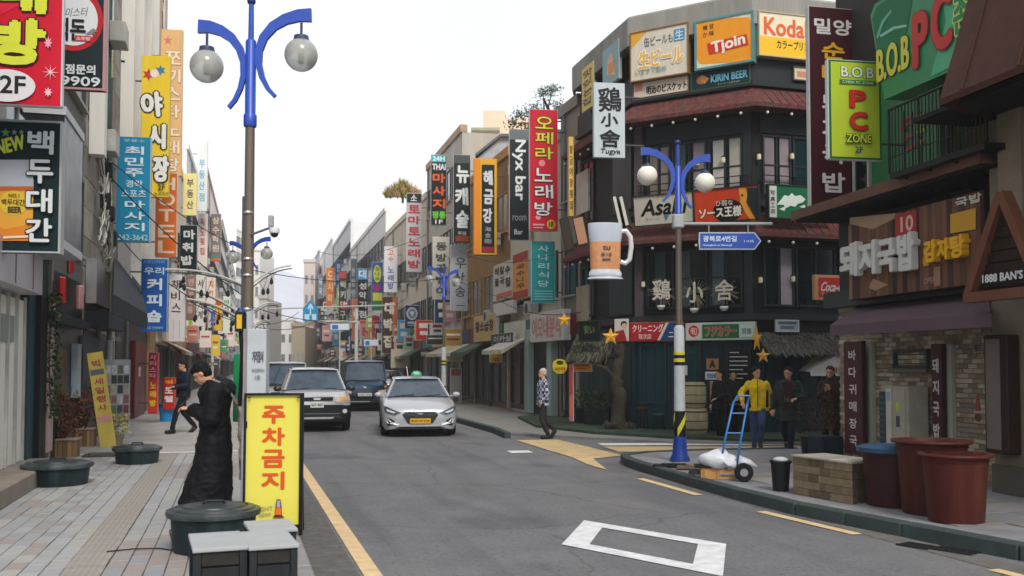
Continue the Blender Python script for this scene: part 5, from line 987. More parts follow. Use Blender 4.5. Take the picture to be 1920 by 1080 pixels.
# ================================================================== left buildings
def rowL(name, label, pn, pf, ytop, col, seedv=0, wc='#2c3438', trim=None, win_=True, shop=True, dep=9, fl=3.0, Hfix=None, front='#14181a', nwin=None):
    a = PD(pn, 685, depthL(pn, 0)); b = PD(pf, 685, depthL(pf, 0)); fr = two((a.x, a.y), (b.x, b.y)); L_ = math.hypot(a.x-b.x, a.y-b.y)
    B = Bld(name, label, (a.x, a.y)); B.use(fr); H = Hfix or fr.conv(pn, ytop)[1]; B.L = L_; B.H = H; rg = random.Random(seedv)
    B.cbox('wall', .02, L_-.02, 0, dep, .05, H, mat(col, rough=.8, var=.14, scale=.9, dirt=.4, dirtcol='#6a645c', streak=True, bump=.2)); B.cbox('parapet', 0, L_, -.1, .25, H, H+.35, mat(trim or col, rough=.8, dirt=.4))
    nf = max(1, int((H-3.2)/fl)); nw = nwin or max(1, int(L_/2.0))
    if win_:
        for f in range(nf):
            for k in range(nw):
                w_ = L_/nw; z = 3.5+f*fl; B.win(k*w_+.25, (k+1)*w_-.25, z+.45, z+2.0, nx=2, fc=wc, pane=glass_dark(rg.choice(['#1c2a30', '#3a4a50', '#54606a', '#26303a'])), sill=trim or '#9a958a')
    if shop:
        ns = max(1, int(L_/2.4)); B.cbox('shop_opening', .1, L_-.1, -.02, 0, .15, 2.6, mat(front, rough=.3, var=.4, scale=.8))
        for k in range(ns):
            x = .1+(L_-.2)*k/ns; x1 = x+(L_-.2)/ns-.06; B.win(x+.15, x1-.1, .2, 2.5, nx=2, fc=rg.choice(['#3c4042', '#7a7a78', '#5c3a2c']), dep=.08)
            B.cbox('fascia_board', x, x1, -.25, 0, 2.7, 3.3, mat(rg.choice(['#c9b48c', '#3a5a5c', '#b8b4a8', '#7c2c2c', '#c98a3c', '#d0ccc0']), rough=.45, dirt=.2))
            if rg.random() < .6:
                m = B.mb(); m.add([(x, -.25, 2.75), (x1, -.25, 2.75), (x1, -1.0, 2.35), (x, -1.0, 2.35), (x1, -1.0, 2.2), (x, -1.0, 2.2)], [(0, 3, 2, 1), (3, 5, 4, 2), (0, 1, 4, 5)]); m.build('shop_awning', mat(rg.choice(['#c9c4b8', '#4a5a5a', '#b0a890', '#8a3a34']), rough=.8, dirt=.3), B.th)
    for k in range(int(L_/2.5)):
        x = rg.uniform(.3, L_-.8); z = 3.5+rg.randrange(max(1, nf))*fl; B.cbox('aircon_unit', x, x+.75, -.45, -.08, z, z+.5, mat('#b4b2aa', rough=.5, dirt=.3), bev=.02)
    m = B.mb(); x = rg.uniform(.1, L_*.8); m.tube([(x, -.06, .2), (x, -.06, H)], .05, 6); m.build('drain_pipe', mat('#8a8680', rough=.6, dirt=.4), B.th)
    return B, fr
wht = mat('#e4e2da', rough=.6, var=.08, scale=1.5, dirt=.3, dirtcol='#8a8478', streak=True)
L1, f1 = rowL('white_shop', 'white panelled shop front with concrete step at the left edge', -260, 50, 0, '#a8a298', seedv=31, Hfix=15, shop=False, wc='#8a8d8c')
q0 = f1.conv(50, 700)[0]
for k in range(9):
    x1 = q0-.02-k*.55; L1.cbox('shutter_panel', x1-.53, x1, -.05, -.0, .35, 2.7, wht)
    L1.cbox('shutter_post', x1-.02, x1+.03, -.09, -.05, .3, 2.75, mat('#b8b6ae', rough=.6, dirt=.3))
a, b, c, d = f1.r(0, 590, 24, 640, yo=-.06); L1.cbox('vent_plate', a, b, -.08, -.05, c, d, mat('#8d9590', rough=.5)); 
mt_ = mat('#bdb6ba', rough=.4, var=.1, scale=1, dirt=.15)
qe = f1.conv(80, 520, -.35)[0]
m = L1.mb(); m.add([(qe-8, -.35, 2.77), (qe, -.35, 2.77), (qe, -.35, 3.32), (qe-8, -.35, 3.32), (qe-8, 0, 2.77), (qe, 0, 2.77), (qe, 0, 3.34), (qe-8, 0, 3.34)], [(0, 1, 2, 3), (1, 5, 6, 2), (3, 2, 6, 7), (0, 4, 5, 1)]); m.build('metal_canopy', mt_, L1.th)
for k in range(5): L1.cbox('canopy_seam', qe-.7-k*1.1, qe-.68-k*1.1, -.36, -.345, 2.8, 3.3, mat('#6a666a', rough=.4))
stp = tag(L1.mb().bb(q0-6, q0-.3, -.55, -.02, .12, .36, bev=.02).build('entrance_step', mat('#8b8278', rough=.9, dirt=.4, bump=.4)), kind='structure'); stp.location = L1.base; stp.parent = None
L2, f2 = rowL('dark_shop', 'dark teal shop front with red boxes and black signboard on the left', 50, 150, 0, '#6c6a66', seedv=32, Hfix=15, shop=False, wc='#3c4446')
def L2b(name, q, y0, y1, c, parent=None, **k): yo = y0; a, b, z0, z1 = f2.r(*q, yo=yo); return L2.cbox(name, a, b, y0, y1, z0, z1, mat(c, **k) if isinstance(c, str) else c)
L2.cbox('dark_front', 0.05, L2.L-.05, -.03, 0, .13, 3.4, mat('#0f1416', rough=.35, var=.4))
L2b('teal_panel', (52, 545, 74, 862), -.12, -.04, '#24444c', rough=.5, dirt=.3); L2b('black_post', (76, 480, 88, 860), -.2, -.04, '#131719'); L2b('pink_post', (90, 560, 101, 845), -.2, -.04, '#b8a09c', rough=.7, dirt=.4, dirtcol='#5a4a46')
L2b('blue_post', (145, 645, 152, 745), -.15, -.04, '#a8bcc4', dirt=.3); L2b('slate_board', (155, 632, 190, 800), -.1, -.04, '#3c464c', rough=.5)
L2.print([('v', 'WON', (60, 690, 72, 745), '#c9cfcf', dict(bold=.02, jit=.3))], y=-.14)
L2b('lintel_awning', (103, 594, 170, 610), -.3, -.1, '#2c3638')
sgs = thing('black_fascia_sign', 'big black signboard with white edges parallel to the left street wall', 'sign', f2.world(*(lambda p: (p[0], -.75, p[1]))(f2.conv(135, 470, -.75))), f2.rz)
u0, u1 = f2.conv(118, 340, -.75)[0], f2.conv(153, 340, -.75)[0]; z0, z1 = f2.conv(135, 474, -.75)[1], f2.conv(135, 232, -.75)[1]
MB().bb(-(u1-u0)/2, (u1-u0)/2, 0, .5, 0, z1-z0).build('sign_box', mat('#0c1013', rough=.3, var=.3), sgs)
for zz in (0, z1-z0): MB().bb(-(u1-u0)/2-.02, (u1-u0)/2+.02, -.02, .52, zz-.06, zz+.06).build('edge_strip', paint('#b9bdbf'), sgs)
for i, (q, c, lab) in enumerate((((92, 518, 131, 570), '#c42a26', 'shiny red box sign under the black signboard'), ((128, 482, 143, 512), '#b01c24', 'small dark red lamp box above the red box sign'), ((146, 535, 161, 580), '#d09a98', 'faded pink box beside the red box sign'))):
    P = PD((q[0]+q[2])/2, q[3], 17.2+i*.9); k = (17.2+i*.9)/1800; t = thing('box_sign', lab, 'sign', P, R_(60)); w2 = (q[2]-q[0])*k; h = (q[3]-q[1])*k
    for j in range(3 if i == 0 else 1): n_ = 3 if i == 0 else 1; MB().bb(-w2/2+w2*j/n_+.005, -w2/2+w2*(j+1)/n_-.005, -.03*(j % 2), .2, 0, h, bev=.02).build('lamp_panel', mat(c, rough=.25, var=.15), t)
    MB().tube([(0, .2, h/2), (0, .9, h/2)], .02, 5).build('bracket', paint('#222222'), t)
L3, f3 = rowL('stone_building', 'grey stone clad building with tangled cables on the left', 150, 214, 0, '#b8b2a6', seedv=33, Hfix=15, shop=False, win_=False)
for j in range(16):
    for i in range(5):
        z = 3.2+j*.62; w_ = L3.L/5; L3.cbox('cladding_slab', i*w_+.012, (i+1)*w_-.012, -.03-.004*((i+j) % 3), 0, z, z+.6, mat(('#9a958a', '#8a857b', '#a39d92')[(i*2+j) % 3], rough=.8, dirt=.3))
L3.cbox('white_column', .3, .7, -.35, -.05, 6.2, 14, wht); L3.cbox('glass_strip', 3.4, 3.7, -.1, -.03, 5.8, 14, glass_dark('#4c6a60')); L3.cbox('grey_panel', .3, 3.8, -.25, -.04, 3.05, 4.0, mat('#8a8a8a', rough=.5, dirt=.3)); L3.cbox('dark_shop_board', .3, 3.2, -.5, -.04, 2.55, 2.9, mat('#181e22', rough=.4)); L3.cbox('dark_opening', .3, L3.L-.3, -.02, 0, .13, 2.5, mat('#0d1113', rough=.4))
L3.print([('h', '정비', (160, 630, 180, 640), '#b8c0c0', b3)], y=-.51)
L4, f4 = rowL('column_building', 'tall building with white columns and black awning left of the yellow signs', 214, 290, 0, '#dccdb8', seedv=34, Hfix=19, shop=False, wc='#5c5650', nwin=4)
for k in range(5): L4.cbox('white_column', .2+k*L4.L/5, .6+k*L4.L/5, -.35, -.02, 3.6, 15.5, wht)
L4.cbox('tile_band', L4.L*.62, L4.L-.1, -.3, -.02, 9.5, 19, mat('#c8a888', rough=.7, dirt=.25))
for k in range(8): L4.cbox('small_window', L4.L*.78, L4.L*.86, -.33, -.3, 10+k*1.1, 10.6+k*1.1, glass_dark('#3c3a3c'))
L4.cbox('dark_front', .1, L4.L-.1, -.03, 0, .13, 3.4, mat('#171a1c', rough=.4, var=.4)); L4.cbox('red_door', L4.L*.3, L4.L*.56, -.15, -.03, .13, 2.5, mat('#6c1828', rough=.4, dirt=.2)); L4.cbox('door_notice', L4.L*.38, L4.L*.42, -.17, -.15, 1.4, 1.7, paint('#c9bcb8')); L4.cbox('wood_front', L4.L*.7, L4.L*.9, -.12, -.03, .13, 3.0, mat('#a8865c', rough=.6, dirt=.3))
shed('black_awning', 'deep black canvas awning behind the pale metal pole on the left', f4, (214, 262, 500, 512), (212, 276, 600, 608), -.05, -1.3, mat('#182226', rough=.7, var=.3, scale=1), drop=.3)
rowL('cream_left_building', 'cream rendered building behind the orange hotel sign', 290, 345, 200, '#e8dcc8', seedv=35)
rowL('grey_left_building', 'pale grey building beyond the real estate signs', 345, 382, 262, '#e6e6e4', seedv=36)
rowL('pink_left_building', 'pale building with a pinkish roof edge far on the left', 382, 412, 300, '#ecdcd4', seedv=37, trim='#c89c90')
rowL('white_left_building', 'white building just left of the far lamp post', 412, 440, 398, '#efefec', seedv=38)
rowL('low_left_building', 'pale far building seen under the far blue lamp', 440, 462, 430, '#efebe4', seedv=39)
# the bright block that closes the street
def endb(name, lab, x0, x1, yt, D, col, nwx, nwz, seedv):
    a = PD(x0, 685, D); E_ = Bld(name, lab, (a.x, a.y)); E_.use(Fr((a.x, a.y), R_(-14))); u1 = E_.fr.conv(x1, 640)[0]; hh = E_.fr.conv((x0+x1)/2, yt)[1]
    E_.cbox('wall', 0, u1, 0, 9, 0, hh, mat(col, rough=.8, var=.06)); E_.cbox('parapet', -.1, u1+.1, -.15, .2, hh, hh+.5, mat(col, rough=.8, var=.06))
    for k in range(nwx):
        for j in range(nwz): w_ = u1/nwx; E_.win(w_*(k+.25), w_*(k+.75), 2.2+j*(hh-2.5)/nwz, 2.2+j*(hh-2.5)/nwz+1.3, nx=2, fc='#b8b8b8', pane=glass_dark('#7a848a'))
    return E_
endb('street_end_block', 'plain white block closing the far end of the street', 496, 552, 601, 150, '#f2f0ee', 4, 2, 1)
endb('pale_far_building', 'pale building beside the far end of the left pavement', 452, 486, 470, 128, '#eeebe6', 3, 5, 2)
endb('stepped_far_building', 'low grey building at the far left kerb beyond the second lamp', 484, 500, 560, 120, '#c2c0bc', 2, 3, 3)
endb('low_far_shop', 'low tan building at the foot of the blue road sign', 546, 572, 612, 130, '#a89c88', 3, 1, 4)
endb('slim_far_building', 'slim pale pink building left of the orange vertical sign', 568, 590, 492, 140, '#cfc4be', 2, 5, 5)
# left signs
sign((-70, -90, 118, 197), 11.0, 'red_karaoke_sign', 'huge red sign with yellow green letters cut by the top left corner', [('poly', [(-60, -90), (118, -90), (118, -30), (-60, 60)], '#d01838'), ('h', '래', (-20, -75, 90, 26), '#d0d83c', dict(bold=.06, outline='#241014', ow=.03)), ('h', '방', (-25, 34, 88, 124), '#d0d83c', dict(bold=.06, outline='#241014', ow=.03)),
    ('ell', (-42, 131, 68, 192), '#d8d8da'), ('h', '2F', (1, 143, 50, 177), '#202224', dict(bold=.03)), ('star', (80, 122, 112, 152), '#f0c8d0', .15, dict(n=8)), ('star', (84, 70, 100, 94), '#e8a0b0', .5, dict(n=8)), ('star', (84, 165, 100, 184), '#f0c0cc', .5, dict(n=8))], col='#c8102e', side='#cdd3d6', t=.1, rz=-6, arm=(-1, .3))
sign((62, -60, 199, 168), 14.8, 'round_logo_sign', 'dark sign with a big red ring and white disc at the top left', [('rect', (66, -60, 194, -10), '#c9d0d6'), ('ell', (80, -24, 194, 96), '#b8202a'), ('ell', (91, -13, 184, 86), '#d9dde0'), ('h', '미스터', (124, 15, 164, 32), '#3c4044', dict(bold=.0, shear=.3, rot=.1)), ('h', '백돈', (102, 34, 162, 78), '#15181a', dict(bold=.03, outline='#d9dde0', ow=.01)), ('rect', (141, 68, 172, 78), '#c2403c'), ('h', '소주방', (144, 70, 170, 77), '#e8d8d4', b3), ('poly', [(160, 66), (176, 54), (184, 60), (176, 62), (182, 66), (172, 64)], '#7c848c'),
    ('h', '가맹점문의', (84, 121, 180, 140), '#cfd4d6', dict(bold=.04)), ('h', '242-9909', (44, 143, 189, 161), '#cfd4d6', dict(bold=.035))], col='#18262c', side='#9aa0a4', t=.08, rz=-6, frame='#b88a8c', fw=.03, arm=(-1, .3))
sign((-60, 226, 116, 474), 11.6, 'beer_pub_sign', 'large dark teal sign with white brush letters and a painted beer glass', [
    ('star', (2, 240, 20, 258), '#5c9c5c', .45), ('star', (22, 243, 33, 254), '#7c9ca8', .45), ('star', (36, 243, 46, 254), '#7ca87c', .45), ('h', 'NEW', (-8, 258, 48, 286), '#d0dc4c', dict(bold=.04, rot=.28, shear=.1)),
    ('poly', [(-60, 300), (62, 300), (64, 352), (-60, 352)], '#aeb6be'), ('poly', [(-60, 350), (64, 350), (62, 440), (56, 452), (-60, 452)], '#dca03c'), ('poly', [(-60, 350), (64, 350), (64, 358), (-60, 360)], '#b8602c'), ('poly', [(-60, 400), (10, 430), (62, 420), (62, 442), (56, 452), (-60, 452)], '#d8842c'), ('ell', (0, 358, 54, 404), '#d8b83c'), ('h', '백두대간', (4, 374, 48, 386), '#4c4020', b3), ('h', 'BEER', (16, 388, 42, 400), '#4c4020', b5), ('h', 'NO.1', (18, 364, 38, 371), '#6c5020', b3),
    ('poly', [(8, 444), (56, 442), (56, 446), (8, 448)], '#e8d8c0'), ('v', '백두대간', (52, 241, 102, 460), '#d3dadb', dict(bold=.035, jit=.04, outline='#0c181c', ow=.04, gap=.09))], col='#12282e', side='#c3c9c9', t=.1, rz=-6, arm=(-1, .3), frame='#aab0ae', fw=.02)
sgL((218, 256, 282, 454), 'bright blue vertical sign with white letters and a phone number', [('h', '부용소', (232, 261, 272, 267), '#9fc8dc', b3), ('v', '최민주', (234, 272, 270, 334), '#cfe2ea', dict(bold=.04)), ('h', '경락', (236, 338, 268, 352), '#c0dce6', b3), ('h', '스포츠', (228, 356, 274, 369), '#c0dce6', b3), ('v', '마사지', (234, 374, 272, 436), '#d3e4ec', dict(bold=.04)), ('h', '242-3642', (221, 440, 278, 451), '#a8d0dc', b3)], '#1a86ae', side='#b4bcc0')
sgL((264, 104, 318, 370), 'tall yellow vertical sign with white outlined brush letters', [('star', (266, 128, 292, 152), '#b83c34', .5, dict(n=6)), ('star', (290, 122, 312, 142), '#3c7ca0', .5, dict(n=6)), ('ell', (282, 130, 298, 146), '#e8d8c8'), ('h', '야', (264, 172, 306, 220), '#e3e3dc', dict(bold=.05, outline='#2c2a20', ow=.05, rot=.1)), ('h', '시', (276, 232, 312, 280), '#e3e3dc', dict(bold=.05, outline='#2c2a20', ow=.05)), ('h', '장', (286, 292, 318, 342), '#e3e3dc', dict(bold=.05, outline='#2c2a20', ow=.05)), ('h', '2F', (296, 346, 310, 357), '#3c3a20', b3), ('h', '노상까지', (290, 360, 316, 366), '#5c5a34', b3)], '#e8c832', D=26.5, side='#d8b83c')
sgL((300, 55, 341, 330), 'very tall peach vertical sign with cream letters behind the yellow one', [('star', (306, 66, 324, 86), '#d87c70', .4), ('v', '쪼끼스타노래장', (308, 92, 338, 326), '#efe4cc', dict(bold=.03, outline='#c88a5c', ow=.035))], '#e8bc82', D=31, side='#dcb488')
sgL((291, 324, 332, 482), 'orange vertical hotel sign with white serif letters', [('v', 'HOTEL', (297, 330, 328, 478), '#f0dcc0', dict(bold=.03, gap=.1))], '#e2702c', D=28.5, side='#e0d0b8')
sgL((264, 485, 314, 622), 'blue vertical coffee shop sign with white letters on the left', [('h', '소문난커피', (268, 488, 308, 494), '#6ca0cc', b3), ('h', '우리', (270, 501, 308, 515), '#b8d0e4', b3), ('v', '커피숍', (275, 518, 304, 608), '#ccd8e4', dict(bold=.05)), ('h', '2층 전화예약', (276, 612, 306, 618), '#7ca4cc', b3)], '#1a55a0', D=25.5, side='#9ab0c8')
sgL((316, 515, 347, 641), 'white vertical sign with thin black brush letters right of the blue coffee sign', [('v', '채비스', (323, 522, 340, 588), '#34322e', dict(bold=.02, jit=.3)), ('rect', (325, 600, 326, 636), '#b0a8a4'), ('rect', (336, 600, 337, 636), '#b0a8a4')], '#dcd6d6', D=29, side='#c8c8c8')
sgL((343, 325, 369, 404), 'pale yellow vertical real estate sign', [('v', '부동산', (350, 333, 363, 394), '#6c5c60', b3)], '#e8dc94', side='#d8cc8c')
sgL((369, 265, 389, 396), 'white vertical sign with light blue letters behind the pale yellow one', [('v', '부동산점', (373, 296, 384, 380), '#7cb0c4', b3)], '#dfe3e0', side='#c8ccc8')
sgL((337, 422, 370, 506), 'black vertical sign with thick white brush letters below the real estate sign', [('v', '마취밥', (342, 428, 364, 500), '#d8dcdc', dict(bold=.05, jit=.2))], '#16252a', side='#d0d0cc', D=36)
sgL((371, 400, 389, 500), 'cream vertical sign with thin red letters', [('v', '독도횟집', (375, 408, 384, 480), '#b84c50', b3)], '#e4d8d0', side='#c8c0b8')
sgL((395, 401, 414, 490), 'brown grey vertical sign with cream letters and orange foot', [('v', '상수학원', (398, 405, 411, 474), '#d8ccb8', b3), ('rect', (396, 478, 413, 483), '#3c8c88'), ('rect', (396, 484, 413, 489), '#d8683c')], '#7c7068', side='#a8a098')
sgL((349, 516, 366, 600), 'mauve brown vertical sign with pink cursive letters', [('v', '엔젤살롱', (352, 520, 363, 590), '#d8b4ac', dict(bold=.02, jit=.2))], '#8c7468', side='#a89488', D=40)
sgL((367, 515, 385, 612), 'white vertical sign with sparse black letters further down the left side', [('v', '서울시계', (371, 522, 381, 600), '#3c3a38', dict(bold=.02, jit=.3))], '#e0dcd4', side='#c8c4bc', D=48)
sgL((387, 520, 404, 570), 'small orange and white sign under the brown grey one', [('v', '치킨', (391, 524, 400, 560), '#c8602c', b3)], '#e8dccc', side='#d0c4b4', D=60)
sgL((404, 560, 416, 620), 'yellow round topped sign down the left pavement', [('ell', (405, 562, 415, 574), '#c8501c'), ('rect', (406, 590, 414, 600), '#b8481c')], '#e0b430', side='#c89c2c', D=55)
sgL((418, 555, 432, 625), 'pale green vertical sign near the big lamp post', [('v', '약국', (420, 560, 430, 590), '#3c8c5c', b3)], '#dce4d8', side='#c0c8bc', D=60)
sgL((278, 661, 296, 776), 'narrow red standing sign with pink and yellow letters beside the red door', [('rect', (279, 712, 295, 772), '#c8341c'), ('v', '사리스타', (281, 664, 293, 710), '#e8b8c0', b3), ('v', '노래방', (281, 714, 293, 764), '#e8c43c', b5)], '#b8203c', side='#c86c74', D=27, cat='standing sign')
sgL((306, 708, 328, 768), 'small red standing motel sign behind the blue bucket', [('h', '시내', (310, 712, 324, 720), '#e8b83c', b5), ('v', '모텔', (309, 724, 325, 756), '#e4dcdc', b5)], '#b8281c', side='#c85c4c', D=27.5, cat='standing sign')
ll = [((350, 610, 372, 640), '#d88c7c', 'salmon coloured board over the left pavement'), ((374, 620, 396, 652), '#e4d8cc', 'cream board with red print further down the left side'), ((396, 628, 412, 668), '#e0c04c', 'amber sign column behind the man in black'), ((412, 636, 428, 660), '#50a070', 'green board behind the man in black'), ((330, 646, 346, 700), '#e8e0d4', 'white tall board on the pavement beside the walking man'), ((388, 672, 412, 690), '#3c4850', 'dark shop board above the head of the man in black'), ((424, 612, 440, 650), '#e8ccc4', 'pale pink board left of the yellow signal box')]
for i, (q, c, lab) in enumerate(ll): sign(q, 42+i*5, 'shop_board', lab, [('rect', (q[0]+3, q[1]+(q[3]-q[1])*.3, q[2]-3, q[1]+(q[3]-q[1])*.4), '#a84838'), ('rect', (q[0]+4, q[1]+(q[3]-q[1])*.55, q[2]-4, q[1]+(q[3]-q[1])*.63), '#f0e8dc')], col=c, arm=(-1, .3), t=.15)
# small boards crowding the far facades
cols = dict(teal='#2c8a8c', scarlet='#c4302c', navy='#24386c', cream='#ddd4bc', lime='#98b838', orange='#dc7c2c', black='#1c1f22', pink='#d898a4', sky_blue='#5ca0d0', mustard='#d0a42c', violet='#6c4c8c', white='#e4e4e0', maroon='#6c2430', mint='#a0d0b8')
names = list(cols); rg = random.Random(8); n = 0
def crowd(side, x0, x1, cnt, bname, zlo, zhi, hmax):
    global n
    for k in range(cnt):
        cn = names[n % len(names)]; n += 5 if (n+5) % 14 else 6
        px = x0+(x1-x0)*(k+.5)/cnt+rg.uniform(-1, 1); D = depthR(px, .2) if side == 'R' else depthL(px, .2)
        D = min(D, 150); q = 1800/D; w_ = rg.uniform(.5, .9)*q; h_ = rg.uniform(.6, hmax)*q; z = rg.uniform(zlo, zhi); yb = 685-(z-1.75)*q; rect = (px-w_, yb-h_, px, yb) if side == 'R' else (px, yb-h_, px+w_, yb)
        it = [('rect', (rect[0]+w_*.2, yb-h_*.85, rect[2]-w_*.2, yb-h_*.6), '#e8e4d8' if cn not in ('cream', 'white', 'mint') else '#a8382c'), ('rect', (rect[0]+w_*.25, yb-h_*.45, rect[2]-w_*.25, yb-h_*.25), '#e8e4d8' if cn not in ('cream', 'white', 'mint') else '#3c4448')]
        sign(rect, D, 'projecting_board', '%s %s board %s on the %s' % (('small', 'squat', 'stubby', 'slender')[int(h_ > w_*1.6)*2+int(h_ > w_*2.4)] if True else '', cn.replace('_', ' '), 'high up' if z > 5.5 else ('above the awnings' if z > 3.6 else 'low'), bname), it, col=cols[cn], arm=(1 if side == 'R' else -1, .25), t=.14)
for args in (('R', 590, 620, 7, 'farthest right hand block', 2.4, 9, 3), ('R', 622, 656, 8, 'pale grey building down the right side', 2.4, 8, 3), ('R', 660, 722, 12, 'white building beyond the rooftop bushes', 2.3, 5.0, 2.2), ('R', 725, 798, 9, 'beige building with rooftop bushes', 2.3, 4.2, 1.6), ('R', 806, 862, 5, 'grey building with the black vertical signs', 2.4, 3.8, 1.2),
             ('L', 296, 342, 6, 'cream building behind the hotel sign', 2.3, 3.8, 1.3), ('L', 346, 380, 7, 'pale grey left hand building', 2.3, 5.0, 1.8), ('L', 384, 410, 7, 'left building with pinkish roof edge', 2.3, 6.5, 2.2), ('L', 413, 452, 8, 'white left building before the far lamp', 2.4, 8, 3)): crowd(*args)
# overhead cables
rg = random.Random(15)
for i, (a, b, Da, Db, r) in enumerate(((( 205, 300), (460, 470), 22.3, 27.7, .012), ((205, 330), (464, 560), 22.3, 27.7, .016), ((206, 420), (350, 520), 22.3, 40, .014), ((300, 520), (560, 585), 26, 60, .016), ((464, 505), (840, 520), 27.7, 36, .012), ((345, 560), (610, 590), 36, 75, .02), ((470, 575), (760, 560), 30, 60, .014), ((590, 470), (800, 440), 70, 50, .016), ((860, 470), (1060, 470), 40, 27, .01), ((850, 520), (1075, 560), 38, 26, .01), ((930, 560), (1090, 585), 34, 25.5, .012))):
    p = PD(*a, Da); q = PD(*b, Db); t = thing('overhead_cable', 'thin overhead cable %s' % ('from the steel pole to the far left lamp', 'lower run from the steel pole past the nearest lamp', 'from the steel pole along the left facades', 'slanting over the left pavement towards the gantry', 'crossing the street between the two far blue lamps', 'long low run down the left side signs', 'crossing high behind the nearest lamp', 'crossing the far street near the rooftops', 'along the ochre building towards the pub', 'sagging below the teal sign to the pub', 'short run above the pale blue doorway')[i], 'cable', p, 0, 'overhead cables'); d = q-p; sg = d.length*.03
    MB().tube([d*(k/12)-Vector((0, 0, sg*4*(k/12)*(1-k/12))) for k in range(13)], r, 5).build('cable', mat('#1c1e20', rough=.6), t)
# haze over the length of the street
hz = MB().bb(-130, 150, -33, 455, -6.5, 56).build('haze'); hm = bpy.data.materials.new('air'); hm.use_nodes = True; n = hm.node_tree; n.nodes.clear(); o_ = n.nodes.new('ShaderNodeOutputMaterial'); pv = n.nodes.new('ShaderNodeVolumePrincipled')
pv.inputs['Color'].default_value = (.93, .94, .97, 1); pv.inputs['Density'].default_value = .0007; n.links.new(pv.outputs[0], o_.inputs['Volume']); hz.data.materials.append(hm); tag(hz, kind='stuff')
# ================================================================== lamp posts
BLUE = mat('#2149ae', rough=.35, var=.12, scale=6, dirt=.1, dirtcol='#20304c')
def lamp_post(loc, label, rz=0, hi=1, banded=True, lower='#b4babd', base=True, thin=False):
    t = thing('street_lamp', label, 'street lamp', loc, rz, 'blue twin globe street lamps')
    brown = mat('#6f6558', rough=.45, var=.15, dirt=.2, metal=.3, streak=True); lo = mat(lower, rough=.6, dirt=.35, dirtcol='#6a7c88', var=.12, scale=5)
    MB().lathe([(.055, 2.2), (.05, 3.6), (.048, 4.2)], 16).build('pole', brown, t, smooth=True)
    if thin: MB().lathe([(.055, 0), (.052, 2.3)], 14).build('lower_pole', lo, t, smooth=True)
    else: lamp_foot(t, lo)
    lamp_head(t, hi, banded); return t
def lamp_foot(t, lo):
    MB().lathe([(.1, .45), (.092, 1.4), (.088, 2.25), (.07, 2.28), (.056, 2.3)], 18).build('lower_pole', lo, t, smooth=True)
    MB().lathe([(.17, 0), (.17, .05), (.13, .12), (.115, .3), (.1, .42)], 18).build('base', mat('#1c3c8c', rough=.4, dirt=.4), t, smooth=True)
    for k in range(3):   # slanting hazard stripes on the foot
        m = MB(); a0 = k*2.09
        vs = []; N = 8
        for i in range(N+1): f = i/N; a = a0+f*1.6; vs += [(.105*math.cos(a), .105*math.sin(a), .42+f*.28), (.105*math.cos(a), .105*math.sin(a), .56+f*.28)]
        m.add(vs, [(2*i, 2*i+2, 2*i+3, 2*i+1) for i in range(N)]); m.build('hazard_stripe', mat('#c8c03c', rough=.5, dirt=.2), t)
    MB().lathe([(.102, .43), (.101, .85)], 18).build('black_wrap', mat('#15181a', rough=.5), t, smooth=True)
    for k in range(4): MB().lathe([(.096-.001*k, 1.62+k*.06), (.096-.001*k, 1.675+k*.06)], 16).build('warning_band', mat('#d0c43c' if k % 2 else '#16181a', rough=.5), t, smooth=True)
def lamp_head(t, hi, banded):
    MB().lathe([(.062, 4.1), (.068, 4.12), (.068, 4.22), (.055, 4.24), (.055, 5.0), (.042, 5.02), (.03, 5.03), (.026, 5.4), (.0, 5.41)], 16).build('blue_sleeve', BLUE, t, smooth=True)
    MB().ball((0, 0, 5.43), .045).build('finial', mat('#1a2f6c', rough=.2), t, smooth='all')
    for s in (1, -1):
        dz = 0.0 if s == hi else -.12; sc = 1.05 if s == hi else .92
        P_ = [(.245, 4.42), (.175, 4.5), (.115, 4.62), (.08, 4.76), (.08, 4.9), (.125, 5.04), (.22, 5.16), (.34, 5.235), (.47, 5.275), (.6, 5.28)]
        m = MB(); vs = []; n = len(P_)
        for i, (x, z) in enumerate(P_):
            a = Vector(P_[max(0, i-1)]); b = Vector(P_[min(n-1, i+1)]); d = (b-a).normalized(); nn = Vector((-d.y, d.x)); w2 = .02+.05*(i/(n-1))**1.3
            for q in (1, -1):
                p = Vector((x, z))+nn*w2*q
                for yy in (-.022, .022): vs.append((s*p.x*sc, yy, p.y+dz))
        m.add(vs, [f for i in range(n-1) for f in ((4*i, 4*i+4, 4*i+5, 4*i+1), (4*i+2, 4*i+3, 4*i+7, 4*i+6), (4*i, 4*i+2, 4*i+6, 4*i+4), (4*i+1, 4*i+5, 4*i+7, 4*i+3))]+[(0, 1, 3, 2), (4*n-4, 4*n-2, 4*n-1, 4*n-3)])
        m.build('arm', BLUE, t); gx = s*.5*sc; gz = 4.86+dz
        MB().tube([(gx, 0, 5.2+dz), (gx, 0, gz+.16)], .014, 8).lathe([(.02, .215), (.075, .2), (.08, .165), (.09, .15), (.085, .135)], 18, (gx, 0, gz)).build('globe_cap', mat('#35405a', rough=.4), t, smooth=True)
        MB().tube([(gx, 0, gz+.14), (gx, 0, gz-.06)], [.03, .022], 8).build('inner_lamp', mat('#8c8f88', rough=.4), t, smooth=True)
        MB().ball((gx, 0, gz), .172, 28, 18).build('globe', mat('#d6d8d2' if banded else '#efeadc', rough=.22, var=.04, scale=3, trans=.55 if banded else .0), t, smooth='all')
    return t
P1 = PD(464, 685, 9.9); p1 = (P1.x, P1.y, .13)
lamp_post(p1, 'nearest blue twin globe street lamp rising behind the yellow parking sign', rz=R_(-16), hi=1, thin=True)
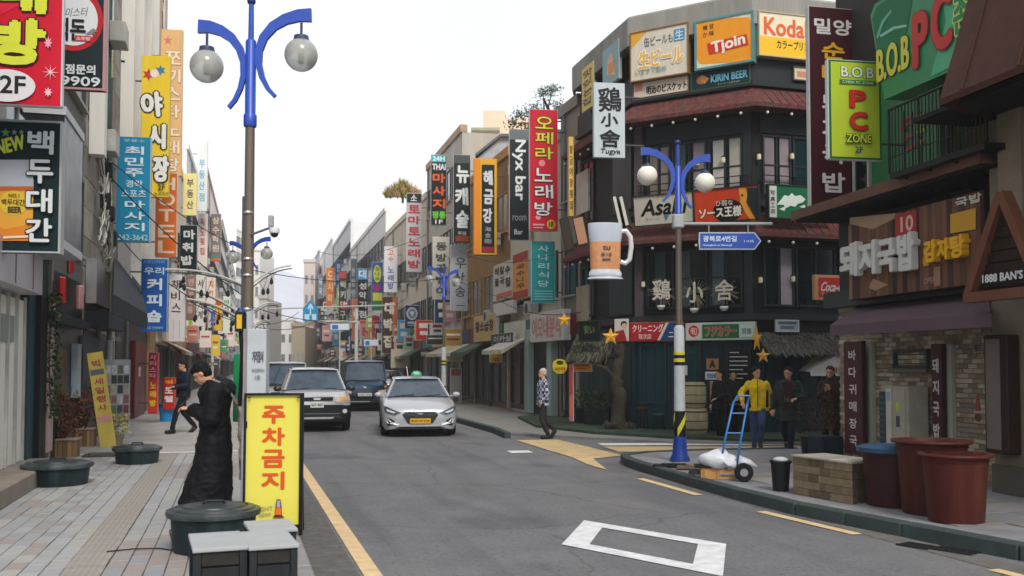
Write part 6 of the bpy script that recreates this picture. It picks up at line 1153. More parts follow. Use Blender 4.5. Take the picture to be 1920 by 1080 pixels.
P2 = G(1275, 865, .13); lamp_post(P2, 'blue twin globe street lamp on the right kerb in front of the corner pub', rz=R_(-16), hi=-1, banded=False)
P3 = PD(464, 685, 27.7); lamp_post((P3.x, P3.y, .13), 'far left blue twin globe lamp seen behind the nearest lamp post', rz=R_(-16), hi=1)
P4 = PD(832, 685, 36); lamp_post((P4.x, P4.y, .13), 'right hand far blue twin globe lamp among the vertical signs', rz=R_(-16), hi=-1)
P5 = PD(398, 685, 60); lamp_post((P5.x+.0, P5.y, .13), 'small distant blue twin lamp above the left pavement signs', rz=R_(-16), hi=1)
# things fixed to the near lamp: box, cctv, banner, signal box, green bin sign
k1 = 9.9/1800
def at1(px, py, D=9.9): return PD(px, py, D)
c = at1(456, 600); t = thing('cable_duct', 'slim grey duct strapped along the nearest lamp pole', 'duct', c, R_(-16)); MB().bb(-.018, .018, -.03, .03, 0, 1.28, bev=.006).build('duct_body', mat('#4c4a48', rough=.5, dirt=.2), t)
for z in (.1, .45, .62, 1.1): MB().lathe([(.05, z), (.053, z+.012), (.05, z+.024)], 12, (.04, 0, 0)).build('strap', mat('#b8b8b8', rough=.3, metal=.6), t)
c = at1(478, 440); t = thing('security_camera', 'dome security camera on a slanted arm from the nearest lamp pole', 'camera', c, R_(-16))
MB().tube([(-.04, 0, 0), (.15, 0, .07)], .012, 8).build('arm', mat('#5a5c5e', rough=.4), t); MB().bb(.14, .19, -.03, .03, .08, .2, bev=.01).build('housing', mat('#9ea2a4'), t); MB().lathe([(.0, .075), (.05, .07), (.055, .03), (.05, .015)], 16, (.2, 0, 0)).build('hood', mat('#d8dadc', rough=.3), t, smooth=True); MB().ball((.2, 0, .01), (.042, .042, .04), 14, 8).build('dome', glass_dark('#1a2c2c'), t, smooth='all')
c = at1(451, 622, 9.7); t = thing('signal_box', 'black and yellow pedestrian signal box left of the nearest lamp pole', 'signal', c, R_(-16))
MB().bb(-.045, .045, -.06, .06, 0, .2, bev=.008).build('housing', mat('#1c2434', rough=.4), t); MB().bb(-.022, .03, -.068, -.06, .03, .17).build('yellow_panel', mat('#d8b020', rough=.4), t); MB().lathe([(.05, .2), (.03, .24), (0, .25)], 12).build('cap', mat('#24406c', rough=.4), t); MB().tube([(0, 0, 0), (.02, 0, -.25), (.0, 0, -.75)], .022, 8).build('stem', mat('#15181a'), t)
c = at1(480, 738, 9.5); t = thing('notice_box', 'tall pale grey notice box with grey print strapped to the nearest lamp pole', 'notice box', c, R_(-14))
MB().bb(-.09, .1, -.02, .14, -.05, .64, bev=.006).build('box_body', mat('#b7bdc3', rough=.45, dirt=.15), t); MB().bb(-.13, -.092, -.0, .14, -.05, .64).build('side_flange', mat('#8f8a88', rough=.5), t)
cv = lambda px, py: ((px-480)*9.5/1800, (738-py)*9.5/1800); prints(t, cv, [('h', '거리질서', (473, 658, 494, 680), '#4c5258', dict(bold=.02)), ('h', '부산광역시', (473, 691, 496, 698), '#7c848c', b3), ('h', '1호', (479, 703, 489, 711), '#6c747c', b3)], y=-.022)
c = at1(446, 740, 10.6); t = thing('green_sign_board', 'green narrow board with striped edge behind the nearest lamp pole', 'sign', c, R_(-14)); MB().bb(-.055, .05, 0, .03, -.3, .45, bev=.01).build('board', paint('#1c8a50'), t)
for k in range(4): MB().bb(.05, .085, -.01, .03, .12+k*.06, .145+k*.06).build('stripe', paint('#c8b440' if k % 2 else '#5c3c1c'), t)
MB().tube([(.07, .02, -1.2), (.07, .02, .45)], .016, 8).build('post', paint('#2c1c18'), t)
# street name sign on the second lamp
c = PD(1318, 468, 15.9); t = thing('street_name_sign', 'blue arrow shaped street name sign bracketed to the second lamp', 'sign', c, R_(-16)); s_ = 15.9/1800
MB().slab([(-.06, 0), (.86, 0), (.97, .145), (.86, .29), (-.06, .29), (-.07, .145)], 0, .03).build('rim', paint('#b4c0cc'), t); MB().slab([(-.045, .02), (.85, .02), (.945, .145), (.85, .27), (-.045, .27)], -.006, -.001).build('face_panel', mat('#1b48a8', rough=.35, var=.06), t)
m = MB(); put_text(m, '광복로4번길', .0, .13, .56, .23, y=-.01, bold=.03); put_text(m, 'Gwangbok-ro 4beon-gil', .0, .05, .48, .09, y=-.01, bold=.03); put_text(m, '1→35', .68, .12, .84, .16, y=-.01, bold=.03); m.build('lettering', ink('#c9d8ec'), t)
MB().tube([(-.4, 0, .43), (1.15, 0, .43)], .026, 8).build('bracket', mat('#9aa2a4', rough=.4), t); MB().bb(-.5, -.32, -.09, .09, .35, .58, bev=.02).build('clamp', mat('#a4aaaa', rough=.5), t)
for x in (.1, .75): MB().tube([(x, 0, .43), (x, 0, .28)], .01, 6).build('hanger', mat('#9aa2a4'), t)
# steel poles on the left
for (px, yb, yt, D, r, c_, lab, rel) in ((204, 830, 140, 22.3, .06, '#7d7a70', 'tall thin steel pole rising beside the stone building', None), (186, 800, 210, 23.2, .045, '#3c4240', 'dark slim conduit pole just left of the steel pole', None)):
    p = PD(px, 685, D); t = thing('utility_pole', lab, 'pole', (p.x, p.y, .13)); zt = PD(px, yt, D).z-.13
    MB().lathe([(r*1.1, 0), (r, 2), (r*.8, zt)], 10).build('pole', mat(c_, rough=.5, dirt=.3, metal=.3), t, smooth=True)
    if r > .05: MB().lathe([(r*1.35, .3), (r*1.3, 2.2)], 10).build('pole_sleeve', mat('#aab8bc', rough=.6, dirt=.4), t, smooth=True)
    for z in (3.5, 5.2): MB().tube([(0, 0, z), (-.5, .1, z+.1)], .015, 5).build('pole_arm', mat('#5a5c5a'), t)
# tangled cables
cb_ = thing('cable_bundle', 'tangled grey cables and black junction boxes on the stone building wall', 'cables', f3.world(1.5, -.2, 4.2), f3.rz); rg = random.Random(9)
for k in range(22):
    x0, x1 = rg.uniform(-1.2, 0), rg.uniform(.2, 1.8); z0, z1 = rg.uniform(0, 2.6), rg.uniform(0, 2.6); sg = rg.uniform(.1, .6); pts = [(x0+(x1-x0)*f, rg.uniform(-.02, .02)-.05, z0+(z1-z0)*f-sg*4*f*(1-f)) for f in [i/8 for i in range(9)]]
    MB().tube(pts, .014, 5).build('cable', mat(rg.choice(['#b8b4a8', '#2c2c2c', '#8a8478', '#d0ccc4']), rough=.7), cb_)
for k in range(5): x, z = rg.uniform(-.6, 1.2), rg.uniform(.2, 1.8); MB().bb(x, x+.22, -.15, .05, z, z+.34, bev=.02).build('junction_box', mat('#17191a', rough=.5), cb_)
# overhead wires over the pavement, festoon arms with little lanterns
rg = random.Random(21)
for i, (a, b, D0, D1, sagpx, lab) in enumerate((((310, 505), (452, 532), 24, 26, 0, 'long pale festoon rod over the left pavement'), ((472, 532), (545, 498), 27, 27.5, 0, 'festoon rod reaching right from the lamp with hanging lanterns'), ((350, 560), (455, 600), 28, 29, 0, 'lower festoon rod left of the nearest lamp'), ((475, 582), (520, 570), 30, 31, 0, 'short festoon rod right of the nearest lamp'), ((475, 612), (505, 603), 31, 32, 0, 'lowest short festoon rod right of the lamp'), ((330, 535), (440, 580), 30, 31, 0, 'middle festoon rod over the signs of the left pavement'))):
    p = PD(*a, D0); q = PD(*b, D1); t = thing('festoon_arm', lab, 'festoon', p, 0, 'festoon rods with lanterns'); d = q-p; n = 8; path = [d*(k/n)+Vector((0, 0, .12*math.sin(math.pi*k/n))) for k in range(n+1)]
    MB().tube(path, .028, 6).build('rod', mat('#c9c9c4', rough=.4), t); MB().tube([p_+Vector((.05, .1, -.07)) for p_ in path], .018, 5).build('rod', mat('#6c706c', rough=.4), t)
    for k in range(7 if i in (0, 2, 5) else 4):
        f = rg.uniform(.05, 1); c = d*f+Vector((rg.uniform(-.15, .15), 0, -.15-rg.uniform(0, .35))); MB().lathe([(0, .1), (.035, .06), (.05, -.04), (.02, -.09), (0, -.1)], 8, c).tube([c+Vector((0, 0, .08)), d*f], .006, 4).build('lantern', mat('#20282a', rough=.5), t)
# gantry with signs far down the street
p = PD(738, 685, 62); q0_ = PD(500, 577, 62); t = thing('signal_gantry', 'thin pale gantry post and beam across the far street', 'gantry', (PD(668, 685, 62).x, PD(668, 685, 62).y, 0)); base = Vector(t.location)
MB().tube([Vector((0, 0, 0)), Vector((0, 0, PD(668, 575, 62).z))], .12, 8).build('post', mat('#c4c6c0', rough=.5), t); a = PD(742, 572, 62)-base; b = PD(505, 579, 62)-base
MB().tube([a, b], .05, 6).build('beam', mat('#b8bcb8', rough=.5), t); a = PD(668, 603, 62)-base; b = PD(596, 603, 62)-base; MB().tube([a, b], .07, 6).build('beam', mat('#d0cfc4', rough=.5), t)
c = PD(582, 602, 60); t = thing('direction_sign', 'pentagon blue direction sign with white arrow far down the street', 'sign', c, R_(-14)); k = 60/1800
MB().slab([(-14*k, 0), (14*k, 0), (14*k, 24*k), (0, 40*k), (-14*k, 24*k)], 0, .06).build('panel', mat('#2c8cc0', rough=.3), t); m = MB(); put_text(m, '↑', -6*k, 10*k, 6*k, 34*k, y=-.02, bold=.03); m.add([(-11*k, -.02, 2*k), (-2*k, -.02, 2*k), (-2*k, -.02, 13*k), (-11*k, -.02, 13*k)], [(0, 1, 2, 3)]); m.add([(3*k, -.02, 2*k), (11*k, -.02, 2*k), (11*k, -.02, 13*k), (3*k, -.02, 13*k)], [(0, 1, 2, 3)]); m.build('arrow', ink('#b4dcec'), t)
for i, (px, py, w_, lab) in enumerate(((637, 613, 18, 'blue and white oval arrow sign under the far gantry beam'), (696, 643, 14, 'small blue street name plate on the far right post'))):
    c = PD(px, py+6, 61); t = thing('direction_sign', lab, 'sign', c, R_(-14)); MB().bb(-w_*k, w_*k, 0, .05, 0, 12*k, bev=.03).build('panel', paint('#d0dce4'), t); MB().bb(-w_*k*.8, -.1, -.01, -.002, 2*k, 10*k).build('blue_field', paint('#2c74b8'), t); MB().tube([(0, .03, 0), (0, .03, -3)], .04, 6).build('post', paint('#c0c0c0'), t)
# ================================================================== vehicles
def spl(pts, n=6):
    pts = [tuple(map(float, p)) for p in pts]; out = []
    for i in range(len(pts)-1):
        p0 = pts[max(0, i-1)]; p1_ = pts[i]; p2_ = pts[i+1]; p3_ = pts[min(len(pts)-1, i+2)]
        for k in range(n):
            t = k/n; out.append(tuple(.5*((2*b)+(-a+c_)*t+(2*a-5*b+4*c_-d)*t*t+(-a+3*b-3*c_+d)*t**3) for a, b, c_, d in zip(p0, p1_, p2_, p3_)))
    out.append(pts[-1]); return out
def car_paint(c): return mat(c, rough=.3, var=.02, scale=2, metal=.3, coat=.5, dirt=0)
def vehicle(name, label, cat, loc, rz, S):
    t = thing(name, label, cat, loc, rz); bp_ = car_paint(S['col']); low = mat(S.get('low', '#202224'), rough=.5, dirt=.2)
    st = spl(S['st'], 5); nC = 8; m = MB(); rows = []
    def sec(y, w, zl, zt):
        cr = S.get('crown', .04); P_ = [(0, zt+cr), (.5*w, zt+cr*.75), (.82*w, zt), (.94*w, zt-.06), (w, zt-.2 if zt-zl > .5 else zt-.12), (w, (zl+zt)/2-.05), (.985*w, zl+.12), (.92*w, zl)]
        return P_
    for (y, w, zl, zt) in st:
        P_ = sec(y, w, zl, zt); rows.append([(x, y, z) for x, z in P_]+[(-x, y, z) for x, z in P_[::-1][:-1]])
    n = len(rows[0]); vs = [p for r in rows for p in r]; fs = [(i*n+k, (i+1)*n+k, (i+1)*n+k+1, i*n+k+1) for i in range(len(rows)-1) for k in range(n-1)]
    fs += [(i*n+n-1, (i+1)*n+n-1, (i+1)*n, i*n) for i in range(len(rows)-1)]; fs += [tuple(range(n)), tuple(range((len(rows)-1)*n, len(rows)*n))[::-1]]
    m.add(vs, fs); bmm = m.build('body', bp_, t, smooth=True)
    if S.get('clad'):
        m = MB(); rows = []
        for (y, w, zl, zt) in st: w2 = w+.012; zt2 = S['clad']; rows.append([(w2*.99, y-(.012 if y < .3 else 0), zt2), (w2, y-(.012 if y < .3 else 0), zl+.15), (.93*w2, y, zl-.02), (-.93*w2, y, zl-.02), (-w2, y-(.012 if y < .3 else 0), zl+.15), (-w2*.99, y-(.012 if y < .3 else 0), zt2)])
        n = 6; vs = [p for r in rows for p in r]; m.add(vs, [(i*n+k, (i+1)*n+k, (i+1)*n+k+1, i*n+k+1) for i in range(len(rows)-1) for k in range(n-1)]+[tuple(range(n))]); m.build('lower_cladding', low, t)
    # greenhouse: ring points front->rear for belt and roof
    g = S['gh']; gl = mat('#3c4c5a', rough=.04, var=.5, scale=2.4) if not S.get('dark') else glass_dark('#3a4a56')
    (yb0, zb0, wb0), (yr0, zr0, wr0), (yr1, zr1, wr1), (yb1, zb1, wb1) = g
    def lerp3(a, b, f): return tuple(a[i]+(b[i]-a[i])*f for i in range(3))
    def arc(a, b, bul, N=8): return [tuple(lerp3(a, b, k/N)[i]-(bul*4*(k/N)*(1-k/N) if i == 1 else 0) for i in range(3)) for k in range(N+1)]
    B0 = arc((-wb0, yb0, zb0), (wb0, yb0, zb0), .12); R0 = arc((-wr0, yr0, zr0), (wr0, yr0, zr0), .08)
    m = MB(); N = 8; vs = B0+R0; m.add(vs, [(k, k+1, N+1+k+1, N+1+k) for k in range(N)]); m.build('windscreen', gl, t, smooth='all')
    m = MB(); m.add([(-wb1, yb1, zb1), (wb1, yb1, zb1), (wr1, yr1, zr1), (-wr1, yr1, zr1)], [(0, 3, 2, 1)]); m.build('rear_window', gl, t)
    for s in (-1, 1):
        m = MB(); m.add([(s*wb0, yb0, zb0), (s*wb1, yb1, zb1), (s*wr1, yr1, zr1), (s*wr0, yr0, zr0)], [(0, 1, 2, 3) if s > 0 else (3, 2, 1, 0)]); m.build('side_window', glass_dark('#1c262c'), t)
        m = MB()
        for a, b, r in (((s*wb0, yb0, zb0), (s*wr0, yr0, zr0), .035), ((s*wb1, yb1, zb1), (s*wr1, yr1, zr1), .045)): m.tube([a, b], r, 6)
        for f in S.get('pill', (.45,)): a = lerp3((s*wb0, yb0, zb0), (s*wb1, yb1, zb1), f); b = lerp3((s*wr0, yr0, zr0), (s*wr1, yr1, zr1), min(1, max(0, (f-.2)/.6))); m.tube([a, b], .035, 6)
        m.build('window_pillar', bp_, t)
    # roof
    m = MB(); prof = spl([(yr0-.07, zr0-.0), (yr0+.12, zr0+.035), ((yr0+yr1)/2, zr0+.06), (yr1-.1, zr1+.035), (yr1+.04, zr1)], 4); xs = [-1, -.9, -.6, 0, .6, .9, 1]; zz = [-.03, .0, .012, .02, .012, .0, -.03]; vs = []
    for (y, z) in prof:
        w_ = (wr0+(wr1-wr0)*(y-yr0)/(yr1-yr0))+.04
        for x, dz in zip(xs, zz): vs.append((x*w_, y-(.08*(1-x*x) if y < yr0+.2 else 0), z+dz))
    k7 = 7; m.add(vs, [(i*k7+k, i*k7+k+1, (i+1)*k7+k+1, (i+1)*k7+k) for i in range(len(prof)-1) for k in range(k7-1)]); m.build('roof', bp_, t, smooth='all')
    # wheels
    R = S.get('R', .33); w0 = max(s[1] for s in S['st'])
    for yy in S['wh']:
        for s in (-1, 1):
            m = MB(); m.lathe([(R*.62, -.1), (R*.94, -.1), (R, -.06), (R, .06), (R*.94, .1), (R*.62, .1)], 26); T_ = Matrix.Translation((s*(w0-.1), yy, R)) @ Matrix.Rotation(R_(90), 4, 'Y'); m.v = [tuple(T_ @ Vector(p)) for p in m.v]; tyre = m.build('tyre', mat('#15161a', rough=.8, dirt=.3), t, smooth=True)
            m = MB(); m.lathe([(0, -.05), (R*.2, -.06), (R*.58, -.03), (R*.62, -.09), (R*.62, .09), (R*.58, .03), (R*.2, .06), (0, .05)], 20); m.v = [tuple(T_ @ Vector(p)) for p in m.v]; m.build('rim', mat('#8a8e92', rough=.3, metal=.7), tyre, smooth=True)
            m = MB(); m.lathe([(0, 0), (R*1.16, 0)], 24); T2 = Matrix.Translation((s*(w0+.006), yy, R+.02)) @ Matrix.Rotation(R_(90), 4, 'Y'); m.v = [tuple(T2 @ Vector(p)) for p in m.v if True]; 
            m2 = MB(); N = 22; q = [(R*1.18*math.cos(math.pi*k/N), R*1.18*math.sin(math.pi*k/N)) for k in range(N+1)]; v2 = []
            for a, b in q: v2 += [(s*(w0+.008), yy+a, R+b), (s*(w0+.008), yy+a*.86, R+b*.86), (s*(w0-.2), yy+a*.86, R+b*.86)]
            m2.add(v2, [f for i in range(N) for f in ((3*i, 3*i+3, 3*i+4, 3*i+1), (3*i+1, 3*i+4, 3*i+5, 3*i+2))]); m2.build('wheel_arch', mat('#191b1e', rough=.6), t)
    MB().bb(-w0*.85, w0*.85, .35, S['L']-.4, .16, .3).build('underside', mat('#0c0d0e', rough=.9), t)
    # front pieces: polygons (x,z) laid on the nose, mirrored when asked
    w_of = [(s[1], s[0]) for s in sorted(S['st'][:4], key=lambda s: s[1])]
    def yfront(x, z):
        ax = abs(x); y = 0
        for i in range(len(w_of)-1):
            if ax <= w_of[0][0]: y = w_of[0][1]; break
            if w_of[i][0] <= ax <= w_of[i+1][0]: y = w_of[i][1]+(w_of[i+1][1]-w_of[i][1])*(ax-w_of[i][0])/(w_of[i+1][0]-w_of[i][0]+1e-6); break
            y = w_of[i+1][1]
        zt0 = S['st'][0][3]
        if z > zt0-.02: y += (z-zt0+.02)*S.get('slope', .8)
        return y
    for (nm, pts, c_, mir, dp, kw) in S['front']:
        for s in ((1, -1) if mir else (1,)):
            P_ = [(s*x, z) for x, z in pts]; 
            if sum(P_[i][0]*P_[(i+1) % len(P_)][1]-P_[(i+1) % len(P_)][0]*P_[i][1] for i in range(len(P_))) < 0: P_ = P_[::-1]
            # densify
            Q = []
            for i in range(len(P_)):
                a = P_[i]; b = P_[(i+1) % len(P_)]; nn = max(1, int(math.hypot(a[0]-b[0], a[1]-b[1])/.08))
                for k in range(nn): Q.append((a[0]+(b[0]-a[0])*k/nn, a[1]+(b[1]-a[1])*k/nn))
            cx = sum(q[0] for q in Q)/len(Q); cz = sum(q[1] for q in Q)/len(Q); n = len(Q); dy = -.012-dp
            vs = [(cx, yfront(cx, cz)+dy, cz)]+[(x, yfront(x, z)+dy, z) for x, z in Q]+[(x, yfront(x, z)+.03, z) for x, z in Q]
            MB().add(vs, [(0, 1+i, 1+(i+1) % n) for i in range(n)]+[(1+i, 1+n+i, 1+n+(i+1) % n, 1+(i+1) % n) for i in range(n)]).build(nm, mat(c_, **kw), t)
    for s in (-1, 1):
        a = Vector((s*.12*(1 if s > 0 else 5), yb0-.1, zb0+.02)); b = Vector((s*.12*(5 if s > 0 else 1)*.95, yb0-.04, zb0+.06)); MB().tube([a, b], .011, 5).build('wiper', mat('#101214', rough=.5), t)
    MB().tube([(-wb0*.98, yb0-.1, zb0-.0), (0, yb0-.2, zb0+.015), (wb0*.98, yb0-.1, zb0-.0)], .014, 5).build('cowl_gap', mat('#1a1c1e', rough=.6), t)
    for (txt, q, c_) in S.get('txt', []):
        m = MB(); put_text(m, txt, *q, y=-.045+S.get('ty', 0), bold=.03); m.build('plate_lettering', ink(c_), t)
    for s in (-1, 1):   # mirrors
        x, y, z, w_, h_ = S['mir']; MB().ball((s*(x+w_/2), y, z), (w_/2, .07, h_/2), 12, 8).tube([(s*(x-.08), y+.05, z-.05), (s*(x+.05), y, z-.03)], .02, 5).build('wing_mirror', mat(S.get('mcol', S['col']), rough=.3), t, smooth='all')
    return t
K = dict
lite = K(rough=.08, var=.2, scale=9)
sedan = dict(col='#b4b7be', L=4.85, R=.33, crown=.05, slope=.5,
  st=[(0, .60, .24, .62), (.06, .76, .2, .68), (.2, .88, .18, .75), (.5, .925, .17, .83), (1.15, .93, .17, .93), (2.2, .93, .17, .96), (3.4, .93, .17, .98), (4.3, .92, .18, 1.0), (4.75, .84, .25, .95), (4.85, .7, .35, .85)],
  gh=((1.08, .95, .78), (1.85, 1.39, .57), (3.15, 1.39, .56), (4.15, 1.02, .72)), pill=(.5,), wh=(.95, 3.8), mir=(.9, 1.35, 1.0, .2, .13),
  front=[('grille', [(-.36, .62), (.36, .62), (.44, .55), (.3, .34), (-.3, .34), (-.44, .55)], '#1b2224', False, .006, K(rough=.35)), ('grille_rim', [(-.38, .645), (.38, .645), (.4, .625), (-.4, .625)], '#c4c7ca', False, .015, K(rough=.2, metal=.6)),
    ('headlight', [(.47, .6), (.62, .66), (.86, .76), (.88, .68), (.8, .58), (.6, .55)], '#4c565c', True, .01, lite), ('headlight_lens', [(.6, .61), (.82, .69), (.8, .63), (.64, .585)], '#c4d0d6', True, .018, lite),
    ('fog_light', [(.52, .3), (.8, .34), (.84, .44), (.78, .46), (.74, .38), (.5, .34)], '#dfe8e0', True, .012, lite), ('air_intake', [(.62, .4), (.8, .5), (.86, .36), (.78, .28), (.66, .3)], '#23282a', True, .004, K(rough=.6)),
    ('lower_grille', [(-.5, .26), (.5, .26), (.56, .2), (-.56, .2)], '#191c1e', False, .006, K(rough=.6)), ('chin_trim', [(-.6, .29), (.6, .29), (.58, .265), (-.58, .265)], '#bfc3c6', False, .014, K(rough=.25, metal=.5)), ('number_plate', [(-.25, .46), (.25, .46), (.25, .34), (-.25, .34)], '#d8a818', False, .03, K(rough=.4)), ('badge', [(-.09, .575), (0, .6), (.09, .575), (0, .545)], '#c4c8cc', False, .016, K(rough=.2, metal=.7))],
  txt=[('부산31바 5738', (-.22, .37, .22, .43), '#5c4010')])
taxi = vehicle('taxi', 'silver saloon taxi with green roof light driving towards the viewer', 'taxi', G(788, 820, 0), R_(-7.5), sedan)
m = MB(); m.lathe([(.13, 0), (.15, .03), (.12, .1), (.06, .13), (0, .135)], 18, (0, 1.95, 1.47), sy=.6); m.build('roof_light', mat('#2fae78', rough=.25, var=.1), taxi, smooth=True)
m = MB(); put_text(m, '택시', -.07, 1.5, .07, 1.57, y=1.86, bold=.03); m.build('lettering', ink('#dff0e8'), taxi); MB().tube([(-.22, 2.0, 1.46), (-.25, 2.15, 1.72)], .012, 5).build('aerial', paint('#c8c8c8'), taxi)
for s, x in ((0, -.1), (1, .03)): MB().ball((x, 1.62, 1.22), (.03, .02, .02), 8, 6).build('dashboard_light', mat('#c85c6c', rough=.3), taxi)
suv = dict(col='#b4b6b8', low='#15191b', L=4.4, R=.36, crown=.03, slope=.25, clad=.7,
  st=[(0, .66, .32, .93), (.06, .8, .28, .98), (.2, .87, .26, 1.02), (.45, .9, .25, 1.05), (1.0, .91, .25, 1.08), (2.2, .91, .25, 1.08), (3.6, .91, .25, 1.08), (4.25, .88, .28, 1.05), (4.4, .82, .35, 1.0)],
  gh=((.95, 1.08, .8), (1.5, 1.62, .62), (4.0, 1.62, .62), (4.3, 1.08, .78)), pill=(.35, .68), wh=(.85, 3.45), mir=(.88, 1.15, 1.12, .22, .16), mcol='#2a2a2a',
  front=[('grille', [(-.42, .92), (.42, .92), (.4, .82), (-.4, .82)], '#1a1f22', False, .01, K(rough=.4)), ('badge', [(-.1, .885), (-.07, .9), (.07, .9), (.1, .885), (.07, .845), (-.07, .845)], '#c0ccd4', False, .02, K(rough=.2)),
    ('headlight', [(.44, .93), (.62, .96), (.84, .97), (.86, .8), (.6, .77), (.46, .8)], '#c4c0b4', True, .014, lite), ('amber_lamp', [(.58, .93), (.78, .94), (.8, .83), (.6, .81)], '#d8a468', True, .022, lite), ('fog_light', [(.66, .58), (.72, .61), (.78, .58), (.78, .52), (.72, .49), (.66, .52)], '#c9cdd0', True, .02, lite),
    ('bumper', [(-.64, .72), (.64, .72), (.82, .68), (.82, .42), (.6, .38), (-.6, .38), (-.82, .42), (-.82, .68)], '#1c2224', False, .004, K(rough=.5)), ('bumper_trim', [(-.6, .5), (.6, .5), (.6, .475), (-.6, .475)], '#5c6468', False, .016, K(rough=.4)), ('skid_plate', [(-.45, .4), (.45, .4), (.4, .35), (-.4, .35)], '#a0a4a6', False, .012, K(rough=.4)), ('number_plate', [(-.17, .79), (.17, .79), (.17, .65), (-.17, .65)], '#d0cfca', False, .03, K(rough=.4))],
  txt=[('36구 4057', (-.15, .68, .15, .76), '#3c4448')])
sv = vehicle('off_road_car', 'silver off road car with black bumper standing behind the yellow sign', 'car', G(594, 811, 0), R_(-1.5), suv)
MB().tube([(-.6, 1.7, 1.7), (-.6, 3.8, 1.7)], .02, 6).build('roof_rail', paint('#6c7074'), sv); MB().tube([(.6, 1.7, 1.7), (.6, 3.8, 1.7)], .02, 6).build('roof_rail', paint('#6c7074'), sv)
s2 = dict(suv); s2['col'] = '#8f9498'; s2['low'] = '#2a2e30'; s2['gh'] = ((.95, 1.12, .8), (1.55, 1.8, .66), (4.0, 1.8, .66), (4.3, 1.12, .78))
vehicle('minivan', 'grey high roofed van parked behind the silver off road car', 'van', G(533, 791, 0), R_(-2), s2)
trk = dict(col='#182a40', low='#12161a', L=4.9, R=.32, crown=.02, slope=.02,
  st=[(0, .70, .34, 1.14), (.04, .8, .32, 1.17), (.12, .85, .31, 1.18), (.3, .87, .3, 1.18), (1.5, .87, .3, 1.18), (1.62, .85, .32, 1.16), (1.7, .8, .4, .8), (3, .86, .55, .8), (4.9, .86, .55, .8)],
  gh=((.06, 1.17, .79), (.42, 1.88, .7), (1.45, 1.88, .7), (1.6, 1.17, .78)), pill=(.6,), wh=(.75, 3.7), mir=(.92, .2, 1.35, .16, .3), mcol='#14181a',
  front=[('front_band', [(-.66, 1.13), (.66, 1.13), (.7, 1.0), (-.7, 1.0)], '#2c5476', False, .006, K(rough=.2)), ('headlight', [(.5, .8), (.8, .84), (.82, .7), (.5, .68)], '#c0b4a4', True, .02, lite), ('amber_lamp', [(.72, .98), (.84, .99), (.85, .9), (.73, .9)], '#c87838', True, .02, lite), ('badge', [(-.09, .93), (0, .96), (.09, .93), (0, .88)], '#b4bcc4', False, .02, K(rough=.2, metal=.6)), ('bumper', [(-.7, .62), (.7, .62), (.84, .58), (.84, .4), (.6, .36), (-.6, .36), (-.84, .4), (-.84, .58)], '#10141c', False, .03, K(rough=.5)), ('number_plate', [(-.26, .7), (.26, .7), (.26, .59), (-.26, .59)], '#c9ccca', False, .05, K(rough=.4)), ('lower_trim', [(-.6, .4), (.2, .4), (.2, .37), (-.6, .37)], '#8c9498', False, .035, K(rough=.4))],
  txt=[('82머 1940', (-.22, .62, .22, .67), '#3c4448')], ty=-.03)
tk = vehicle('light_truck', 'dark blue cab over light truck between the silver car and the taxi', 'truck', G(684, 772, 0), R_(-5), trk)
MB().bb(-.86, .86, 1.75, 4.85, .8, .9).bb(-.86, -.82, 1.75, 4.85, .9, 1.25).bb(.82, .86, 1.75, 4.85, .9, 1.25).build('cargo_bed', paint('#1c3450'), tk)
s4 = dict(sedan); s4['col'] = '#c8cacc'; vehicle('parked_white_car', 'distant white car half hidden between the truck and the taxi', 'car', G(738, 741, 0), R_(-2), s4)
# ================================================================== things on the left pavement
def tub(px, py, r, h, label, col='#14242a', lid=True, rz=0, z0=.13):
    c = G(px, py, z0); t = thing('lidded_tub', label, 'tub', (c.x, c.y, z0), rz, 'dark plastic planter tubs with lids'); 
    MB().lathe([(r*.9, 0), (r*.92, .02), (r*.98, h-.05), (r*1.02, h-.04), (r*1.02, h)], 40).build('tub_body', mat(col, rough=.5, var=.3, scale=5, dirt=.5, dirtcol='#4c5c5c', streak=True), t, smooth=True)
    MB().lathe([(r*1.08, h-.035), (r*1.1, h-.01), (r*1.08, h+.015), (r*.98, h+.02), (r*.95, h+.035), (r*.8, h+.045), (r*.78, h+.035), (r*.74, h+.035), (r*.72, h+.05), (r*.3, h+.06), (0, h+.062)], 44).build('lid', mat('#2a3236', rough=.38, var=.3, scale=6, dirt=.6, dirtcol='#6c7478'), t, smooth=True)
    m = MB(); m.tube([(-r*.25, 0, h+.055), (-r*.2, 0, h+.085), (r*.2, 0, h+.085), (r*.25, 0, h+.055)], .014, 6); m.build('lid_handle', mat('#20282c', rough=.4), t, smooth='all'); return t
tub(400, 1030, .37, .34, 'large black lidded tub behind the two boxes in front of the man in black')
tub(107, 908, .42, .27, 'dark blue green lidded tub nearest the white shop')
tub(257, 868, .36, .25, 'dark lidded tub further down beside the leaning banner')
boxm = mat('#20262a', rough=.7, var=.3, scale=6, dirt=.4, dirtcol='#4c4a44', streak=False); topm = mat('#a9adaf', rough=.55, var=.12, scale=3, dirt=.25)
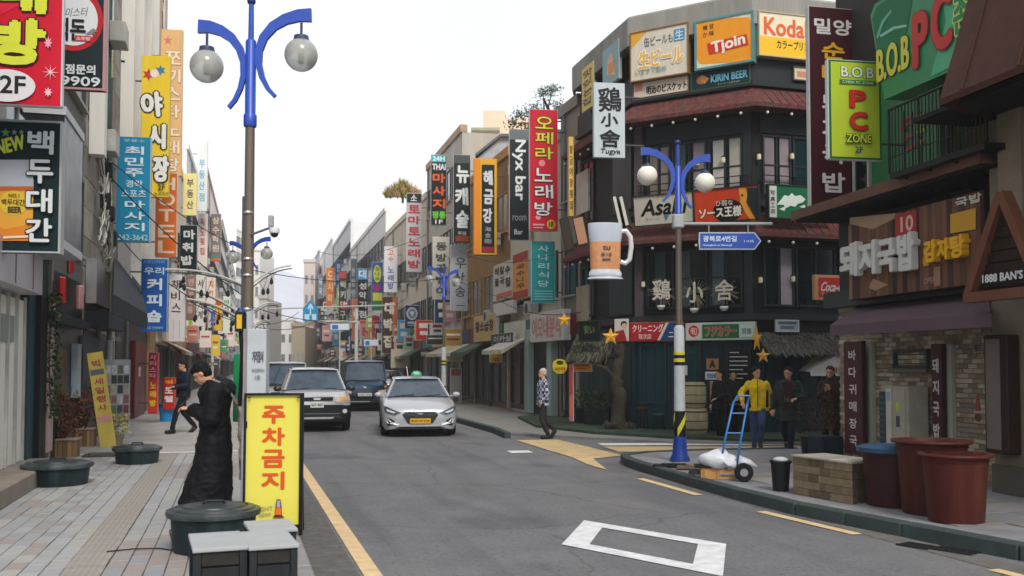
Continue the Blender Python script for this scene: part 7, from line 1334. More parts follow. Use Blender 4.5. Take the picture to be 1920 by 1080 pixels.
for i, (q, lab) in enumerate((((357, 465, 1027, 997), 'left dark box seat with pale grey top in the foreground'), ((463, 561, 1023, 993), 'right dark box seat with pale grey top in the foreground'), ((465, 558, 993, 974), 'rear dark box seat with pale grey top against the yellow sign'))):
    x0, x1, yf, yb = q; h = .45
    a = G(x0+7 if i == 0 else x0+5, yf, .13+h); b = G(x1, yf, .13+h); c = (a+b)/2; W = (b-a).length; t = thing('storage_box', lab, 'box', (c.x, c.y, .13), R_(5), 'dark box seats with grey tops')
    dp = min(.62, (G((x0+x1)/2, yb, .13+h)-G((x0+x1)/2, yf, .13+h)).length)
    MB().bb(-W/2, W/2, 0, dp, h-.025, h, bev=.004).build('top_board', topm, t)
    MB().bb(-W/2+.05, W/2-.05, .04, dp-.04, 0, h-.027).build('inner_box', mat('#101416', rough=.8), t)
    for s in (-1, 1):
        for yy in (.02, dp-.06): MB().bb(s*(W/2-.03)-.022, s*(W/2-.03)+.022, yy, yy+.045, 0, h-.026).build('leg_post', boxm, t)
    for k in range(4): MB().bb(-W/2+.055, W/2-.055, .025, .042, .03+k*.1, .03+k*.1+.088, bev=.004).build('side_plank', mat(('#2a2c2c', '#332f28', '#25282a', '#2e2c28')[k], rough=.7, var=.35, scale=8, dirt=.3), t)
    for k in range(4): MB().bb(-W/2+.028, -W/2+.045, .07, dp-.07, .03+k*.1, .118+k*.1).build('side_plank', boxm, t)
# yellow parking sign
c = G(510, 1004, .13); D_ = (c-O0).dot(cF); t = thing('parking_sign', 'tall yellow no parking sign with orange red letters in a black frame', 'sign', (c.x, c.y, .13), R_(-9)); frp = Fr((c.x, c.y), R_(-9))
a, b, z0, z1 = frp.r(456, 737, 568, 1000); mx = (a+b)/2; t.location = frp.world(mx, 0, .13); z1 -= .13; hw = (b-a)/2
cv = lambda px, py: (lambda q: (q[0]-mx, q[1]-.13))(frp.conv(px, py)); blk = mat('#101418', rough=.4)
tilt = R_(-1.6); TM = Matrix.Rotation(tilt, 4, 'X')
def tp(mb): mb.T = TM; return mb
tp(MB()).bb(-hw+.02, hw-.03, -.0, .02, .1, z1-.02).build('face_panel', mat('#dcd358', rough=.5, var=.05, scale=1.2, dirt=.12, dirtcol='#b8a83c'), t)
for q in ((-hw, -hw+.022, 0, z1), (hw-.034, hw, 0, z1)): tp(MB()).bb(q[0], q[1], -.03, .05, q[2], q[3]).build('frame_post', blk, t)
tp(MB()).bb(-hw+.023, hw-.035, -.03, .05, z1-.022, z1).build('frame_rail', blk, t); tp(MB()).bb(-hw+.023, hw-.035, -.03, .05, .06, .1).build('frame_rail', blk, t)
prints(t, cv, [('v', '주차금지', (490, 757, 534, 922), '#d2521c', dict(bold=.045, gap=.085)), ('h', 'RIGHT', (478, 950, 512, 958), '#a8a478', dict(bold=.02, rot=.1)), ('h', 'Salmon', (486, 959, 508, 967), '#b0a880', dict(bold=.02, rot=.1)),
    ('poly', [(511, 970), (515, 966), (517, 948), (519, 936), (526, 936), (528, 948), (529, 966), (534, 970)], '#5c2c20'), ('poly', [(516, 965), (518, 952), (527, 952), (528, 965)], '#e06a2c'), ('poly', [(519, 951), (520, 938), (525, 938), (526, 951)], '#9aa0c0')], y=-.003, T=TM)
for s in (-1, 1): MB().tube([(s*(hw-.02), .02, z1*.8), (s*(hw-.02), .3, .0)], .012, 6).build('rear_strut', blk, t)
for s in (-1, 1): m = tp(MB()); m.lathe([(.012, 0), (.012, .01)], 8, (s*(hw-.05), -.03, z1-.05)); m.build('corner_clip', blk, t)
# shop planters with red brown shrubs
def shrub(mb, c, h, r, n, rg, sz=.05):
    for k in range(n):
        a = rg.uniform(0, 6.28); rr_ = r*math.sqrt(rg.random()); z = rg.uniform(.08, 1)*h; p = Vector((c[0]+rr_*math.cos(a), c[1]+rr_*math.sin(a)*.7, c[2]+z)); s = sz*rg.uniform(.5, 1.3)
        d1 = Vector((rg.uniform(-1, 1), rg.uniform(-1, 1), rg.uniform(-.6, 1))).normalized()*s; d2 = d1.cross(Vector((rg.uniform(-1, 1), rg.uniform(-1, 1), rg.uniform(-1, 1)))).normalized()*s*.5; mb.cur = rg.randrange(4); mb.add([p-d1, p+d2, p+d1, p-d2], [(0, 1, 2, 3)])
lv = [mat(c, rough=.8, var=.35, scale=14) for c in ('#7a3a2c', '#93502e', '#4c2a24', '#5e6240')]; gv = [mat(c, rough=.8, var=.35, scale=14) for c in ('#2c4a2c', '#3c5a34', '#1c3424', '#5a6a40')]; rg = random.Random(77)
for i, (px, py, w_, h, lab) in enumerate(((128, 858, .55, .3, 'slatted wooden planter with bare reddish shrub by the dark shop'), (165, 838, .5, .34, 'second planter with orange red shrub behind the first one'))):
    c = G(px, py, .13)+Vector((-.15, .25, 0)); t = thing('shrub_planter', lab, 'planter', (c.x, c.y, .13), R_(0))
    for k in range(7): MB().bb(-w_/2+k*w_/7+.004, -w_/2+(k+1)*w_/7-.004, -.18, -.16, 0, h).build('slat', mat(('#8a6c48', '#74583c', '#9a7c54')[k % 3], rough=.7, dirt=.3), t)
    for k in range(4): MB().bb(w_/2-.02, w_/2, -.16+k*.09, -.08+k*.09, 0, h).build('slat', mat('#7c6040', rough=.7, dirt=.3), t)
    MB().bb(-w_/2+.01, w_/2-.022, -.155, .2, 0, h-.03).build('soil_box', mat('#241c16', rough=.9), t); MB().bb(-w_/2-.02, w_/2+.02, -.21, .22, h, h+.025).build('rim_board', mat('#b09a8c', rough=.7, dirt=.3), t)
    m = MB(); shrub(m, (0, 0, h), .85, .42, 750, rg, .035); tag(m.build('foliage', None, t, mats=lv), kind='stuff')
    m = MB()
    for k in range(26):
        a = rg.uniform(0, 6.28); r1 = rg.uniform(.1, .4); m.tube([(r1*.2*math.cos(a), r1*.2*math.sin(a), h), (r1*.6*math.cos(a), r1*.5*math.sin(a), h+.4), (r1*math.cos(a+.3), r1*.7*math.sin(a+.3), h+rg.uniform(.6, 1.0))], [.009, .006, .003], 4)
    m.build('stems', mat('#4a2c24', rough=.9), t)
c = f2.world(.6, -.25, 2.9); t = thing('hanging_vine', 'dry grey green vine hanging beside the white shutters', 'plant', c, f2.rz); m = MB(); m.cur = 0
for k in range(500): p = Vector((rg.uniform(-.25, .25), rg.uniform(-.12, .12), -rg.random()**1.3*2.0)); d1 = Vector((rg.uniform(-1, 1), rg.uniform(-1, 1), rg.uniform(-1, 1))).normalized()*.04; d2 = d1.orthogonal()*.5; m.cur = rg.randrange(4); m.add([p-d1, p+d2, p+d1, p-d2], [(0, 1, 2, 3)])
tag(m.build('foliage', None, t, mats=gv), kind='stuff'); MB().tube([(0, 0, .2), (.03, .05, -1), (0, 0, -2)], .012, 5).build('stem', mat('#5a4c3c'), t)
# leaning banner
c = G(203, 838, .13); t = thing('leaning_banner', 'yellow banner board with pink print leaning against the slate shop board', 'banner', (c.x, c.y, .13), R_(-10)); Hb = 1.9
Tb = Matrix.Rotation(R_(-9), 4, 'Y'); m = MB(); m.T = Tb; m.bb(-.15, .15, 0, .03, 0, Hb).build('board', mat('#d8c460', rough=.5, dirt=.15), t)
m = MB(); m.T = Tb; put_text(m, '빅', -.08, 1.6, .08, 1.75, y=-.006, bold=.03); put_vert(m, '세일행사', -.09, .7, .09, 1.4, y=-.006, bold=.03); m.build('lettering', ink('#b85058'), t); m = MB(); m.T = Tb; m.bb(-.13, .13, -.006, -.001, 1.45, 1.56).build('printed_band', ink('#6c6c74'), t); m = MB(); m.T = Tb; m.bb(-.13, .13, -.006, -.001, .5, .62).build('printed_band', ink('#d89c9c'), t)
# poster rack, potted pale plant, blue bucket, red standing things
c = G(236, 822, .13); t = thing('poster_stand', 'upright white stand covered in small photographs by the red door', 'stand', (c.x-.2, c.y, .13), R_(20)); MB().bb(-.28, .28, 0, .05, 0, 1.75).build('stand_board', mat('#a8acb0', rough=.5, dirt=.3), t)
for i in range(4):
    for j in range(7): MB().bb(-.25+i*.13, -.14+i*.13, -.012, -.001, .12+j*.22, .3+j*.22).build('photograph', mat(rg.choice(['#3c4448', '#8a5c50', '#5c6a50', '#b0a898', '#7c2c34', '#c8ccd0', '#24282c']), rough=.3, var=.4, scale=8), t)
c = G(218, 836, .13); t = thing('potted_plant', 'pale yellow flowering pot plant beside the leaning banner', 'plant', (c.x, c.y, .13)); MB().lathe([(.1, 0), (.15, .2), (.16, .22), (.14, .22)], 16).build('pot', mat('#7c7468', rough=.8), t, smooth=True); m = MB(); shrub(m, (0, 0, .2), .45, .28, 260, rg, .04); tag(m.build('foliage', None, t, mats=[mat(c_, rough=.8) for c_ in ('#b8b86c', '#8a9458', '#d0c468', '#a8a498')]), kind='stuff')
c = G(314, 790, .13); t = thing('bucket', 'bright blue plastic bucket on the left pavement', 'bucket', (c.x, c.y, .13)); MB().lathe([(.2, 0), (.23, .3), (.25, .5), (.265, .5), (.265, .53), (.24, .53), (.2, .05), (0, .04)], 24).build('bucket_body', mat('#1a86cc', rough=.35, var=.1), t, smooth=True); MB().tube([(-.25, 0, .5), (-.18, -.15, .4), (0, -.24, .34), (.18, -.15, .4), (.25, 0, .5)], .008, 5).build('handle', paint('#c0c4c8'), t)
# low plant crates by walls on the left
c = G(190, 855, .13); t = thing('rubble_mat', 'folded dark mat on the pavement beside the first tub', 'mat', (c.x, c.y, .135)); MB().bb(-.3, .3, -.2, .2, 0, .03, bev=.01).build('mat_layer', mat('#4c5254', rough=.9, dirt=.4), t); MB().box((.05, 0, .045), (.5, .3, .02), rz=.2).build('mat_layer', mat('#5c5c58', rough=.9, dirt=.4), t)
c = G(45, 945, .13)
# ================================================================== right pavement
def pot(px, py, r, h, col, lab, lidc=None):
    c = G(px, py, .13)+Vector((0, r*.9, 0)); t = thing('plastic_bin', lab, 'bin', (c.x, c.y, .13)); rm = mat(col, rough=.55, var=.3, scale=6, dirt=.4, dirtcol='#5a4a40', streak=True)
    MB().lathe([(r*.82, 0), (r*.84, .02), (r*.93, h*.6), (r*.97, h-.08), (r*.99, h-.075), (r*1.0, h-.03), (r*1.12, h-.025), (r*1.14, h-.01), (r*1.12, h+.005), (r*.98, h+.01), (r*.93, h-.01), (r*.9, h-.12), (r*.8, .04), (0, .03)], 48).build('bin_body', rm, t, smooth=True)
    if lidc: MB().lathe([(r*1.16, h-.03), (r*1.17, h+.02), (r*1.0, h+.04), (0, h+.06)], 40).build('lid', mat(lidc, rough=.4, dirt=.2), t, smooth=True)
    return t
pot(1706, 956, .33, .66, '#381614', 'dark maroon round bin with a blue lid beside the timber planter', '#2c4c68')
pot(1790, 972, .37, .80, '#461a13', 'taller red brown round bin in the middle of the three bins')
pot(1832, 986, .325, .70, '#4c1c14', 'front red brown round bin nearest the viewer')
# timber planter box
a = G(1486, 928, .13); b = G(1594, 946, .13); d = b-a; c = (a+b)/2; L_ = d.length; rz = math.atan2(d.y, d.x); 
c = G(1487, 926, .13); c2 = G(1597, 946, .13); d = c2-c; rz = math.atan2(d.y, d.x); L_ = d.length; t = thing('timber_planter', 'long weathered timber planter box on the right kerb', 'planter', (c.x, c.y, .13), rz); h = .47; dp = .5
wm = [mat(cc, rough=.8, var=.3, scale=7, dirt=.35, dirtcol='#4a4034', bump=.3, bscale=40) for cc in ('#7c6c54', '#6c5e48', '#887860', '#625642')]
for k in range(5):
    xs = [0, .28*L_+.2*(k % 2), .65*L_-.1*(k % 3), L_]
    for j in range(3): MB().bb(xs[j]+.002, xs[j+1]-.002, 0, .02, k*h/5+.002, (k+1)*h/5-.003, bev=.002).build('plank', wm[(k*2+j*3) % 4], t)
    MB().bb(L_-.02, L_, .021, dp, k*h/5+.002, (k+1)*h/5-.003).build('plank', mat('#4c4438', rough=.8, var=.3, scale=6, dirt=.3), t)
MB().bb(.01, L_-.021, .021, dp-.01, 0, h-.06).build('inner_box', mat('#2c2822', rough=.9), t)
for j in range(3): MB().bb(j*L_/3+.003-.01, (j+1)*L_/3-.003+.01*(j == 2), -.02, dp+.02, h, h+.025, bev=.003).build('top_board', mat(('#a8a294', '#9c968a', '#b0aa9c')[j], rough=.75, dirt=.35, var=.2), t)
c = G(1472, 922, .13); t = thing('small_bin', 'small black bin left of the timber planter', 'bin', (c.x, c.y+.1, .13)); MB().lathe([(.1, 0), (.125, .36), (.14, .36), (.14, .39), (.115, .39), (.1, .05), (0, .05)], 20).build('bin_body', mat('#14181a', rough=.5), t, smooth=True); MB().ball((0, 0, .4), (.1, .1, .04), 10, 6).build('rubbish_bag', mat('#b4b8bc', rough=.4), t, smooth='all')
lvd = [mat(c, rough=.8, var=.35, scale=14) for c in ('#3c2a22', '#4c3428', '#2a221e', '#5a3a2a')]
# planters of the pub side
for i, (px, py, r, h, c_, lab) in enumerate(((1548, 862, .22, .42, '#1c2c38', 'square dark blue planter with bare brown shrub by the maroon sign'), (1522, 858, .2, .38, '#1a1c1e', 'round black planter with bare stems beside the blue planter'))):
    c = G(px, py, .1); lv = lvd; t = thing('bare_planter', lab, 'planter', (c.x, c.y, .1)); MB().bb(-r, r, -r, r, 0, h, bev=.02).build('pot', mat(c_, rough=.6, dirt=.2), t) if i == 0 else MB().lathe([(r*.8, 0), (r, h), (r*.9, h)], 18).build('pot', mat(c_, rough=.6, dirt=.2), t, smooth=True)
    m = MB(); shrub(m, (0, 0, h), .75, .26, 240, rg, .03); tag(m.build('foliage', None, t, mats=lv), kind='stuff')
for i, (px, py) in enumerate(((1095, 792), (1118, 795))):
    c = G(px, py, .126); t = thing('pub_planter', ('dark square planter with green shrub under the thatched canopy', 'second dark planter with green shrub next to the tree trunk')[i], 'planter', (c.x, c.y, .126)); MB().bb(-.3, .3, -.2, .2, 0, .42, bev=.02).build('pot', mat('#20282a', rough=.6, dirt=.2), t); m = MB(); shrub(m, (0, 0, .35), .55, .4, 420, rg, .045); tag(m.build('foliage', None, t, mats=gv), kind='stuff')
# hand truck with box and sack
c = G(1340, 893, .13); t = thing('hand_truck', 'blue hand truck with black wheels standing on the right kerb', 'hand truck', (c.x, c.y, .13), R_(-24)); hb = mat('#2a6fb0', rough=.35, var=.25, scale=6, dirt=.25)
def hp(px, py, D=13.6): q = PD(px, py, D)-Vector((c.x, c.y, .13)); return Matrix.Rotation(R_(24), 3, 'Z') @ q
for dx in (-.11, .11): MB().tube([hp(1366, 878)+Vector((dx, 0, 0)), hp(1372, 835)+Vector((dx, 0, 0)), hp(1388, 757)+Vector((dx*.9, 0, 0))], .016, 7).build('side_rail', hb, t, smooth='all')
for py, px in ((862, 1368), (835, 1372), (812, 1377), (775, 1384)): MB().tube([hp(px, py)+Vector((-.11, 0, 0)), hp(px, py)+Vector((.11, 0, 0))], .012, 6).build('cross_bar', hb, t)
MB().tube([hp(1388, 757)+Vector((-.1, 0, 0)), hp(1394, 742)+Vector((-.08, 0, 0)), hp(1394, 742)+Vector((.08, 0, 0)), hp(1388, 757)+Vector((.1, 0, 0))], .016, 7).build('handle', hb, t)
q = hp(1378, 880); MB().bb(q.x-.2, q.x, q.y-.02, q.y+.3, .06, .075).build('toe_plate', hb, t)
for i, (px, py, D) in enumerate(((1393, 879, 13.5), (1350, 905, 12.6))):
    if i == 1: continue
    q = hp(px, py, D); m = MB(); m.lathe([(.05, -.045), (.115, -.045), (.13, -.02), (.13, .02), (.115, .045), (.05, .045)], 22); T_ = Matrix.Translation((q.x, q.y-.12, .13)) @ Matrix.Rotation(R_(90), 4, 'X'); m.v = [tuple(T_ @ Vector(p)) for p in m.v]; m.build('wheel', mat('#121416', rough=.7), t, smooth=True)
    m = MB(); m.lathe([(0, -.03), (.055, -.03), (.055, .05), (0, .05)], 14); m.v = [tuple(T_ @ Vector(p)) for p in m.v]; m.build('wheel_hub', mat('#8a9094', rough=.4), t, smooth=True)
    m = MB(); m.lathe([(.05, -.045), (.115, -.045), (.13, -.02), (.13, .02), (.115, .045), (.05, .045)], 22); T_ = Matrix.Translation((q.x-.02, q.y+.25, .13)) @ Matrix.Rotation(R_(90), 4, 'X'); m.v = [tuple(T_ @ Vector(p)) for p in m.v]; m.build('wheel', mat('#121416', rough=.7), t, smooth=True)
c = G(1345, 897, .13); t = thing('wooden_crate', 'low light brown wooden box under the white sack', 'box', (c.x, c.y, .13), R_(-24)); MB().bb(-.24, .24, -.14, .14, .0, .16, bev=.004).build('crate_body', mat('#b98a54', rough=.7, var=.2, scale=8, dirt=.15), t); MB().bb(-.32, .26, -.16, .16, .162, .19).build('dark_board', mat('#1c1814', rough=.7), t)
for x in (-.2, 0, .2): MB().bb(x-.02, x+.02, -.148, -.141, .0, .16).build('batten', mat('#a07848', rough=.7), t)
c = G(1350, 872, .325); t = thing('white_sack', 'crumpled white plastic sack lying on the crate by the hand truck', 'sack', c, R_(-24)); m = MB(); m.ball((0, 0, .08), (.3, .2, .14), 26, 16); m.v = [(x*(1+.12*noise.noise(Vector((x*6, y*6, z*6)))), y, z+.05*noise.noise(Vector((x*5, y*5, z*7+3)))-(.05 if x > .1 else 0)) for x, y, z in m.v]; m.build('sack_body', mat('#cfd2da', rough=.35, var=.12, scale=6, bump=.6, bscale=14), t, smooth='all'); m = MB(); m.tube([(.25, 0, .06), (.42, .02, .03), (.52, .04, -.02)], [.09, .05, .015], 8); m.build('sack_neck', mat('#c9ccd4', rough=.35, bump=.6, bscale=14), t, smooth='all')
for i, (px, py, L_, c_, lab, z) in enumerate(((1258, 876, .55, '#17181a', 'flat black board lying on the kerb beside the second lamp', .14), (1300, 880, .5, '#6c5a4c', 'flattened brown carton lying beside the black board', .145))):
    c = G(px, py, .13); t = thing('flat_board', lab, 'board', (c.x, c.y, z), R_(-30)); MB().bb(-L_/2, L_/2, -.14, .14, 0, .03, bev=.004).box((.05, 0, .04), (L_*.7, .2, .012), rz=.15).build('board', mat(c_, rough=.7, dirt=.3), t)
c = G(1302, 905, 0); t = thing('black_bag', 'small black bag slumped against the kerb below the crate', 'bag', (c.x, c.y, 0)); m = MB(); m.ball((0, 0, .09), (.13, .1, .12), 16, 10); m.v = [(x*(1+.3*noise.noise(Vector((x*9, y*9, z*9)))), y, max(.0, z)) for x, y, z in m.v]; m.build('bag_body', mat('#1c2220', rough=.6), t, smooth='all'); MB().tube([(-.1, 0, .05), (-.16, -.05, .02), (-.2, -.02, .05)], .006, 5).build('strap', mat('#3c4030'), t)
# cable on the left pavement beside the tub
t = thing('loose_cable', 'thin black cable lying on the tiles beside the large tub', 'cable', G(318, 1030, .133)); pts = [G(px, py, .14)-Vector(t.location) for px, py in ((200, 1034), (250, 1029), (300, 1028), (325, 1032), (322, 1010), (318, 995), (330, 985), (345, 975))]; MB().tube(pts, .006, 5).build('cord', mat('#15171a', rough=.6), t)
# rooftop plants: bushes over the beige building, pine behind the red sign
c = PD(755, 372, 62); t = thing('rooftop_bushes', 'spiky yellow green bushes growing on the beige building roof', 'bush', c); m = MB(); rg = random.Random(4)
for k in range(900):
    x = rg.uniform(-1.3, 1.3); hgt = 1.5*(1-abs(x)/1.7); a = (x*.45)+rg.uniform(-.5, .5)-.2; p = Vector((x*.8, rg.uniform(-.5, .5), rg.random()*hgt*.7)); d1 = Vector((math.sin(a), rg.uniform(-.2, .2), math.cos(a)))*rg.uniform(.2, .55); d2 = Vector((.04, 0, 0)); m.cur = rg.randrange(4); m.add([p-d2, p+d2, p+d1], [(0, 1, 2)])
tag(m.build('foliage', None, t, mats=[mat(c_, rough=.8) for c_ in ('#7c7c30', '#a08a48', '#54602c', '#a87c5c')]), kind='stuff'); MB().tube([(0, 0, -.3), (.05, 0, .6)], .08, 6).build('trunk', bark, t)
c = PD(1010, 240, 38); t = thing('rooftop_pine', 'wind shaped pine tree rising behind the red vertical sign', 'pine tree', c); ft = MB(); brm = MB(); rg = random.Random(12); k8 = 38/1800
brm.tube([(.3, 0, -2.5), (.2, 0, -.5), (.5, 0, .6), (.2, 0, 1.2)], [.14, .12, .08, .04], 7)
for (bx, bz, r) in ((-1.0, .1, .35), (-.7, .5, .35), (-.2, .7, .4), (.1, 1.3, .4), (.6, 1.6, .35), (.9, 1.0, .42), (1.4, .8, .35), (.5, .5, .4), (1.2, .3, .3), (-.5, -.1, .3), (.2, .2, .35)):
    c_ = Vector((bx, rg.uniform(-.4, .4), bz)); brm.tube([(.3, 0, .2), c_*.6+Vector((.1, 0, .1)), c_], [.05, .03, .015], 5)
    for k in range(150):
        p = c_+Vector((rg.gauss(0, r*.5), rg.gauss(0, r*.5), rg.gauss(0, r*.3))); d1 = Vector((rg.uniform(-1, 1), rg.uniform(-1, 1), rg.uniform(-.2, 1))).normalized()*rg.uniform(.08, .16); d2 = d1.orthogonal()*.25; ft.cur = rg.randrange(4); ft.add([p-d2, p+d2, p+d1], [(0, 1, 2)])
tag(ft.build('crown', None, t, mats=gv), kind='stuff'); brm.build('trunk', bark, t)
# ================================================================== people
def finish(mb, name, m, parent, vox=.01, sm=4, wr=0, wsc=7, mats=None, quilt=0):
    me = bpy.data.meshes.new('tmp'); me.from_pydata(mb.v, [], mb.f); o = bpy.data.objects.new('tmp', me); GS.collection.objects.link(o)
    r = o.modifiers.new('r', 'REMESH'); r.mode = 'VOXEL'; r.voxel_size = vox; s = o.modifiers.new('s', 'SMOOTH'); s.iterations = sm; s.factor = .5
    GS.view_layers[0].update(); m2 = bpy.data.meshes.new_from_object(o.evaluated_get(GS.view_layers[0].depsgraph)); bpy.data.objects.remove(o); bpy.data.meshes.remove(me)
    m2.name = name
    if wr:
        n = len(m2.vertices); co_ = np.zeros(n*3); nr = np.zeros(n*3); m2.vertices.foreach_get('co', co_); m2.vertex_normals.foreach_get('vector', nr); co_ = co_.reshape(-1, 3); nr = nr.reshape(-1, 3)
        d = np.array([noise.noise(Vector((p[0]*wsc, p[1]*wsc, p[2]*wsc*.8)))+.5*noise.noise(Vector((p[0]*wsc*2.3+5, p[1]*wsc*2.3, p[2]*wsc*3))) for p in co_]); d = d+(quilt*np.abs(np.sin(co_[:, 2]*math.pi/.115+.8*np.sin(co_[:, 0]*5+co_[:, 1]*4))) if quilt else 0); co_ += nr*(d*wr)[:, None]; m2.vertices.foreach_set('co', co_.ravel())
    m2.update(); return new_obj(name, m2, m, parent, 'all')
def cap(mb, a, b, ra, rb, seg=12):
    mb.ball(a, ra, seg, 8); mb.ball(b, rb, seg, 8); mb.tube([a, b], [ra, rb], seg)
def loft(mb, secs, seg=24):
    vs = []; n = len(secs)
    for (z, cx, cy, rx, ry) in secs:
        for k in range(seg): q = 2*math.pi*k/seg; vs.append((cx+rx*math.cos(q), cy+ry*math.sin(q), z))
    mb.add(vs, [(i*seg+k, i*seg+(k+1) % seg, (i+1)*seg+(k+1) % seg, (i+1)*seg+k) for i in range(n-1) for k in range(seg)]+[tuple(range(seg-1, -1, -1)), tuple(range((n-1)*seg, n*seg))])
def hand(mb, w, d, side, curl=.5, k=1.0):
    d = Vector(d).normalized(); up = Vector((0, 0, 1)); lat = d.cross(up); lat = lat.normalized() if lat.length > .1 else Vector((1, 0, 0)); nrm = lat.cross(d).normalized(); p = Vector(w)
    for j in range(4):
        o = lat*((j-1.5)*.02*k); q = p+d*.02+o*.6; kn = p+d*.088*k+o; cap(mb, q, kn, .016*k, .0115*k, 8); L1_ = (.04, .045, .042, .033)[j]*k; a = curl
        m1 = kn+(d*math.cos(a)-nrm*math.sin(a))*L1_; m2_ = m1+(d*math.cos(a*2)-nrm*math.sin(a*2))*L1_*.8; cap(mb, kn, m1, .0098*k, .009*k, 8); cap(mb, m1, m2_, .009*k, .0078*k, 8)
    b = p+d*.03+lat*side*.028*k; t1 = b+(d*.7+lat*side*.7-nrm*.3).normalized()*.038*k; t2 = t1+(d*.95-nrm*.3).normalized()*.03*k; cap(mb, b, t1, .014*k, .011*k, 8); cap(mb, t1, t2, .011*k, .009*k, 8)
skin = mat('#c9987a', rough=.5, var=.06, scale=6)
def person(label, loc, rz, P, col, H=1.74, vox=.012, detail=False):
    k = H/1.75; t = thing('person', label, 'person', loc, rz); V = lambda q: Vector(q)*k
    J = dict(pel=(0, 0, .95), che=(0, 0, 1.3), nek=(0, .01, 1.48), hed=(0, -.015, 1.62), LS=(.172, .0, 1.395), RS=(-.172, .0, 1.395), LE=(.23, .03, 1.14), RE=(-.23, .03, 1.14), LW=(.24, -.05, .9), RW=(-.24, -.05, .9), LH=(.09, 0, .92), RH=(-.09, 0, .92), LK=(.1, -.02, .5), RK=(-.1, -.02, .5), LA=(.1, .02, .09), RA=(-.1, .02, .09), tilt=0, look=0); J.update(P)
    g = lambda n: V(J[n])
    b = MB(); pel, che, nek, hed = g('pel'), g('che'), g('nek'), g('hed')
    loft(b, [(pel.z-.06*k, pel.x, pel.y, .15*k, .1*k), (pel.z+.08*k, pel.x, pel.y, .14*k, .095*k), (che.z-.1*k, che.x, che.y, .14*k, .095*k), (che.z+.08*k, che.x, che.y, .17*k, .1*k), (nek.z-.03*k, nek.x, nek.y, .09*k, .06*k)])
    T = Matrix.Translation(hed) @ Matrix.Rotation(J['look'], 4, 'Z') @ Matrix.Rotation(J['tilt'], 4, 'X')
    cap(b, nek-Vector((0, 0, .05*k)), T @ Vector((0, .02*k, -.07*k)), .055*k, .05*k)
    h = MB(); h.T = T; h.ball((0, .008*k, .03*k), (.075*k, .092*k, .09*k), 20, 14); h.ball((0, -.012*k, -.045*k), (.058*k, .07*k, .07*k), 18, 12); h.ball((0, -.06*k, -.085*k), (.028*k, .024*k, .022*k), 10, 8)
    h.ball((0, -.088*k, -.02*k), (.012*k, .02*k, .02*k), 10, 8); h.ball((0, -.08*k, .0), (.009*k, .014*k, .03*k), 8, 6); h.ball((0, -.083*k, -.057*k), (.024*k, .01*k, .0055*k), 10, 6); h.ball((0, -.081*k, -.067*k), (.02*k, .01*k, .006*k), 10, 6)
    for s in (-1, 1): h.ball((s*.075*k, .01*k, -.01*k), (.01*k, .02*k, .03*k), 8, 6); h.ball((s*.03*k, -.074*k, .025*k), (.022*k, .012*k, .007*k), 8, 6)
    b.v += h.v and []; n = len(b.v); b.v += h.v; b.f += [tuple(i+n for i in f) for f in h.f]; b.mi += h.mi
    for s in 'LR':
        cap(b, g(s+'S'), g(s+'E'), .05*k, .04*k); cap(b, g(s+'E'), g(s+'W'), .04*k, .026*k); d = J.get(s+'D') or (g(s+'W')-g(s+'E')); hand(b, g(s+'W'), d, (-1 if s == 'L' else 1)*J.get('thumb', 1), J.get('curl', .5), k)
        cap(b, g(s+'H'), g(s+'K'), .085*k, .055*k); cap(b, g(s+'K'), g(s+'A'), .055*k, .038*k); 
    finish(b, 'body', skin, t, vox=min(vox, .0085) if detail else vox*.85, sm=3)
    for s in (-1, 1):
        e = MB(); e.T = T; e.ball((s*.03*k, -.079*k, .008*k), (.012*k, .006*k, .006*k), 10, 6); e.build('eye', mat('#1c1614', rough=.2), t, smooth='all'); e = MB(); e.T = T; e.ball((s*.03*k, -.087*k, .029*k), (.019*k, .004*k, .004*k), 8, 5); e.build('eyebrow', mat('#1a1512', rough=.7), t)
    # hair or hat
    hm_ = MB(); hm_.T = T; hs = P.get('hair', 'short')
    hm_.ball((0, .022*k, .052*k), (.085*k, .095*k, .085*k), 20, 14); hm_.ball((0, .045*k, .0), (.08*k, .07*k, .08*k), 16, 12)
    if hs == 'cap': hm_.ball((0, -.055*k, .065*k), (.07*k, .06*k, .018*k), 14, 8); hm_.ball((0, .0, .075*k), (.09*k, .1*k, .075*k), 16, 12)
    if hs == 'fringe': hm_.ball((0, -.05*k, .07*k), (.07*k, .045*k, .045*k), 14, 10)
    if hs == 'hood': hm_.ball((0, .05*k, -.09*k), (.1*k, .09*k, .11*k), 14, 10)
    finish(hm_, P.get('hairname', 'hair'), mat(col.get('hair', '#14110f'), rough=.75, var=.3, scale=30), t, vox=.009, sm=2, wr=.005, wsc=30)
    # trousers
    tr = MB(); fl = P.get('flare', 0)
    for s in 'LR': cap(tr, g(s+'H')+Vector((0, 0, .02)), g(s+'K'), .1*k, .072*k); cap(tr, g(s+'K'), g(s+'A')+Vector((0, 0, .03*k)), .07*k, (.058+fl)*k)
    tr.ball(pel-Vector((0, 0, .03*k)), (.165*k, .115*k, .12*k), 16, 10); finish(tr, 'trousers', mat(col['leg'], rough=.85, var=.25, scale=6), t, vox=vox, wr=.012, wsc=9)
    for s in 'LR':
        sh = MB(); a = g(s+'A'); f = Vector(J.get(s+'F', (0, -1, 0))).normalized(); cap(sh, a+Vector((0, 0, -.04*k))-f*.03*k, a+f*.15*k+Vector((0, 0, -.05*k+J.get(s+'T', 0))), .056*k, .045*k); finish(sh, 'shoe', mat(col.get('shoe', '#14151a'), rough=.5), t, vox=.012, sm=2)
    # jacket / coat
    ct = MB(); hem = P.get('hem', .86)*k; fw = P.get('fwd', 0); q = P.get('bulk', 1.0)
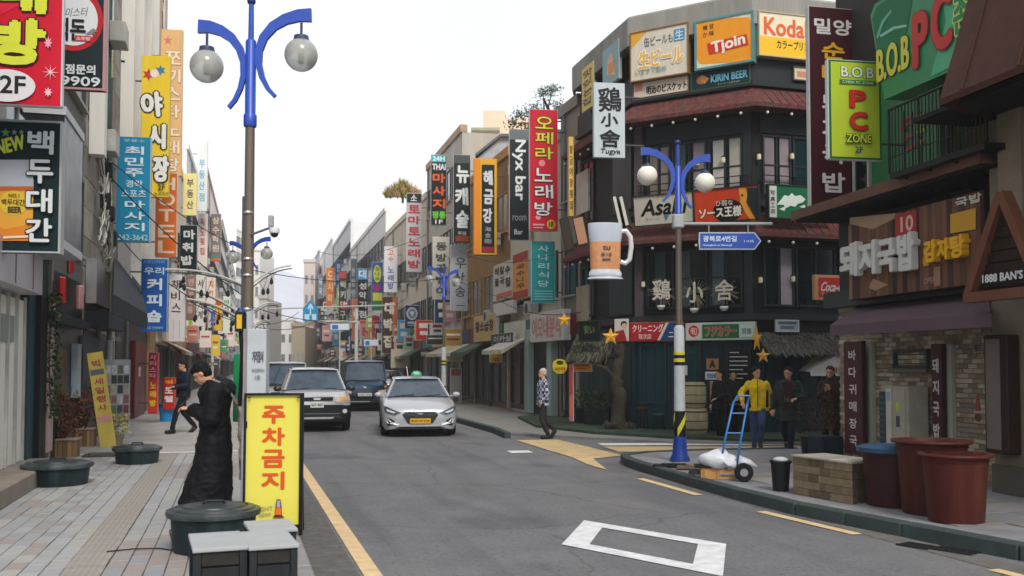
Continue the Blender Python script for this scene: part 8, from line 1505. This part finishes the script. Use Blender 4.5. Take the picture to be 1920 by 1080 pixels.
    secs = [(nek.z+.01*k, nek.x, nek.y, .085*k, .08*k), (nek.z-.05*k, nek.x, nek.y+.005, .14*k*q, .11*k*q), (nek.z-.1*k, nek.x, nek.y+.005, .19*k*q, .13*k*q), (che.z+.02*k, che.x, che.y, .205*k*q, .145*k*q), (che.z-.15*k, (che.x+pel.x)/2, (che.y+pel.y)/2, .2*k*q, .14*k*q), (pel.z, pel.x, pel.y, .19*k*q, .145*k*q)]
    if hem < pel.z-.25: secs += [((pel.z+hem)/2, pel.x, pel.y-fw*.35, .21*k*q, .19*k*q), (hem, pel.x, pel.y-fw, (.22+P.get('flarex', 0))*k*q, (.2+abs(fw)*.5)*k*q)]
    else: secs += [(hem, pel.x, pel.y, .195*k*q, .15*k*q)]
    loft(ct, secs)
    sl = P.get('sleeve', .068)
    for s in 'LR': cap(ct, g(s+'S'), g(s+'E'), sl*1.0*k*q, sl*.9*k*q); w_ = g(s+'E').lerp(g(s+'W'), .9); cap(ct, g(s+'E'), w_, sl*.92*k*q, sl*.68*k*q)
    cj = finish(ct, P.get('coatname', 'jacket'), P.get('cmat') or mat(col['top'], rough=P.get('crough', .7), var=.2, scale=5), t, vox=vox, wr=P.get('wr', .018), wsc=P.get('wsc', 8), quilt=P.get('quilt', 0))
    if P.get('collar'): c_ = MB(); loft(c_, [(nek.z-.03*k, nek.x, nek.y+.01, .11*k, .11*k), (nek.z+.05*k, nek.x, nek.y+.02, .095*k, .1*k)]); finish(c_, 'collar', mat(P['collar'], rough=.8), t, vox=vox, wr=.01)
    return t, T, k
# man in the long black coat
c = G(396, 972, .13); RZ = R_(-92)
man, T, k = person('man in a long black coat looking down at his phone beside the nearest lamp', (c.x, c.y, .13), RZ, dict(
    pel=(0, .03, .95), che=(0, .03, 1.28), nek=(0, -.01, 1.47), hed=(0, -.12, 1.585), tilt=R_(36), look=R_(-8), LS=(.19, .03, 1.38), RS=(-.19, .03, 1.38), LE=(.24, .0, 1.1), RE=(-.24, .0, 1.1), LW=(.06, -.22, 1.2), RW=(-.06, -.22, 1.2), LD=(-.25, -1, .25), RD=(.25, -1, .25), curl=.75,
    LK=(.09, -.02, .5), RK=(-.1, .03, .5), hem=.17, fwd=.09, bulk=1.16, sleeve=.088, wr=.02, wsc=8, quilt=.12, hair='fringe', coatname='long_coat', crough=.7, collar='#0e1216'), dict(top='#0b0d13', leg='#0e1014', hair='#0b0a0b', shoe='#15161a'), H=1.69, vox=.012, detail=True)
ph = MB(); ph.box((0, -.3*k, 1.275*k), (.08, .012, .16), rx=R_(-50), bev=.004); ph.build('phone', mat('#15181c', rough=.15), None); pho = bpy.data.objects[[o.name for o in bpy.data.objects if o.name.startswith('phone')][-1]]; pho.location = (c.x, c.y, .13); pho.rotation_euler = (0, 0, RZ); pho.name = 'smartphone'; tag(pho, 'black smartphone held by the man in the long black coat', 'phone')
hd = MB(); hd.ball((0, .13, 1.36), (.17, .11, .13), 18, 12); hd.ball((0, .08, 1.43), (.13, .1, .07), 16, 10); finish(hd, 'hood', mat('#0c1015', rough=.6, var=.2), man, vox=.014, wr=.03, wsc=9)
cf = MB(); cf.ball((0, -.1, 1.33), (.06, .03, .06), 12, 8); finish(cf, 'shirt', mat('#7c5048', rough=.8), man, vox=.012)
t = thing('tote_bag', 'cream canvas bag hanging on the back of the man in black', 'bag', (c.x, c.y, .13), RZ); m = MB(); loft(m, [(.58, .0, .34, .16, .05), (.72, .0, .37, .19, .085), (1.0, .0, .34, .18, .07), (1.22, 0, .27, .14, .04)]); finish(m, 'bag_body', mat('#b8ab9c', rough=.85, dirt=.2), t, vox=.014, wr=.03, wsc=9); MB().tube([(.12, .26, 1.2), (.13, .14, 1.42), (.12, 0, 1.47)], .014, 5).tube([(-.12, .26, 1.2), (-.13, .14, 1.42), (-.12, 0, 1.47)], .014, 5).build('strap', mat('#8a8278'), t)
m = MB(); m.tube([(-.05, .3, .62), (0, .33, .5), (.03, .3, .4)], [.03, .05, .02], 8); m.build('hanging_scarf', mat('#6c7074', rough=.8), t, smooth='all')
# navy man further back
c = G(343, 812, .13); person('man in a dark navy jacket walking on the left pavement behind', (c.x, c.y, .13), R_(-60), dict(LK=(.09, -.22, .52), LA=(.1, -.32, .1), RK=(-.09, .05, .5), RA=(-.1, .34, .14), LE=(.24, -.05, 1.14), LW=(.12, -.28, 1.12), RE=(-.23, -.02, 1.14), RW=(-.1, -.28, 1.08), RF=(0, -1, -.6), RT=-.03, hed=(0, -.04, 1.62), tilt=R_(15), bulk=1.05), dict(top='#141c2c', leg='#10131a', hair='#14100e'), H=1.74, vox=.016)
# white haired man crossing
ckm = bpy.data.materials.new('check'); ckm.use_nodes = True; n = ckm.node_tree; bs = n.nodes['Principled BSDF']; tc = n.nodes.new('ShaderNodeTexCoord'); mp = n.nodes.new('ShaderNodeMapping'); mp.inputs['Scale'].default_value = (14, 14, 14); ck = n.nodes.new('ShaderNodeTexChecker'); ck.inputs['Scale'].default_value = 1; ck.inputs['Color1'].default_value = srgb('#aab0c4')+(1,); ck.inputs['Color2'].default_value = srgb('#1a2036')+(1,); n.links.new(tc.outputs['Object'], mp.inputs[0]); n.links.new(mp.outputs[0], ck.inputs['Vector']); n.links.new(ck.outputs[0], bs.inputs['Base Color']); bs.inputs['Roughness'].default_value = .85
c = G(1018, 823, .0); person('white haired man in a checked jacket crossing the side street', (c.x, c.y, .0), R_(-95), dict(LK=(.09, -.05, .5), LA=(.09, .1, .1), RK=(-.09, .06, .5), RA=(-.09, .3, .2), RF=(0, -1, -1), RT=-.05, LE=(.24, .05, 1.14), LW=(.22, -.08, .93), RE=(-.22, .06, 1.14), RW=(-.2, .12, .92), cmat=ckm, hem=.82), dict(top='#2c3448', leg='#2c2b2e', hair='#b4aea4', shoe='#1c1c22'), H=1.68, vox=.016)
# yellow jacket man
c = G(1421, 846, .0); YP = (c.x, c.y, 0); yj, T, k = person('man in a bright yellow jacket and jeans walking beside the hand truck', YP, R_(-28), dict(LK=(.07, -.24, .56), LA=(.05, -.1, .2), LF=(0, -1, -.5), RK=(-.08, .02, .5), RA=(-.07, .06, .09), RE=(-.33, -.04, 1.2), RW=(-.3, -.24, 1.02), LE=(.27, .08, 1.14), LW=(.3, -.02, .9), LS=(.17, 0, 1.38), pel=(.03, 0, .95), hed=(-.01, -.02, 1.62), look=R_(32), hem=.84, bulk=1.06, wr=.022), dict(top='#e8c018', leg='#3a4e6c', hair='#16120f', shoe='#2c2018'), H=1.72, vox=.014)
pn = MB()
for s in (-1, 1): loft(pn, [(.9*k, s*.175*k, .0, .05*k, .11*k), (1.15*k, s*.185*k, .0, .045*k, .12*k), (1.28*k, s*.18*k, .0, .04*k, .1*k)], 14)
finish(pn, 'side_panel', mat('#16181a', rough=.7), yj, vox=.014); MB().bb(-.006, .006, -.175, -.16, .9, 1.45).build('zip', mat('#3c3418'), yj)
c = G(1479, 851, .0); gm, T, k = person('man in a dark green parka with a camera walking right of the yellow jacket', (c.x, c.y, 0), R_(-36), dict(LK=(.08, -.2, .54), LA=(.06, -.3, .13), RK=(-.09, .06, .5), RA=(-.06, .3, .2), RF=(0, -1, -1), LE=(.27, -.02, 1.15), LW=(.16, -.2, 1.12), RE=(-.28, .04, 1.14), RW=(-.3, -.04, .9), hem=.66, bulk=1.15, look=R_(-5), wr=.025, coatname='parka', tilt=R_(8)), dict(top='#26302c', leg='#161c28', hair='#14110f'), H=1.72, vox=.014)
MB().bb(-.09, .09, -.2, -.17, .85, 1.42).build('inner_shirt', mat('#3c2420', rough=.8, var=.4, scale=14), gm); MB().bb(-.06, .06, -.27, -.2, 1.02, 1.1, bev=.01).lathe([(.035, -.3), (.035, -.2)], 12).build('camera_body', mat('#141416', rough=.3), gm) if False else MB().bb(-.06, .06, -.27, -.2, 1.02, 1.1, bev=.01).build('camera_body', mat('#141416', rough=.3), gm)
MB().tube([(-.05, -.22, 1.1), (-.1, -.16, 1.3), (-.07, -.05, 1.47)], .008, 5).tube([(.05, -.22, 1.1), (.1, -.16, 1.3), (.07, -.05, 1.47)], .008, 5).build('camera_strap', mat('#4c2420'), gm)
c = G(1590, 862, .1)+Vector((.35, 1.0, 0)); person('woman in a brown coat and scarf with hands joined behind the planters', (c.x, c.y, .1), R_(-48), dict(LE=(.22, -.04, 1.14), LW=(.04, -.2, 1.28), RE=(-.22, -.04, 1.14), RW=(-.04, -.2, 1.26), LD=(-.3, -.3, 1), RD=(.3, -.3, 1), hem=.5, hair='hood', hairname='head_scarf', bulk=1.0, tilt=R_(6), coatname='coat', collar='#3c2c28'), dict(top='#33241c', leg='#1c1816', hair='#3a2c2c', shoe='#1a1614'), H=1.64, vox=.014)
for i, (px, py, h, rz, lab, c2) in enumerate(((1350, 828, 1.66, -75, 'person in black with pale shoes standing left of the hand truck', '#101216'), (1376, 820, 1.62, -20, 'person in dark clothes close behind the one in pale shoes', '#1c1a20'))):
    c = G(px, py, .0); person(lab, (c.x, c.y, 0), R_(rz), dict(LK=(.09, -.05, .5), RA=(-.1, .08, .09), LW=(.1, -.2, 1.05), hem=.8), dict(top=c2, leg='#0f1014', hair='#15100e', shoe='#b4b4b8' if i == 0 else '#202020'), H=h, vox=.016)
bpy.data.scenes.remove(GS)
